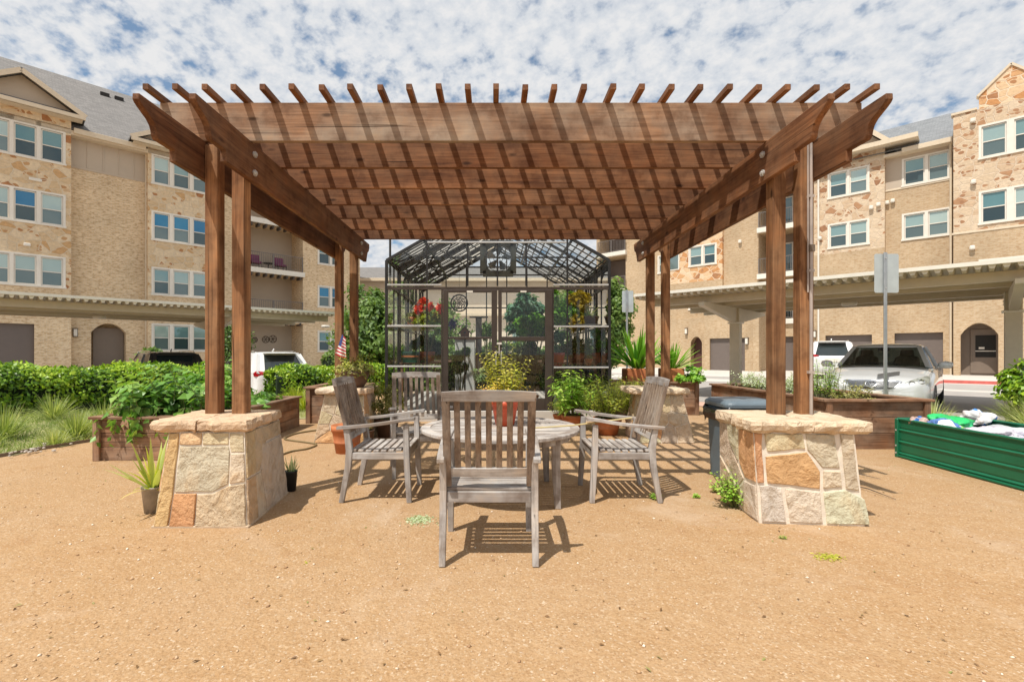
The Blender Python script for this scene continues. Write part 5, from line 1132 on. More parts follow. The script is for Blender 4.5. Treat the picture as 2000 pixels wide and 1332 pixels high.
# medallion, birdhouse, purple bloom
c = gi(897, 592, 8.45); md_ = thing('wall_medallion', 'round openwork metal medallion hanging behind the left door glass', 'ornament', c); mb = MB()
for r, w_ in ((.145, .012), (.10, .006)): mb.tube([(r*math.cos(a), 0, r*math.sin(a)) for a in np.linspace(0, 2*PI, 33)], w_, 6)
for k in range(10):
    a = k*2*PI/10; mb.tube([(.02*math.cos(a), 0, .02*math.sin(a)), (.07*math.cos(a+.35), 0, .07*math.sin(a+.35)), (.14*math.cos(a), 0, .14*math.sin(a))], .006, 5)
for k in range(5): a = k*2*PI/5; mb.tube([(.04*math.cos(a)+.04*math.cos(t_), 0, .04*math.sin(a)+.04*math.sin(t_)) for t_ in np.linspace(0, 2*PI, 13)], .005, 5)
mb.tube([(0, 0, .145), (0, 0, .55)], .003, 4); mb.build('disc', plain('dark_bronze', (.07, .06, .045), .5, .4), md_)
c = gi(908, 658, 8.5); bh = thing('birdhouse', 'small dark peaked birdhouse behind the left door glass', 'birdhouse', c); mb = MB()
for s in (-1, 1): mb.bar((0, 0, .17), (s*.12, 0, .05), .10, .018, up=(0, 0, 1))
mb.build('roof', plain('dark_brown_wood', (.09, .055, .035), .8), bh); mb = MB(); mb.prism([(-.075, 0), (.075, 0), (.075, .09), (0, .155), (-.075, .09)], lambda a, b, t: (a, -.04+t*.08, b)); mb.lathe([(0.0, 0)], 3)if False else None; mb.build('box', M['planter_z'], bh, fixn=True)
mb = MB(); mb.tube([(0, -.042, .075), (0, -.0405, .075)], .02, 10); mb.tube([(0, 0, -.01), (0, 0, GZ-c[2])], .015, 6); mb.build('pole', BK, bh)
t = thing('purple_flowers', 'bunch of violet blooms hanging behind the left door glass', 'flowers', gi(884, 632, 8.5)); blob('petals', leafmat('violet_petal', [(.08, .05, .30), (.14, .09, .45), (.22, .16, .6)], .3), (0, 0, 0), (.06, .05, .09), 160, .05, t, .1, 0, .5, aspect=.8); mb = MB(); mb.tube([(0, 0, .05), (.01, 0, .5)], .004, 5); mb.build('stem', M['stem'], t)
t = thing('white_board', 'white boxy cabinet standing behind the lower left door glass', 'cabinet', (xof(909, 9.9), 9.9, GZ)); mb = MB(); mb.box(-.2, .2, -.15, .15, 0, zof(664, 9.9)-GZ); mb.build('body', plain('white_laminate', (.62, .62, .60), .5), t, bevel=.01)
mb = MB(); mb.box(-.215, .215, -.17, .16, zof(664, 9.9)-GZ, zof(660, 9.9)-GZ); mb.box(.22, .25, -.02, .02, 0, zof(660, 9.9)-GZ); mb.build('top', M['brown_pot'], t)
t = thing('tall_post', 'dark upright post standing in the middle of the greenhouse', 'post', (xof(935, 10.4), 10.4, GZ)); mb = MB(); mb.box(-.065, .065, -.05, .05, 0, zof(618, 10.4)-GZ); mb.box(-.2, .2, -.06, .06, zof(618, 10.4)-GZ-.03, zof(618, 10.4)-GZ); mb.build('upright', plain('dark_wood', (.06, .05, .045), .7), t, bevel=.004)

# ---------------------------------------------------------------- buildings
class Fac:
    def __init__(s, root, ox, oy, th): s.r = root; s.o = (ox, oy); s.th = th; s.c, s.s = math.cos(th), math.sin(th); s.n = (math.sin(th), -math.cos(th))
    def u(s, px, d=0): k = (px-CX)/F; return (k*(s.o[1]+d*s.n[1])-s.o[0]-d*s.n[0])/(s.c-k*s.s)
    def z(s, px, py, d=0): u = s.u(px, d); Y = s.o[1]+u*s.s+d*s.n[1]; return zof(py, Y)
def wall(f, u0, u1, z0, z1, d, zones, holes=(), back=9.0, reveal=.13, name='wall', sides=True):
    us = sorted(set([u0, u1]+[h[i] for h in holes for i in (0, 1)])); zs = sorted(set([z0, z1]+[h[i] for h in holes for i in (2, 3)]+[t for t, _ in zones if z0 < t < z1])); mats = []
    mb = MB()
    def mi(z):
        for t, m in zones:
            if z < t:
                if m not in mats: mats.append(m)
                return mats.index(m)
    for a, b in zip(us[:-1], us[1:]):
        for c, e in zip(zs[:-1], zs[1:]):
            um, zm = (a+b)/2, (c+e)/2
            if any(h[0] < um < h[1] and h[2] < zm < h[3] for h in holes): continue
            mb.add([(a, -d, c), (b, -d, c), (b, -d, e), (a, -d, e)], [(0, 1, 2, 3)], mi(zm))
    for h in holes:
        a, b, c, e = h[:4]; rv = h[4] if len(h) > 4 else reveal; y0, y1 = -d, -d+rv; k = mi((c+e)/2)
        mb.add([(a, y0, c), (a, y1, c), (a, y1, e), (a, y0, e)], [(0, 1, 2, 3)], k); mb.add([(b, y0, c), (b, y0, e), (b, y1, e), (b, y1, c)], [(0, 1, 2, 3)], k)
        mb.add([(a, y0, e), (a, y1, e), (b, y1, e), (b, y0, e)], [(0, 1, 2, 3)], k); mb.add([(a, y0, c), (b, y0, c), (b, y1, c), (a, y1, c)], [(0, 1, 2, 3)], k)
    if sides:
        for c, e in zip(zs[:-1], zs[1:]):
            k = mi((c+e)/2)
            for u_ in (u0, u1): mb.add([(u_, -d, c), (u_, back, c), (u_, back, e), (u_, -d, e)], [(0, 1, 2, 3)], k)
    mb.add([(u0, -d, z1), (u1, -d, z1), (u1, back, z1), (u0, back, z1)], [(0, 1, 2, 3)], mi(z1-.01))
    mb.add([(u0, back, z0), (u0, back, z1), (u1, back, z1), (u1, back, z0)], [(0, 1, 2, 3)], mi(z1-.01))
    return mb.build(name, mats, f.r)
def window(f, u0, u1, z0, z1, d, style='n'):
    y = -d+.06; mb = MB(); t = .055; e = .004
    mb.box(u0+e, u0+t, y-.03, y+.05, z0+e, z1-e); mb.box(u1-t, u1-e, y-.03, y+.05, z0+e, z1-e); mb.box(u0+t+.001, u1-t-.001, y-.03, y+.05, z1-t, z1-e); mb.box(u0+t+.001, u1-t-.001, y-.04, y+.05, z0+e, z0+t)
    zm = (z0+z1)/2; mb.box(u0+t+.001, u1-t-.001, y-.02, y+.04, zm-.022, zm+.022); w_ = mb.build('window', M['white_trim'], f.r)
    mb = MB(); yy = y+.012; mb.add([(u0+t, yy, z0+t), (u1-t, yy, z0+t), (u1-t, yy, zm), (u0+t, yy, zm)], [(0, 1, 2, 3)], 0); mb.add([(u0+t, yy-.01, zm), (u1-t, yy-.01, zm), (u1-t, yy-.01, z1-t), (u0+t, yy-.01, z1-t)], [(0, 1, 2, 3)], 1)
    mb.build('glass', [M['glass_lo'], M['glass_blue'] if style == 'b' else M['glass_up']], w_); return w_
def trim(f, u0, u1, y0, y1, z0, z1, name, mat): mb = MB(); mb.box(u0, u1, y0, y1, z0, z1); return mb.build(name, mat, f.r, bevel=.01)
def arch(f, u0, u1, zs_, zt, d, mat, depth=.13, name='arch'):   # fills the corners of a rectangular opening so that its top is a segmental arch
    n = 10; pts = [(lerp(u0, u1, i/n), zs_+(zt-zs_)*math.sin(PI*i/n)**.8) for i in range(n+1)]; mb = MB(); e = .002
    for i in range(n): (a, b), (c, e2) = pts[i], pts[i+1]; mb.add([(a, -d-e, b), (c, -d-e, e2), (c, -d-e, zt+.01), (a, -d-e, zt+.01), (a, -d+depth, b), (c, -d+depth, e2)], [(0, 1, 2, 3), (0, 4, 5, 1)])
    return mb.build(name, mat, f.r)
def balcony_rail(f, u0, u1, y, z, h=1.0):
    mb = MB(); mb.box(u0, u1, y-.02, y+.02, z+h-.04, z+h); mb.box(u0, u1, y-.015, y+.015, z+.08, z+.11); n = int((u1-u0)/.13)
    for i in range(n+1): u = lerp(u0+.01, u1-.01, i/n); mb.box(u-.009, u+.009, y-.009, y+.009, z+.11, z+h-.04)
    for i in range(3): u = lerp(u0+.03, u1-.03, i/2); mb.box(u-.03, u+.03, y-.03, y+.03, z, z+h)
    return mb.build('balcony_railing', plain('grey_rail', (.16, .14, .13), .5), f.r)
def gable_roof(f, uc, hw, z0, rise, y0, y1, ov=.35, name='roof'):
    mb = MB(); th = .12
    for s in (-1, 1):
        a = (uc+s*(hw+ov), z0-rise*ov/hw); b = (uc, z0+rise); mb.add([(a[0], y0, a[1]+th), (b[0], y0, b[1]+th), (b[0], y1, b[1]+th), (a[0], y1, a[1]+th), (a[0], y0, a[1]), (b[0], y0, b[1]), (b[0], y1, b[1]), (a[0], y1, a[1])], [(0, 1, 2, 3), (4, 7, 6, 5), (0, 4, 5, 1), (3, 2, 6, 7), (0, 3, 7, 4)])
    o = mb.build(name, M['shingle'], f.r, fixn=True); mb = MB()
    for s in (-1, 1):
        a = (uc+s*(hw+ov), z0-rise*ov/hw); b = (uc, z0+rise); mb.bar((a[0], y0-.02, a[1]), (b[0], y0-.02, b[1]), .04, .22, up=(0, 0, 1))
    mb.build('bargeboard', M['cream_trim'], f.r); return o

# ---- left building
rl = thing('apartment_building', 'four storey tan brick and fieldstone apartment block on the left with grey shingle roof', 'building', (-22.25, 23.5, 0), PI/4)
f = Fac(rl, -22.25, 23.5, PI/4); dA, dB, dC, dE = .5, 0, .5, 0
BR, SD_, ST = M['brick_l'], M['siding'], M['stone_l']
rows = [(4.42, 5.80, 2), (7.42, 8.88, 3), (10.5, 11.98, 4)]
def wcols(f, prs, d, rows, extra=()):
    hs = []
    for a, b in prs:
        u0, u1 = f.u(a, d), f.u(b, d)
        for z0, z1, _ in rows: hs.append((u0, u1, z0, z1))
    return hs
uA1 = f.u(139, dA); uA0 = f.u(-80, dA); prA = [(-30, -14), (-21+0, 18), (27, 71), (80, 123)]; prA = [(-22, 18), (27, 71), (80, 123)]
hA = wcols(f, prA, dA, rows); gA = (f.u(-70, dA), f.u(67, dA), -.3, 2.55, .35)
wall(f, uA0, uA1, -.8, 13.0, dA, [(4.3, BR), (99, ST)], hA+[gA])
wall(f, uA0-12, uA0, -.8, 12.3, 0, [(99, BR)])
for h in hA: window(f, *h[:4], dA, 'b' if (abs(h[2]-7.42) < .01 and abs(h[0]-f.u(27, dA)) < .1) else 'n')
trim(f, gA[0], gA[1], -dA+.2, -dA+.26, -.8, 2.55, 'garage_door', M['garage'])
def groupframe(f, prs, rows, d, z0=None):
    for z0, z1, _ in rows:
        a, b = f.u(prs[0][0], d)-.10, f.u(prs[-1][1], d)+.10; mb = MB(); y0, y1 = -d-.022, -d+.05
        mb.box(a, b, y0, y1, z1, z1+.09); mb.box(a-.03, b+.03, y0-.03, y1, z0-.09, z0)
        es = [a+.0]+[v for p in prs for v in (f.u(p[0], d), f.u(p[1], d))]+[b]
        for i in range(0, len(es), 2): mb.box(es[i], es[i+1], y0, y1, z0, z1)
        mb.build('window_surround', M['white_trim'], f.r)
groupframe(f, prA, rows, dA)
uB1 = f.u(290, dB); arU = (f.u(178, 0), f.u(246, 0)); zb_ = 10.6
wall(f, uA1, uB1, -.8, 12.3, dB, [(zb_, BR), (99, SD_)], [(arU[0], arU[1], -.8, 2.72, .9)], sides=False)
arch(f, arU[0], arU[1], 2.25, 2.73, dB, BR, .9); trim(f, arU[0]+.12, arU[1]-.02, .55, .62, -.8, 2.50, 'entrance_door', M['door_tan'])
mb = MB(); mb.box(arU[0], arU[1], .86, .95, -.8, 2.8); mb.build('entry_back_wall', M['brick_l'], f.r)
mb = MB(); ub = f.u(158, 0); mb.tube([(arU[0]+.42, .76, .98), (arU[0]+.55, .76, .98)], .02, 6); mb.build('door_handle', M['pale_metal'], f.r)
trim(f, uA1+.0, uB1, -.03, .02, zb_-.06, zb_+.06, 'trim_band', M['siding'])
for k in range(1, 5): u_ = lerp(uA1, uB1, k/5); trim(f, u_-.03, u_+.03, -.022, .01, zb_+.08, 12.1, 'siding_batten', M['siding'])
uC0, uC1 = f.u(289, dC), f.u(425, dC); prC = [(300, 331), (338.5, 370), (377, 408)]; rowsC = rows+[(1.32, 2.70, 1)]
wall(f, uC0, uC1, -.8, 12.6, dC, [(4.3, BR), (99, ST)], wcols(f, prC, dC, rowsC)); 
for h in wcols(f, prC, dC, rowsC): window(f, *h[:4], dC, 'b' if abs(h[2]-7.42) < .01 else 'n')
groupframe(f, prC, rowsC, dC)
uD0, uD1, uE1 = f.u(470, 0), f.u(592, 0), f.u(703, 0); prE = [(623, 644), (648, 668)]; rowsE = rows+[(1.32, 2.65, 1)]
fl_ = [(.2, 2.85), (3.70, 5.85), (6.95, 9.05), (9.75, 12.0)]
wall(f, uC1, uD0, -.8, 12.3, 0, [(99, BR)], sides=False)
wall(f, uD0, uD1, -.8, 12.3, 0, [(99, BR)], [(uD0+.01, uD1-.01, 3.62, 6.35, 1.9), (uD0+.01, uD1-.01, 6.65, 9.55, 1.9), (uD0+.01, uD1-.01, 9.8, 12.1, 1.9), (uD0+.01, uD1-.01, -.5, 3.1, 1.9)], sides=False)
mb = MB(); mb.box(uD0, uD1, 1.88, 2.0, -.8, 12.3); mb.build('balcony_back_wall', M['siding'], f.r)
for z in (3.36, 6.46, 9.62): 
    trim(f, uD0-.05, uD1+.08, -.14, .0, z-.16, z+.16, 'balcony_slab', M['white_trim'])
    mb = MB()
    for k in range(9): u_ = lerp(uD0+.2, uD1-.2, k/8); mb.box(u_-.05, u_+.05, -.06, .5, z-.36, z-.17)
    mb.build('balcony_brackets', plain('dark_bracket', (.07, .055, .045), .7), f.r)
for z in (3.62, 6.65): balcony_rail(f, uD0+.02, uD1-.02, -.02, z-.02)
wall(f, uD1, uE1, -.8, 12.3, 0, [(99, BR)], wcols(f, prE, 0, rowsE))
for h in wcols(f, prE, 0, rowsE): window(f, *h[:4], 0, 'b' if abs(h[2]-4.42) < .01 else 'n')
groupframe(f, prE, rowsE, 0)
mb = MB()   # main roof
ub0, ub1 = uA0-12.5, uE1+.4; mb.add([(ub0, -.55, 12.28), (ub1, -.55, 12.28), (ub1-4.5, 6.6, 17.9), (ub0, 6.6, 17.9), (ub0, 14, 12.28), (ub1, 14, 12.28)], [(0, 1, 2, 3), (3, 2, 5, 4), (1, 5, 2)]); mb.build('roof', M['shingle'], f.r)
trim(f, uA1+.1, uC0-.1, -.62, -.5, 12.12, 12.38, 'gutter', M['cream_trim']); trim(f, uC1, uE1+.4, -.62, -.5, 12.12, 12.38, 'gutter', M['cream_trim'])
mb = MB(); mb.box(ub0, ub1, -.50, .3, 12.05, 12.27); mb.build('soffit', M['cream_trim'], f.r)
for uc, hw, z0, rise, pxs in ((f.u(42, dA), (f.u(160, dA)-f.u(42, dA)), 12.95, 1.35, 'A'), ((uC0+uC1)/2, (uC1-uC0)/2+.7, 12.6, 1.35, 'C')):
    gable_roof(f, uc, hw, z0, rise, -dA-.55, 5.0, .12); mb = MB(); mb.prism([(uc-hw+.1, z0), (uc+hw-.1, z0), (uc, z0+rise-.05)], lambda a, b, t: (a, -dA-.10+t*.2, b)); mb.build('gable_panel', M['siding'], f.r, fixn=True)
    mb = MB(); mb.add([(uc-hw, -dA-.55, z0-.10), (uc+hw, -dA-.55, z0-.10), (uc+hw, -dA+.05, z0+.22), (uc-hw, -dA+.05, z0+.22)], [(0, 1, 2, 3)]); mb.box(uc-hw-.1, uc+hw+.1, -dA-.60, -dA-.52, z0-.24, z0-.06); mb.build('gable_eave', M['cream_trim'], f.r)
    mb = MB(); mb.add([(uc-hw, -dA-.50, z0-.055), (uc+hw, -dA-.50, z0-.055), (uc+hw, -dA-.12, z0+.16), (uc-hw, -dA-.12, z0+.16)], [(0, 1, 2, 3)]); o = mb.build('eave_shingles', M['shingle'], f.r); o.location = (0, 0, .012)
    mb = MB(); mb.box(uc-hw, uc+hw, -dA-.5, -dA, z0-.26, z0-.245); mb.build('gable_soffit', M['cream_trim'], f.r)
for k, px in enumerate((206, 234)):
    u_ = f.u(px, -5); mb = MB(); mb.box(u_-.22, u_+.22, 5.2, 5.6, 16.7, 17.05); mb.build('roof_vent', M['dark'], f.r)
def downspout(f, u_, d, z0, z1, mat='cream_trim'): mb = MB(); mb.tube([(u_, -d-.07, z0), (u_, -d-.07, z1-.3), (u_, -d-.3, z1)], .05, 8); return mb.build('downspout', M[mat], f.r)
downspout(f, uB1-.12, 0, -.5, 12.15)
def lantern(f, px, d, z):
    u_ = f.u(px, d); mb = MB(); mb.box(u_-.09, u_+.09, -d-.16, -d, z+.18, z+.22); mb.box(u_-.09, u_+.09, -d-.16, -d, z-.22, z-.18); mb.box(u_-.10, u_+.10, -d-.02, -d, z-.22, z+.22); w_ = mb.build('wall_lantern', M['bark'], f.r); mb = MB(); mb.box(u_-.07, u_+.07, -d-.14, -d-.02, z-.18, z+.18); mb.build('lamp_glass', M['white_trim'], w_)
lantern(f, 147, 0, 2.2)
for px, z in ((148, 6.2), (155, 6.2), (162, 6.2)): pass
for px, z, d in ((60, 9.45, dA), (66, 9.45, dA), (72, 9.45, dA), (78, 9.45, dA), (50, 6.3, dA), (56, 6.3, dA)):
    u_ = f.u(px, d); mb = MB(); mb.box(u_-.07, u_+.07, -d-.10, -d, z-.07, z+.07); mb.build('wall_vent', M['white_trim'], f.r, bevel=.02)
# balcony contents
def obj_at(f, u_, y, z): return tuple(Vector((f.o[0], f.o[1], 0))+Euler((0, 0, f.th)).to_matrix() @ Vector((u_, y, z)))
pm = plain('purple_cushion', (.20, .05, .12), .8)
for i, (px, lab) in enumerate(((500, 'purple cushioned chair on the upper balcony, beside the post'), (548, 'purple cushioned chair near the middle of the upper balcony rail'))):
    u_ = f.u(px, -.8); t = thing('balcony_chair', lab, 'chair', obj_at(f, u_, .8, 6.66), PI/4, 'chairs on the upper balcony'); mb = MB(); mb.box(-.3, .3, -.28, .25, .32, .46); mb.build('seat', pm, t, bevel=.04); mb = MB(); mb.box(-.3, .3, .24, .36, .40, .95); mb.build('backrest', pm, t, bevel=.04)
    for sx in (-1, 1):
        for sy in (-1, 1): mb = MB(); mb.box(sx*.27-.02, sx*.27+.02, sy*.26-.02, sy*.26+.02, 0, .33); mb.build('leg', M['dark'], t)
t = thing('balcony_table', 'low dark table between the two balcony chairs', 'table', obj_at(f, f.u(524, -.8), .8, 6.66), PI/4); mb = MB(); mb.lathe([(0, .42), (.35, .42), (.35, .46), (0, .46)], 16); mb.build('top', M['dark'], t); mb = MB(); mb.lathe([(.2, 0), (.04, .05), (.04, .42)], 10); mb.build('base', M['dark'], t)
for i, px in enumerate((498, 519, 533)):
    c = obj_at(f, f.u(px, -1.85), 1.84, 2.05+.04*i); t = thing('wall_ornament', ['small round dark ornament on the patio wall nearest the post', 'middle round sunburst ornament on the patio wall', 'round ornament on the patio wall farthest from the post'][i], 'ornament', c, PI/4, 'ornaments on the ground floor patio wall'); mb = MB(); r = (.16, .22, .24)[i]
    mb.tube([(r*math.cos(a), 0, r*math.sin(a)) for a in np.linspace(0, 2*PI, 17)], .02, 5)
    for k in range(6): a = k*PI/3; mb.tube([(0, 0, 0), (r*math.cos(a), 0, r*math.sin(a))], .015, 5)
    mb.build('rays', M['bark'], t)
# ---- right building (recedes to the left)
rr_ = thing('apartment_building', 'four storey pale brick and fieldstone apartment block on the right above the carport', 'building', (20.6, 28.06, 0), -PI/4)
f = Fac(rr_, 20.6, 28.06, -PI/4); BR, ST = M['brick_r'], M['stone_r']
r2 = [(7.36, 8.66, 3), (10.30, 11.66, 4), (4.3, 5.6, 2)]
def block(pa, pb, ztop, d, zones, prs, rws, extra=(), sides=True, z0=-.4, blue=()):
    u0, u1 = f.u(pa, d), f.u(pb, d); hs = wcols(f, prs, d, rws); wall(f, u0, u1, z0, ztop, d, zones, hs+list(extra), sides=sides)
    for i, h in enumerate(hs): window(f, *h[:4], d, 'b' if i in blue else 'n')
    if prs: groupframe(f, prs, rws, d)
    return u0, u1
d1, d3 = 1.2, .35
# R1 projecting stone tower with stepped gable parapet
p1 = [(1917, 1966), (1981, 2030)]; ex = (f.u(1876, d1), f.u(1950, d1), -.4, 2.62, 1.1)
u0, u1 = block(1862, 2100, 13.0, d1, [(7.1, BR), (99, ST)], p1, [(7.45, 8.9, 3), (10.62, 12.1, 4), (4.3, 5.6, 2)], [ex])
arch(f, ex[0], ex[1], 2.05, 2.63, d1, BR, 1.1)
mb = MB(); uL = f.u(1905, d1-1.0); uR = f.u(1945, d1-1.0); yd = -d1+1.02; mb.box(ex[0], ex[1], yd, yd+.08, -.4, 2.7); mb.build('entry_wall', M['door_tan'], f.r)
mb = MB(); mb.box(uL-.18, uR+.22, yd-.06, yd-.003, .15, 2.35); dd = mb.build('entrance_door', M['door_tan'], f.r, bevel=.01)
mb = MB(); mb.box(uL, uR, yd-.075, yd-.062, .95, 2.05); mb.build('glass', M['dark'], dd); mb = MB(); mb.box(uL, uR, yd-.09, yd-.077, 1.24, 1.28); mb.box(uL+.12, uL+.32, yd-.085, yd-.076, 1.36, 1.46); mb.build('door_sign', M['white_trim'], dd)
ua, ub, uc = f.u(1912, d1), f.u(1975, d1), f.u(2100, d1)
mb = MB(); uu = 2*ub-ua; mb.prism([(ua, 13.0), (uu, 13.0), (uu, 13.6), (ub, 14.72), (ua, 13.6)], lambda a, b, t: (a, -d1+t*.35, b)); mb.build('gable_parapet', M['stone_o'], f.r, fixn=True)
mb = MB(); mb.bar((ua-.05, -d1+.17, 13.63), (ub, -d1+.17, 14.77), .45, .10); mb.bar((ub, -d1+.17, 14.77), (uu+.05, -d1+.17, 13.63), .45, .10); mb.box(u0-.08, ua-.06, -d1-.06, -d1+.42, 13.0, 13.10); mb.build('coping', M['cream_trim'], f.r)
trim(f, u0-.06, u1, -d1-.03, -d1+.02, 7.04, 7.14, 'trim_band', M['cream_trim'])
# R2 recessed bay
u2a, u2b = block(1727, 1861, 12.1, 0, [(10.28-.1, BR), (99, M['siding'])], [(1766, 1806), (1813, 1853)], r2, [(f.u(1747, 0), f.u(1842, 0), -.4, 2.25, .3)], sides=False)
trim(f, f.u(1747, 0), f.u(1842, 0), .2, .28, -.3, 2.25, 'garage_door', M['garage']); trim(f, u2a, u2b, -.03, .02, 10.12, 10.22, 'trim_band', M['cream_trim'])
trim(f, f.u(1762, .3), u2b, -.55, -.43, 11.95, 12.2, 'gutter', M['cream_trim']); mb = MB(); mb.box(u2a, u2b, -.43, .2, 11.93, 12.08); mb.build('soffit', M['cream_trim'], f.r)
# R3 stone bay
u3a, u3b = block(1590, 1728, 12.7, d3, [(7.0, BR), (99, ST)], [(1620.5, 1654), (1659.5, 1694)], r2, [(f.u(1612, d3), f.u(1703, d3), -.4, 2.2, .3)])
trim(f, f.u(1612, d3), f.u(1703, d3), -d3+.2, -d3+.28, -.3, 2.2, 'garage_door', M['garage'])
mb = MB(); mb.box(u3a-.7, f.u(1795, d3), -d3-.6, -d3-.48, 12.5, 12.75); mb.box(u3a-.7, f.u(1795, d3), -d3-.48, 0, 12.48, 12.6); mb.build('gutter', M['cream_trim'], f.r)
gable_roof(f, f.u(1665, d3), f.u(1731, d3)-f.u(1665, d3), 12.8, 1.55, -d3-.5, 5, .3)
mb = MB(); ugc = f.u(1665, d3); hw = f.u(1731, d3)-ugc; mb.prism([(ugc-hw+.1, 12.75), (ugc+hw-.1, 12.75), (ugc, 14.2)], lambda a, b, t: (a, -d3-.1+t*.2, b)); mb.build('gable_panel', M['siding'], f.r, fixn=True)
# R4 balcony bay
u4a, u4b = f.u(1481, 0), f.u(1590, 0); ubal = f.u(1550, 0)
wall(f, ubal, u4b, -.4, 12.3, 0, [(99, BR)], sides=False)
wall(f, u4a, ubal, -.4, 12.3, 0, [(99, BR)], [(u4a+.01, ubal-.01, 6.3, 8.95, 1.6), (u4a+.01, ubal-.01, 9.3, 12.0, 1.6), (u4a+.01, ubal-.01, 3.35, 5.95, 1.6), (u4a+.3, ubal-.01, -.4, 2.2, .3)], sides=False)
mb = MB(); mb.box(u4a, ubal, 1.58, 1.7, -.4, 12.3); mb.build('balcony_back_wall', plain('brown_stucco', (.26, .20, .16), .8), f.r)
for z in (3.15, 6.12, 9.12): trim(f, u4a-.05, ubal+.05, -.16, 0, z-.15, z+.17, 'balcony_slab', M['white_trim']); balcony_rail(f, u4a+.02, ubal-.02, -.05, z+.17)
for z in (6.3, 9.3, 3.35): mb = MB(); mb.box(ubal-1.5, ubal-.35, 1.50, 1.57, z, z+2.1); w_ = mb.build('balcony_door', M['white_trim'], f.r); mb = MB(); mb.box(ubal-1.4, ubal-.45, 1.48, 1.495, z+.1, z+2.0); mb.build('glass', M['glass_lo'], w_)
trim(f, u4a+.3, ubal-.01, .2, .28, -.3, 2.2, 'garage_door', M['garage'])
# R5 brick, R6 orange stone with windows, then brick to the far end
wall(f, f.u(1410, 0), u4a, -.4, 12.3, 0, [(99, BR)], sides=False)
block(1300, 1411, 12.4, .25, [(6.2, BR), (99, M['stone_o'])], [(1347.5, 1370.5), (1374.5, 1397)], r2)
block(1232, 1301, 12.2, 0, [(99, BR)], [(1306-19, 1326-32)], [(7.2, 8.4, 3)], sides=True)
for h in ((f.u(1306, .25), f.u(1327, .25), 7.2, 8.45),): 
    mb = MB(); mb.box(h[0], h[1], -.29, -.255, h[2], h[3]); w_ = mb.build('window', M['white_trim'], f.r); mb = MB(); mb.box(h[0]+.08, h[1]-.08, -.30, -.292, h[2]+.08, h[3]-.08); mb.build('glass', M['glass_lo'], w_)
u7a, u7b = f.u(1165, 0), f.u(1232, 0)
wall(f, u7a, u7b, -.4, 12.2, 0, [(99, BR)], [(u7a+.3, f.u(1222, 0), 6.3, 8.95, 1.6), (u7a+.3, f.u(1222, 0), 9.3, 11.9, 1.6)])
for z in (6.12, 9.12): trim(f, u7a+.2, f.u(1225, 0), -.3, 0, z-.15, z+.17, 'balcony_slab', M['white_trim']); balcony_rail(f, u7a+.25, f.u(1224, 0), -.2, z+.17)
for z in (6.3, 9.3): mb = MB(); mb.box(u7a+.3, f.u(1222, 0), 1.5, 1.58, z, z+2.6); w_ = mb.build('balcony_door', M['garage'], f.r); mb = MB(); mb.box(f.u(1205, 0), f.u(1222, 0)-.4, 1.48, 1.495, z+.1, z+2.1); mb.build('glass', M['glass_lo'], w_)
# low garage wing
dw = 2.6; w0, w1 = f.u(1376, dw), f.u(1478, dw); gh0, gh1 = f.u(1386, dw), f.u(1430, dw); gq0 = f.u(1447, dw); gq1 = f.u(1455, dw)
wall(f, w0, w1, -.4, 3.95, dw, [(99, BR)], [(gh0, gh1, -.4, 2.1, .25), (gq0, gq1, -.4, 2.1, .25)], back=0)
trim(f, gh0, gh1, -dw+.15, -dw+.22, -.3, 2.1, 'garage_door', M['garage']); trim(f, gq0, gq1, -dw+.15, -dw+.22, -.3, 2.1, 'side_door', M['garage'])
trim(f, w0-.12, w1+.12, -dw-.14, .1, 3.95, 4.2, 'cornice', M['white_trim'])
trim(f, f.u(1461, dw+.1)-.0+.35, f.u(1478, dw+.4)+.1, -dw-.35, -dw, -.3, 3.6, 'brick_pilaster', BR)
lantern(f, 1459, dw, 1.9)
ar = (f.u(1349, .9), f.u(1371, .9)); wall(f, f.u(1300, .9), f.u(1376, .9), -.4, 3.6, .9, [(99, BR)], [(ar[0], ar[1], -.4, 2.3, .6)], back=0); arch(f, ar[0], ar[1], 1.9, 2.31, .9, BR, .6)
mb = MB(); mb.box(ar[0], ar[1], -.30, -.2, -.4, 2.4); mb.build('entry_back_wall', plain('dark_red_door', (.10, .04, .03), .6), f.r); lantern(f, 1341, .9, 2.7)
lantern(f, 1591, d3, 2.3); lantern(f, 1722, 0, 2.3)
mb = MB(); ub0 = f.u(1160, 0); ub1 = f.u(1861, 0); mb.add([(ub0, -.55, 12.15), (ub1, -.55, 12.15), (ub1, 5.0, 15.4), (ub0+4, 5.0, 15.4), (ub0, 13, 12.15), (ub1, 13, 12.15)], [(0, 1, 2, 3), (3, 2, 5, 4), (0, 3, 4)]); mb.build('roof', shingle_mat('dark_shingles', (.17, .18, .19), (.24, .25, .26)), f.r)
for px, z, d in ((1702, 9.3, d3), (1716, 9.4, d3), (1733, 9.5, 0), (1744, 9.55, 0), (1901, 9.5, d1), (1899, 6.3, d1), (1900, 12.5, d1), (1446, 8.6, 0), (1602, 8.0, d3), (1448, 5.3, 0), (1590+110, 5.3, 0)):
    u_ = f.u(px, d); mb = MB(); mb.box(u_-.10, u_+.10, -d-.18, -d, z-.10, z+.10); mb.build('wall_vent', M['white_trim'], f.r, bevel=.04)
downspout(f, f.u(1599, d3), d3, 0, 12.5, 'white_trim'); downspout(f, f.u(1857, 0), 0, 0, 12.0, 'cream_trim')
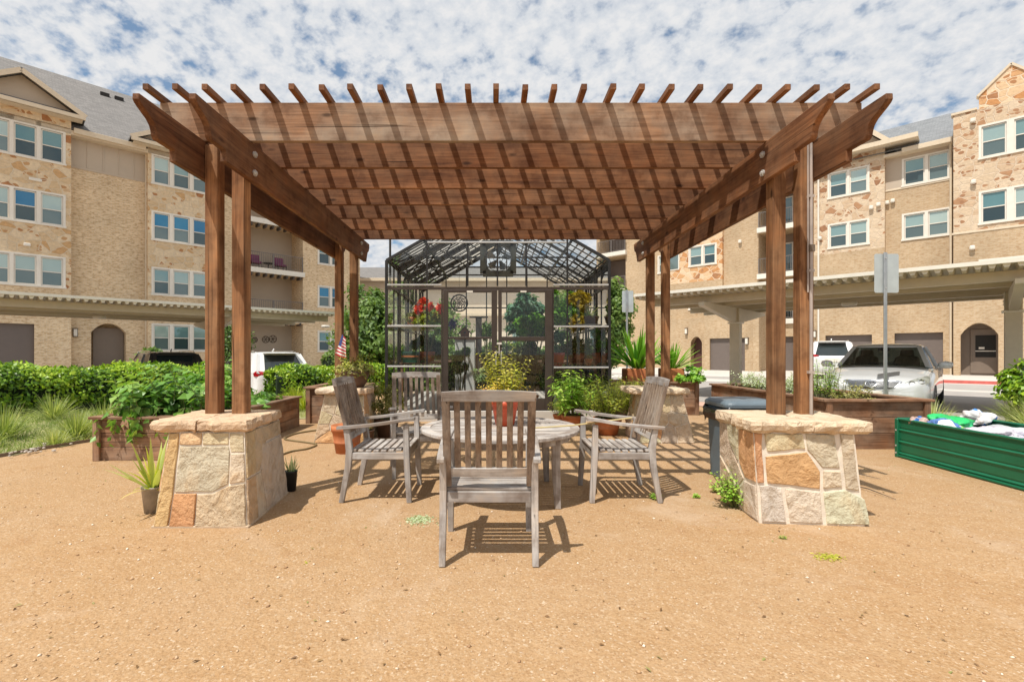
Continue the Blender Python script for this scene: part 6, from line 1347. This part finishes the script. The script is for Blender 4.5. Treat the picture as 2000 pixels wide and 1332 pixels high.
# ---- centre building, far behind
rc = thing('far_building', 'distant beige two storey building with grey roof seen behind the greenhouse', 'building', (1, 41, 0)); f = Fac(rc, 1, 41, 0)
u0, u1 = f.u(560, 0), f.u(1260, 0); rws = [(1.6, 3.2, 1), (4.9, 6.5, 2)]; prs = [(846, 868), (1000, 1022), (1120, 1140)]
wall(f, u0, u1, -.5, 7.4, 0, [(99, plain('pale_stucco', (.70, .60, .48), .85, 0, .05, 1))], wcols(f, prs, 0, [rws[0]]))
for h in wcols(f, prs, 0, [rws[0]]): window(f, *h[:4], 0)
mb = MB(); mb.add([(u0-.6, -.7, 7.4), (u1+.6, -.7, 7.4), (u1-3, 5, 9.35), (u0+3, 5, 9.35), (u0-.6, 11, 7.4), (u1+.6, 11, 7.4)], [(0, 1, 2, 3), (3, 2, 5, 4), (1, 5, 2), (0, 3, 4)]); mb.build('roof', M['shingle'], f.r)
trim(f, u0-.6, u1+.6, -.75, -.68, 7.2, 7.45, 'gutter', M['cream_trim']); mb = MB(); mb.box(f.u(880, 0), f.u(1060, 0), -.5, 0, 4.3, 4.5); mb.build('belt_course', M['cream_trim'], f.r)

# ---------------------------------------------------------------- carports (local x along the front edge, y away from the court)
def carport(label, ox, oy, th, u0, u1, depth, zt, cols, light_u, gzf):
    r = thing('carport', label, 'carport', (ox, oy, 0), th, 'long flat carports'); mb = MB()
    n = int((u1-u0)/.028); prof = []       # ribbed deck, ribs run front to back
    for i in range(n+1): k = i % 6; prof.append((u0+(u1-u0)*i/n, zt-.13+(.075 if k in (1, 2, 3) else 0)))
    vs = [(a, .02, b) for a, b in prof]+[(a, depth-.02, b-.0) for a, b in prof]; m = len(prof); mb.add(vs, [(i, i+1, m+i+1, m+i) for i in range(m-1)])
    mb.build('ribbed_deck', M['carport'], r); mb = MB()
    for i in range(m-1): (a, b), (c, e) = prof[i], prof[i+1]; mb.add([(a, .021, b), (c, .021, e), (c, .021, zt-.05), (a, .021, zt-.05), (a, depth-.021, b), (c, depth-.021, e), (c, depth-.021, zt-.05), (a, depth-.021, zt-.05)], [(0, 1, 2, 3), (4, 7, 6, 5)])
    mb.build('deck_closure', M['carport_white'], r); mb = MB(); mb.box(u0, u1, -.05, .015, zt-.07, zt); mb.box(u0, u1, depth-.01, depth+.05, zt-.09, zt-.02); mb.build('edge_flashing', M['carport_white'], r)
    mb = MB()
    for y in (.55, depth*.5-.9, depth*.5+.9, depth-.55): mb.box(u0+.05, u1-.05, y-.05, y+.05, zt-.31, zt-.135)
    mb.build('purlin', M['carport'], r)
    for u_ in cols:
        g_ = gzf(u_); mb = MB(); yc = depth*.5; mb.box(u_-.125, u_+.125, yc-.12, yc+.12, g_-.1, zt-.32); mb.build('column', M['carport'], r, bevel=.01)
        mb = MB(); mb.prism([(.15, zt-.40), (.15, zt-.315), (depth-.15, zt-.315), (depth-.15, zt-.40), (yc+.15, zt-.72), (yc-.15, zt-.72)], lambda a, b, t: (u_-.07+t*.14, a, b)); mb.build('cantilever_beam', M['carport'], r, fixn=True)
        mb = MB(); mb.box(u_-.16, u_+.16, yc-.16, yc+.16, zt-.74, zt-.70)
        for k in range(4): mb.box(u_-.15, u_-.13, yc-.18, yc-.16, zt-.60+k*.07, zt-.575+k*.07)
        mb.build('bracket', M['carport_white'], r)
    for u_ in light_u: mb = MB(); mb.lathe([(0, -.10), (.14, -.09), (.17, -.05), (.15, 0), (0, 0)], 14, (u_, depth*.55, zt-.31)); mb.build('lamp', M['white_trim'], r, smooth=True)
    return r
def cpo(c_, th, px):   # point on the front edge line for a measured direction
    k = (px-CX)/F
    if th > 0: Y = c_/.7071/(1-k)          # Y-X = c/.7071
    else: Y = c_/.7071/(1+k)
    return (k*Y, Y)
L0 = cpo(16.04, 1, 0); R0 = cpo(11.56, -1, 2000)
def lu(px, c_=16.04, d=0): p = cpo(c_+d, 1, px); return (p[0]-L0[0])*.7071+(p[1]-L0[1])*.7071
def ru(px, c_=11.56, d=0): p = cpo(c_+d, -1, px); return (p[0]-R0[0])*.7071-(p[1]-R0[1])*.7071
carport('cream steel carport on the left in front of the brick building', L0[0], L0[1], PI/4, -6, lu(656), 5.0, 2.60, [lu(418, d=2.5), lu(-260, d=2.5)], [lu(195, d=2.7), lu(655, d=2.7)-.4], lambda u: -.5)
carport('cream steel carport on the right above the silver sedan', R0[0], R0[1], -PI/4, ru(1240), 6, 5.0, 2.70, [ru(1437, d=2.5), ru(1979, d=2.5)], [ru(1658, d=2.7)], lambda u: 0)

# ---------------------------------------------------------------- signs
def signpost(label, px, Y, y_top, y_bot, x0, x1, pyb):
    x = xof(px, Y); t = thing('sign_post', label, 'sign', (x, Y, 0), 0, 'metal sign posts seen from behind'); zt_, zb_ = zof(y_top, Y), zof(y_bot, Y); mb = MB(); w_ = (x1-x0)*Y/F; xm = xof((x0+x1)/2, Y)-x
    poly = [(a+xm, b+(zt_+zb_)/2) for a, b in rrect(w_, zt_-zb_, .03)]; mb.prism(poly, lambda a, b, t_: (a, -.004+t_*.004, b)); mb.build('sign_plate', M['dull_galv'], t, fixn=True)
    mb = MB(); mb.prism([(-.022, -.035), (.022, -.035), (.03, -.03), (.02, -.006), (-.02, -.006), (-.03, -.03)], lambda a, b, t_: (a, b, t_*(zt_+.02))); mb.build('pole', M['galv'], t, fixn=True)
    mb = MB(); 
    for z in (zt_-.08, zb_+.08): mb.tube([(0, -.045, z), (0, -.034, z)], .012, 6)
    mb.build('bolt', M['pale_metal'], t); return t
signpost('near metal sign post with blank grey back in front of the silver sedan', 1727, 8.45, 496, 572, 1707.5, 1755, 765)
signpost('far metal sign post with blank grey back beside the greenhouse', 1224, 14.0, 568, 610, 1215, 1237, 760)

# ---------------------------------------------------------------- cars
def paint(name, col, flake=.0, rough=.28):
    m, nt, b, _ = newmat(name); b.inputs['Base Color'].default_value = (*col, 1); b.inputs['Metallic'].default_value = flake; b.inputs['Roughness'].default_value = rough; b.inputs['Coat Weight'].default_value = 1; b.inputs['Coat Roughness'].default_value = .05
    v = coords(nt); L(nt, ramp(nt, noise(nt, v, 2.5, 4), [(.3, tuple(x*.93 for x in col)), (.7, col)]), b.inputs['Base Color']); return m
def carglass(name, c=(.02, .028, .028)):
    m, nt, b, _ = newmat(name); b.inputs['Base Color'].default_value = (*c, 1); b.inputs['Roughness'].default_value = .03; b.inputs['Specular IOR Level'].default_value = .9; return m
CG = carglass('dark_car_glass'); LENS = plain('headlamp_lens', (.34, .35, .31), .12, .2, .45, 16, coat=1); RED = plain('tail_lamp_red', (.50, .012, .02), .12, 0, .25, 14, coat=1); CHR = plain('chrome', (.75, .76, .77), .12, 1, .03)
SCG = glassmat('tinted_windscreen', (.62, .70, .64), .05, dirt=.0); SEAT = plain('dark_seat', (.045, .04, .036), .7)
def lerp_v(a, b, t): return tuple(lerp(p, q, t) for p, q in zip(a, b))
def interp(tab, y):
    for (y0, *a), (y1, *b) in zip(tab[:-1], tab[1:]):
        if y0 <= y <= y1: t = (y-y0)/(y1-y0); t = t*t*(3-2*t) if False else t; return [lerp(p, q, t) for p, q in zip(a, b)]
    return list(tab[-1][1:] if y > tab[-1][0] else tab[0][1:])
def car(name, label, cat, loc, rz, body, kind, grp=None):
    t = thing(name, label, cat, loc, rz, grp); sedan = kind == 'sedan'; Ln = 4.85 if sedan else 4.7; h = Ln/2
    # table: y (front negative), half width at belt, z bottom, z belt (shoulder), z centre top (hood/deck), half width low
    if sedan: tab = [(-h, .48, .34, .58, .62, .52), (-h+.08, .66, .24, .66, .70, .68), (-h+.28, .82, .20, .735, .80, .82), (-h+.7, .885, .20, .80, .90, .90), (-h+1.25, .90, .22, .88, .985, .91), (-h+1.7, .905, .24, .93, 1.02, .92), (0, .905, .24, .95, 1.02, .92), (h-1.2, .90, .24, .97, 1.05, .92), (h-.5, .86, .26, .98, 1.06, .88), (h-.1, .72, .30, .93, 1.0, .78), (h, .60, .36, .86, .90, .66)]
    else: tab = [(-h, .55, .36, .70, .74, .6), (-h+.1, .74, .28, .80, .86, .76), (-h+.35, .86, .25, .92, .98, .88), (-h+1.0, .90, .25, 1.0, 1.08, .92), (-h+1.35, .91, .26, 1.04, 1.12, .93), (0, .91, .26, 1.06, 1.14, .93), (h-.6, .90, .28, 1.10, 1.16, .93), (h-.2, .85, .30, 1.10, 1.14, .90), (h-.04, .78, .34, 1.06, 1.08, .84), (h, .68, .42, .98, 1.0, .74)]
    ny = 34; rings = []
    for i in range(ny+1):
        y = -h+Ln*i/ny; wb, zb, zs, zc, wl = interp(tab, y); R_ = []
        half = [(0, zb), (wl*.8, zb), (wl*.97, zb+.06), (wl*1.0, zb+.20), (wb*1.015, (zb+zs)*.52), (wb*1.0, zs-.10), (wb*.965, zs-.02), (wb*.90, zs+(zc-zs)*.35), (wb*.72, zs+(zc-zs)*.72), (wb*.40, zs+(zc-zs)*.94), (0, zc)]
        rings.append([(x, y, z) for x, z in half]+[(-x, y, z) for x, z in half[-2:0:-1]])
    mb = MB(); loft(mb, rings); bo = mb.build('body', body, t, smooth=True, fixn=True); md = bo.modifiers.new('s', 'SUBSURF'); md.levels = 1; md.render_levels = 2
    if sedan:
        for sx in (-.36, .36):
            mb = MB(); mb.prism([(-.23, .9), (.23, .9), (.21, 1.16), (.12, 1.21), (-.12, 1.21), (-.21, 1.16)], lambda a, b, tt: (sx+a, -.18+tt*.12+(b-.9)*.25, b)); mb.prism([(-.13, 1.2), (.13, 1.2), (.11, 1.34), (-.11, 1.34)], lambda a, b, tt: (sx+a, -.10+tt*.09, b)); mb.build('seat', SEAT, t, bevel=.02, fixn=True)
        mb = MB(); mb.tube([(.36+.17*math.cos(a), -.62+.05*math.sin(a), 1.02+.15*math.sin(a)) for a in np.linspace(0, 2*PI, 21)], .014, 6); mb.build('steering_wheel', SEAT, t)
        mb = MB(); mb.bar((0, -.55, 1.34), (0, -.52, 1.36), .2, .06); mb.build('rear_view_mirror', SEAT, t)
    # cabin: rings bottom/top
    if sedan: base = (-h+1.42, h-.75, .80, 1.0); top = (-h+2.15, h-1.55, .60, 1.425)
    else: base = (-h+1.15, h-.10, .84, 1.1); top = (-h+1.95, h-.55, .66, 1.64)
    def ringat(k, grow=0):
        y0, y1, w_, z = [lerp(a, b, k) for a, b in zip(base, top)]; w_ += grow; y0 -= grow; y1 += grow; bow = .10 if sedan else .08; pts = []
        for a in np.linspace(-1, 1, 9): pts.append((a*w_*.93, y0+bow*a*a*1.2, z))
        for b_ in np.linspace(.12, .88, 6): pts.append((w_*(1+.03*math.sin(b_*PI)), lerp(y0+bow, y1-bow*.6, b_), z))
        for a in np.linspace(1, -1, 9): pts.append((a*w_*.92, y1-bow*a*a*.6, z))
        for b_ in np.linspace(.88, .12, 6): pts.append((-w_*(1+.03*math.sin(b_*PI)), lerp(y0+bow, y1-bow*.6, b_), z))
        return pts
    mb = MB(); loft(mb, [ringat(-.1), ringat(.5, .015), ringat(.98)]); mb.build('window_glass', SCG if sedan else CG, t, smooth=False, fixn=True)
    mb = MB(); rt = []
    for k, g_, dz in ((.93, .012, 0), (1.0, .005, 0), (1.0, -.05, .03), (1.0, -.22, .055), (1.0, -.45, .065)):
        rt.append([(x, y, z+dz) for x, y, z in ringat(k, g_)])
    loft(mb, rt); mb.build('roof', body, t, smooth=True, fixn=True)
    A0 = ringat(-.05, .008); A1 = ringat(.95, .012); nR = len(A0)
    ids = (0, 8, 15, 23) if sedan else (0, 8, 15, 23, 13, 25)
    for i in ids+((11, 27) if sedan else ()): mb = MB(); mb.bar(A0[i], A1[i], .075, .05, up=(0, 1, 0)); mb.build('pillar', body, t, fixn=True)
    if not sedan:
        for ids_ in ((13, 14, 15, 16), (22, 23, 24, 25)):
            a0 = ringat(-.08, .02); a1 = ringat(.96, .022); mb = MB(); vs = [a0[i] for i in ids_]+[lerp_v(a0[i], a1[i], 1) for i in ids_]; mb.add(vs, [(k, k+1, 5+k, 4+k) for k in range(3)]); mb.build('rear_quarter', body, t)
    for sx in (-1, 1):
        for yw in (-h+.92, h-.98):
            wz = .325 if sedan else .36; w_ = thing_part('wheel', t, (sx*.80, yw, wz)); mb = MB(); pr = [(wz*.62, -.11), (wz*.95, -.11), (wz, -.07), (wz, .07), (wz*.95, .11), (wz*.62, .11)]; 
            vs = []; nn = 28
            for r, x in pr:
                for k in range(nn): a = 2*PI*k/nn; vs.append((x, r*math.cos(a), r*math.sin(a)))
            mb.add(vs, [(i*nn+k, i*nn+(k+1) % nn, (i+1)*nn+(k+1) % nn, (i+1)*nn+k) for i in range(5) for k in range(nn)]); mb.build('tyre', M['rubber'], w_, smooth=False)
            mb = MB(); mb.tube([(sx*.02, 0, 0), (sx*.09, 0, 0)], wz*.62, 20)
            mb.build('rim', CHR, w_)
        mx = .93 if sedan else .95; my = -h+1.62 if sedan else -h+1.4; mz = 1.02 if sedan else 1.12
        mb = MB(); mb.lathe([(0, -.07), (.09, -.06), (.12, 0), (.10, .06), (0, .085)], 14, (sx*(mx+.09), my, mz), sy=.6); mb.bar((sx*(mx-.06), my+.02, mz-.05), (sx*(mx+.06), my, mz-.02), .05, .04); mb.build('door_mirror', body, t, smooth=True)
    return t
def thing_part(name, par, loc): o = bpy.data.objects.new(name, None); C.objects.link(o); o.parent = par; o.location = loc; return o
silver = paint('silver_car_paint', (.66, .68, .69), .18, .35); whitep = paint('white_car_paint', (.80, .80, .79)); darkp = paint('dark_car_paint', (.02, .022, .025))
SY = 10.0; sx_ = xof(1718, 9.35)
P1 = (xof(1701, 9.0), 9.0)          # nose of the sedan
dirv = Vector((.7071, .7071, 0)); cS = Vector((P1[0], P1[1], -.05))+dirv*2.42*.95
sed = car('silver_sedan', 'silver sedan parked nose out under the right carport', 'car', tuple(cS), -PI/4, silver, 'sedan'); sed.scale = (.95, .95, .95)
h = 2.425
def onhood(x, y): pass
mb = MB()     # grille, headlamps, emblem, lower intake laid on the nose
def nose(x, z, out_=0.0):      # follow the rounded nose
    a = abs(x); y = -h-.0+.02+ (a/.9)**2.6*.34 + max(0, (z-.60))*.62 + (.012 if z < .6 else 0); return (x, y-out_, z)
def nose_patch(mb, outline, cx, cz, out_=.03, dep=.05):
    n = len(outline); f_ = [nose(x, z, out_) for x, z in outline]; b_ = [nose(x, z, out_-dep) for x, z in outline]; c_ = nose(cx, cz, out_+.012)
    mb.add(f_+b_+[c_], [(i, (i+1) % n, 2*n) for i in range(n)]+[(i, n+i, n+(i+1) % n, (i+1) % n) for i in range(n)])
nose_patch(mb, [(-.46, .72), (-.40, .735), (0, .745), (.40, .735), (.46, .72), (.36, .60), (.28, .575), (0, .57), (-.28, .575), (-.36, .60)], 0, .66, .035); mb.build('grille_surround', CHR, sed)
mb = MB(); nose_patch(mb, [(-.42, .712), (0, .728), (.42, .712), (.33, .605), (.27, .588), (0, .585), (-.27, .588), (-.33, .605)], 0, .66, .045, .02); gr = mb.build('grille', plain('dark_grille', (.035, .037, .04), .4), sed)
mb = MB()
for k in range(5): z = .610+k*.024; xw = .34+.07*(z-.6)/.11; mb.tube([nose(x*xw, z, .062) for x in (-1, -.6, -.2, .2, .6, 1)], .004, 5)
mb.build('grille_bars', CHR, gr)
mb = MB(); ec = (0, .665); pts = [nose(.085*math.cos(a), ec[1]+.058*math.sin(a), .072) for a in np.linspace(0, 2*PI, 25)]; mb.tube(pts, .008, 6)
mb.tube([nose(-.035, ec[1]+.035, .075), nose(-.012, ec[1]-.018, .075), nose(.045, ec[1]-.018, .075)], .008, 6); mb.build('emblem', CHR, gr)
for s in (-1, 1):
    mb = MB(); ol = [(.47, .635), (.50, .70), (.62, .765), (.76, .82), (.835, .84), (.85, .76), (.83, .69), (.72, .645), (.58, .625)]; nose_patch(mb, [(s*a, b) for a, b in (ol if s > 0 else ol)], s*.68, .72, .03); hl = mb.build('headlight', LENS, sed, fixn=True)
    mb = MB(); 
    for cx_ in (.60, .73): mb.lathe([(0, 0), (.045, .0), (.05, .012), (.0, .02)], 14, (0, 0, 0)); 
    mb = MB()
    for cx_, cz_ in ((.60, .69), (.73, .725)): pts = [nose(s*cx_+.042*math.cos(a), cz_+.04*math.sin(a), .052) for a in np.linspace(0, 2*PI, 17)]; mb.tube(pts, .007, 6)
    mb.build('reflector', CHR, hl)
mb = MB(); nose_patch(mb, [(-.5, .42), (.5, .42), (.42, .30), (-.42, .30)], 0, .36, .04); mb.build('lower_intake', M['rubber'], sed)
mb = MB(); nose_patch(mb, [(-.17, .53), (.17, .53), (.17, .43), (-.17, .43)], 0, .48, .05); mb.build('front_plate', M['white_trim'], sed)
mb = MB(); mb.tube([(-.55, -h+1.52, 1.02), (-.1, -h+1.47, 1.045), (.35, -h+1.47, 1.045)], .008, 5); mb.build('wiper', M['rubber'], sed)
for s in (-1, 1):
    c = Vector(cS)+Euler((0, 0, -PI/4)).to_matrix() @ Vector((s*.38, -.1, 1.0))
# interior glimpses are the dark glass; white suv and others
p = Vector((xof(1622, 22.5), 22.5, .0)); wsv = car('white_suv', 'white sport utility car parked by the garages behind the silver sedan', 'car', tuple(p), PI/4+PI/2+.2, whitep, 'suv', 'white sport utility cars')
# left: white suv with its rear toward us.  rear face centre:
def leftcar(name, label, pxc, Y, mat, grp=None):
    c = Vector((xof(pxc, Y), Y, -.5)); d = Vector((-.7071, .7071, 0)); c = c+d*2.35; return car(name, label, 'car', tuple(c), PI/4+PI, mat, 'suv', grp)
ws = leftcar('white_suv', 'white sport utility car showing its rear lamp between the left pergola posts', 560, 14.6, whitep, 'white sport utility cars'); h = 2.35
ds = leftcar('dark_suv', 'dark sport utility car mostly hidden by the left hedge', 350, 15.0, darkp)
def tail(t, body):
    # local rear is +y
    for s in (-1, 1):
        mb = MB(); ol = [(.46, 1.06), (.60, 1.10), (.80, 1.13), (.875, 1.06), (.86, .97), (.74, .955), (.60, 1.0)]
        yb = lambda a: h+.015-(abs(a)/.9)**3*.20-.02
        n = len(ol); mb.add([(s*a, yb(a)+.02, b) for a, b in ol]+[(s*a, yb(a)-.08, b) for a, b in ol]+[(s*.70, yb(.7)+.035, 1.04)], [(i, (i+1) % n, 2*n) for i in range(n)]+[(i, n+i, n+(i+1) % n, (i+1) % n) for i in range(n)]); mb.build('tail_light', RED, t, fixn=True)
    mb = MB(); mb.box(-.50, .50, h-.60, h-.30, 1.64, 1.665); mb.build('roof_spoiler', body, t, bevel=.01)
    for s in (-1, 1): mb = MB(); mb.tube([(s*.60, -.6, 1.66), (s*.60, -.5, 1.72), (s*.60, 1.4, 1.72), (s*.60, 1.5, 1.68)], .018, 6); mb.build('roof_rail', CHR, t)
    mb = MB(); mb.box(-.26, .26, h-.0, h+.015, .78, .93); mb.build('number_plate', M['white_trim'], t)
    mb = MB(); mb.tube([(0, 1.2, 1.70), (0, 1.32, 1.78)], .02, 6); mb.build('antenna', body, t)
tail(ws, whitep); tail(ds, darkp); tail(wsv, whitep)
# red kerb, street lamp pole
mb = MB(); P = [cl(x, 25.0) for x in np.linspace(16.4, 30, 12)]; mb.sweep([(x, y, .07) for x, y in P], (.16, .14), side=(.7071, .7071, 0)); o = mb.build('red_kerb', M['red_paint']); o['kind'] = 'structure'
mb = MB(); mb.tube([(0, 0, 0), (0, 0, 9)], .06, 8); t = thing('lamp_post', 'thin dark lamp post rising beyond the greenhouse left corner', 'lamp post', (xof(762, 26), 26, 0)); mb.build('pole', M['dark'], t); mb = MB(); mb.box(-.3, .3, -.15, .15, 9, 9.15); mb.build('lamp_head', M['dark'], t)
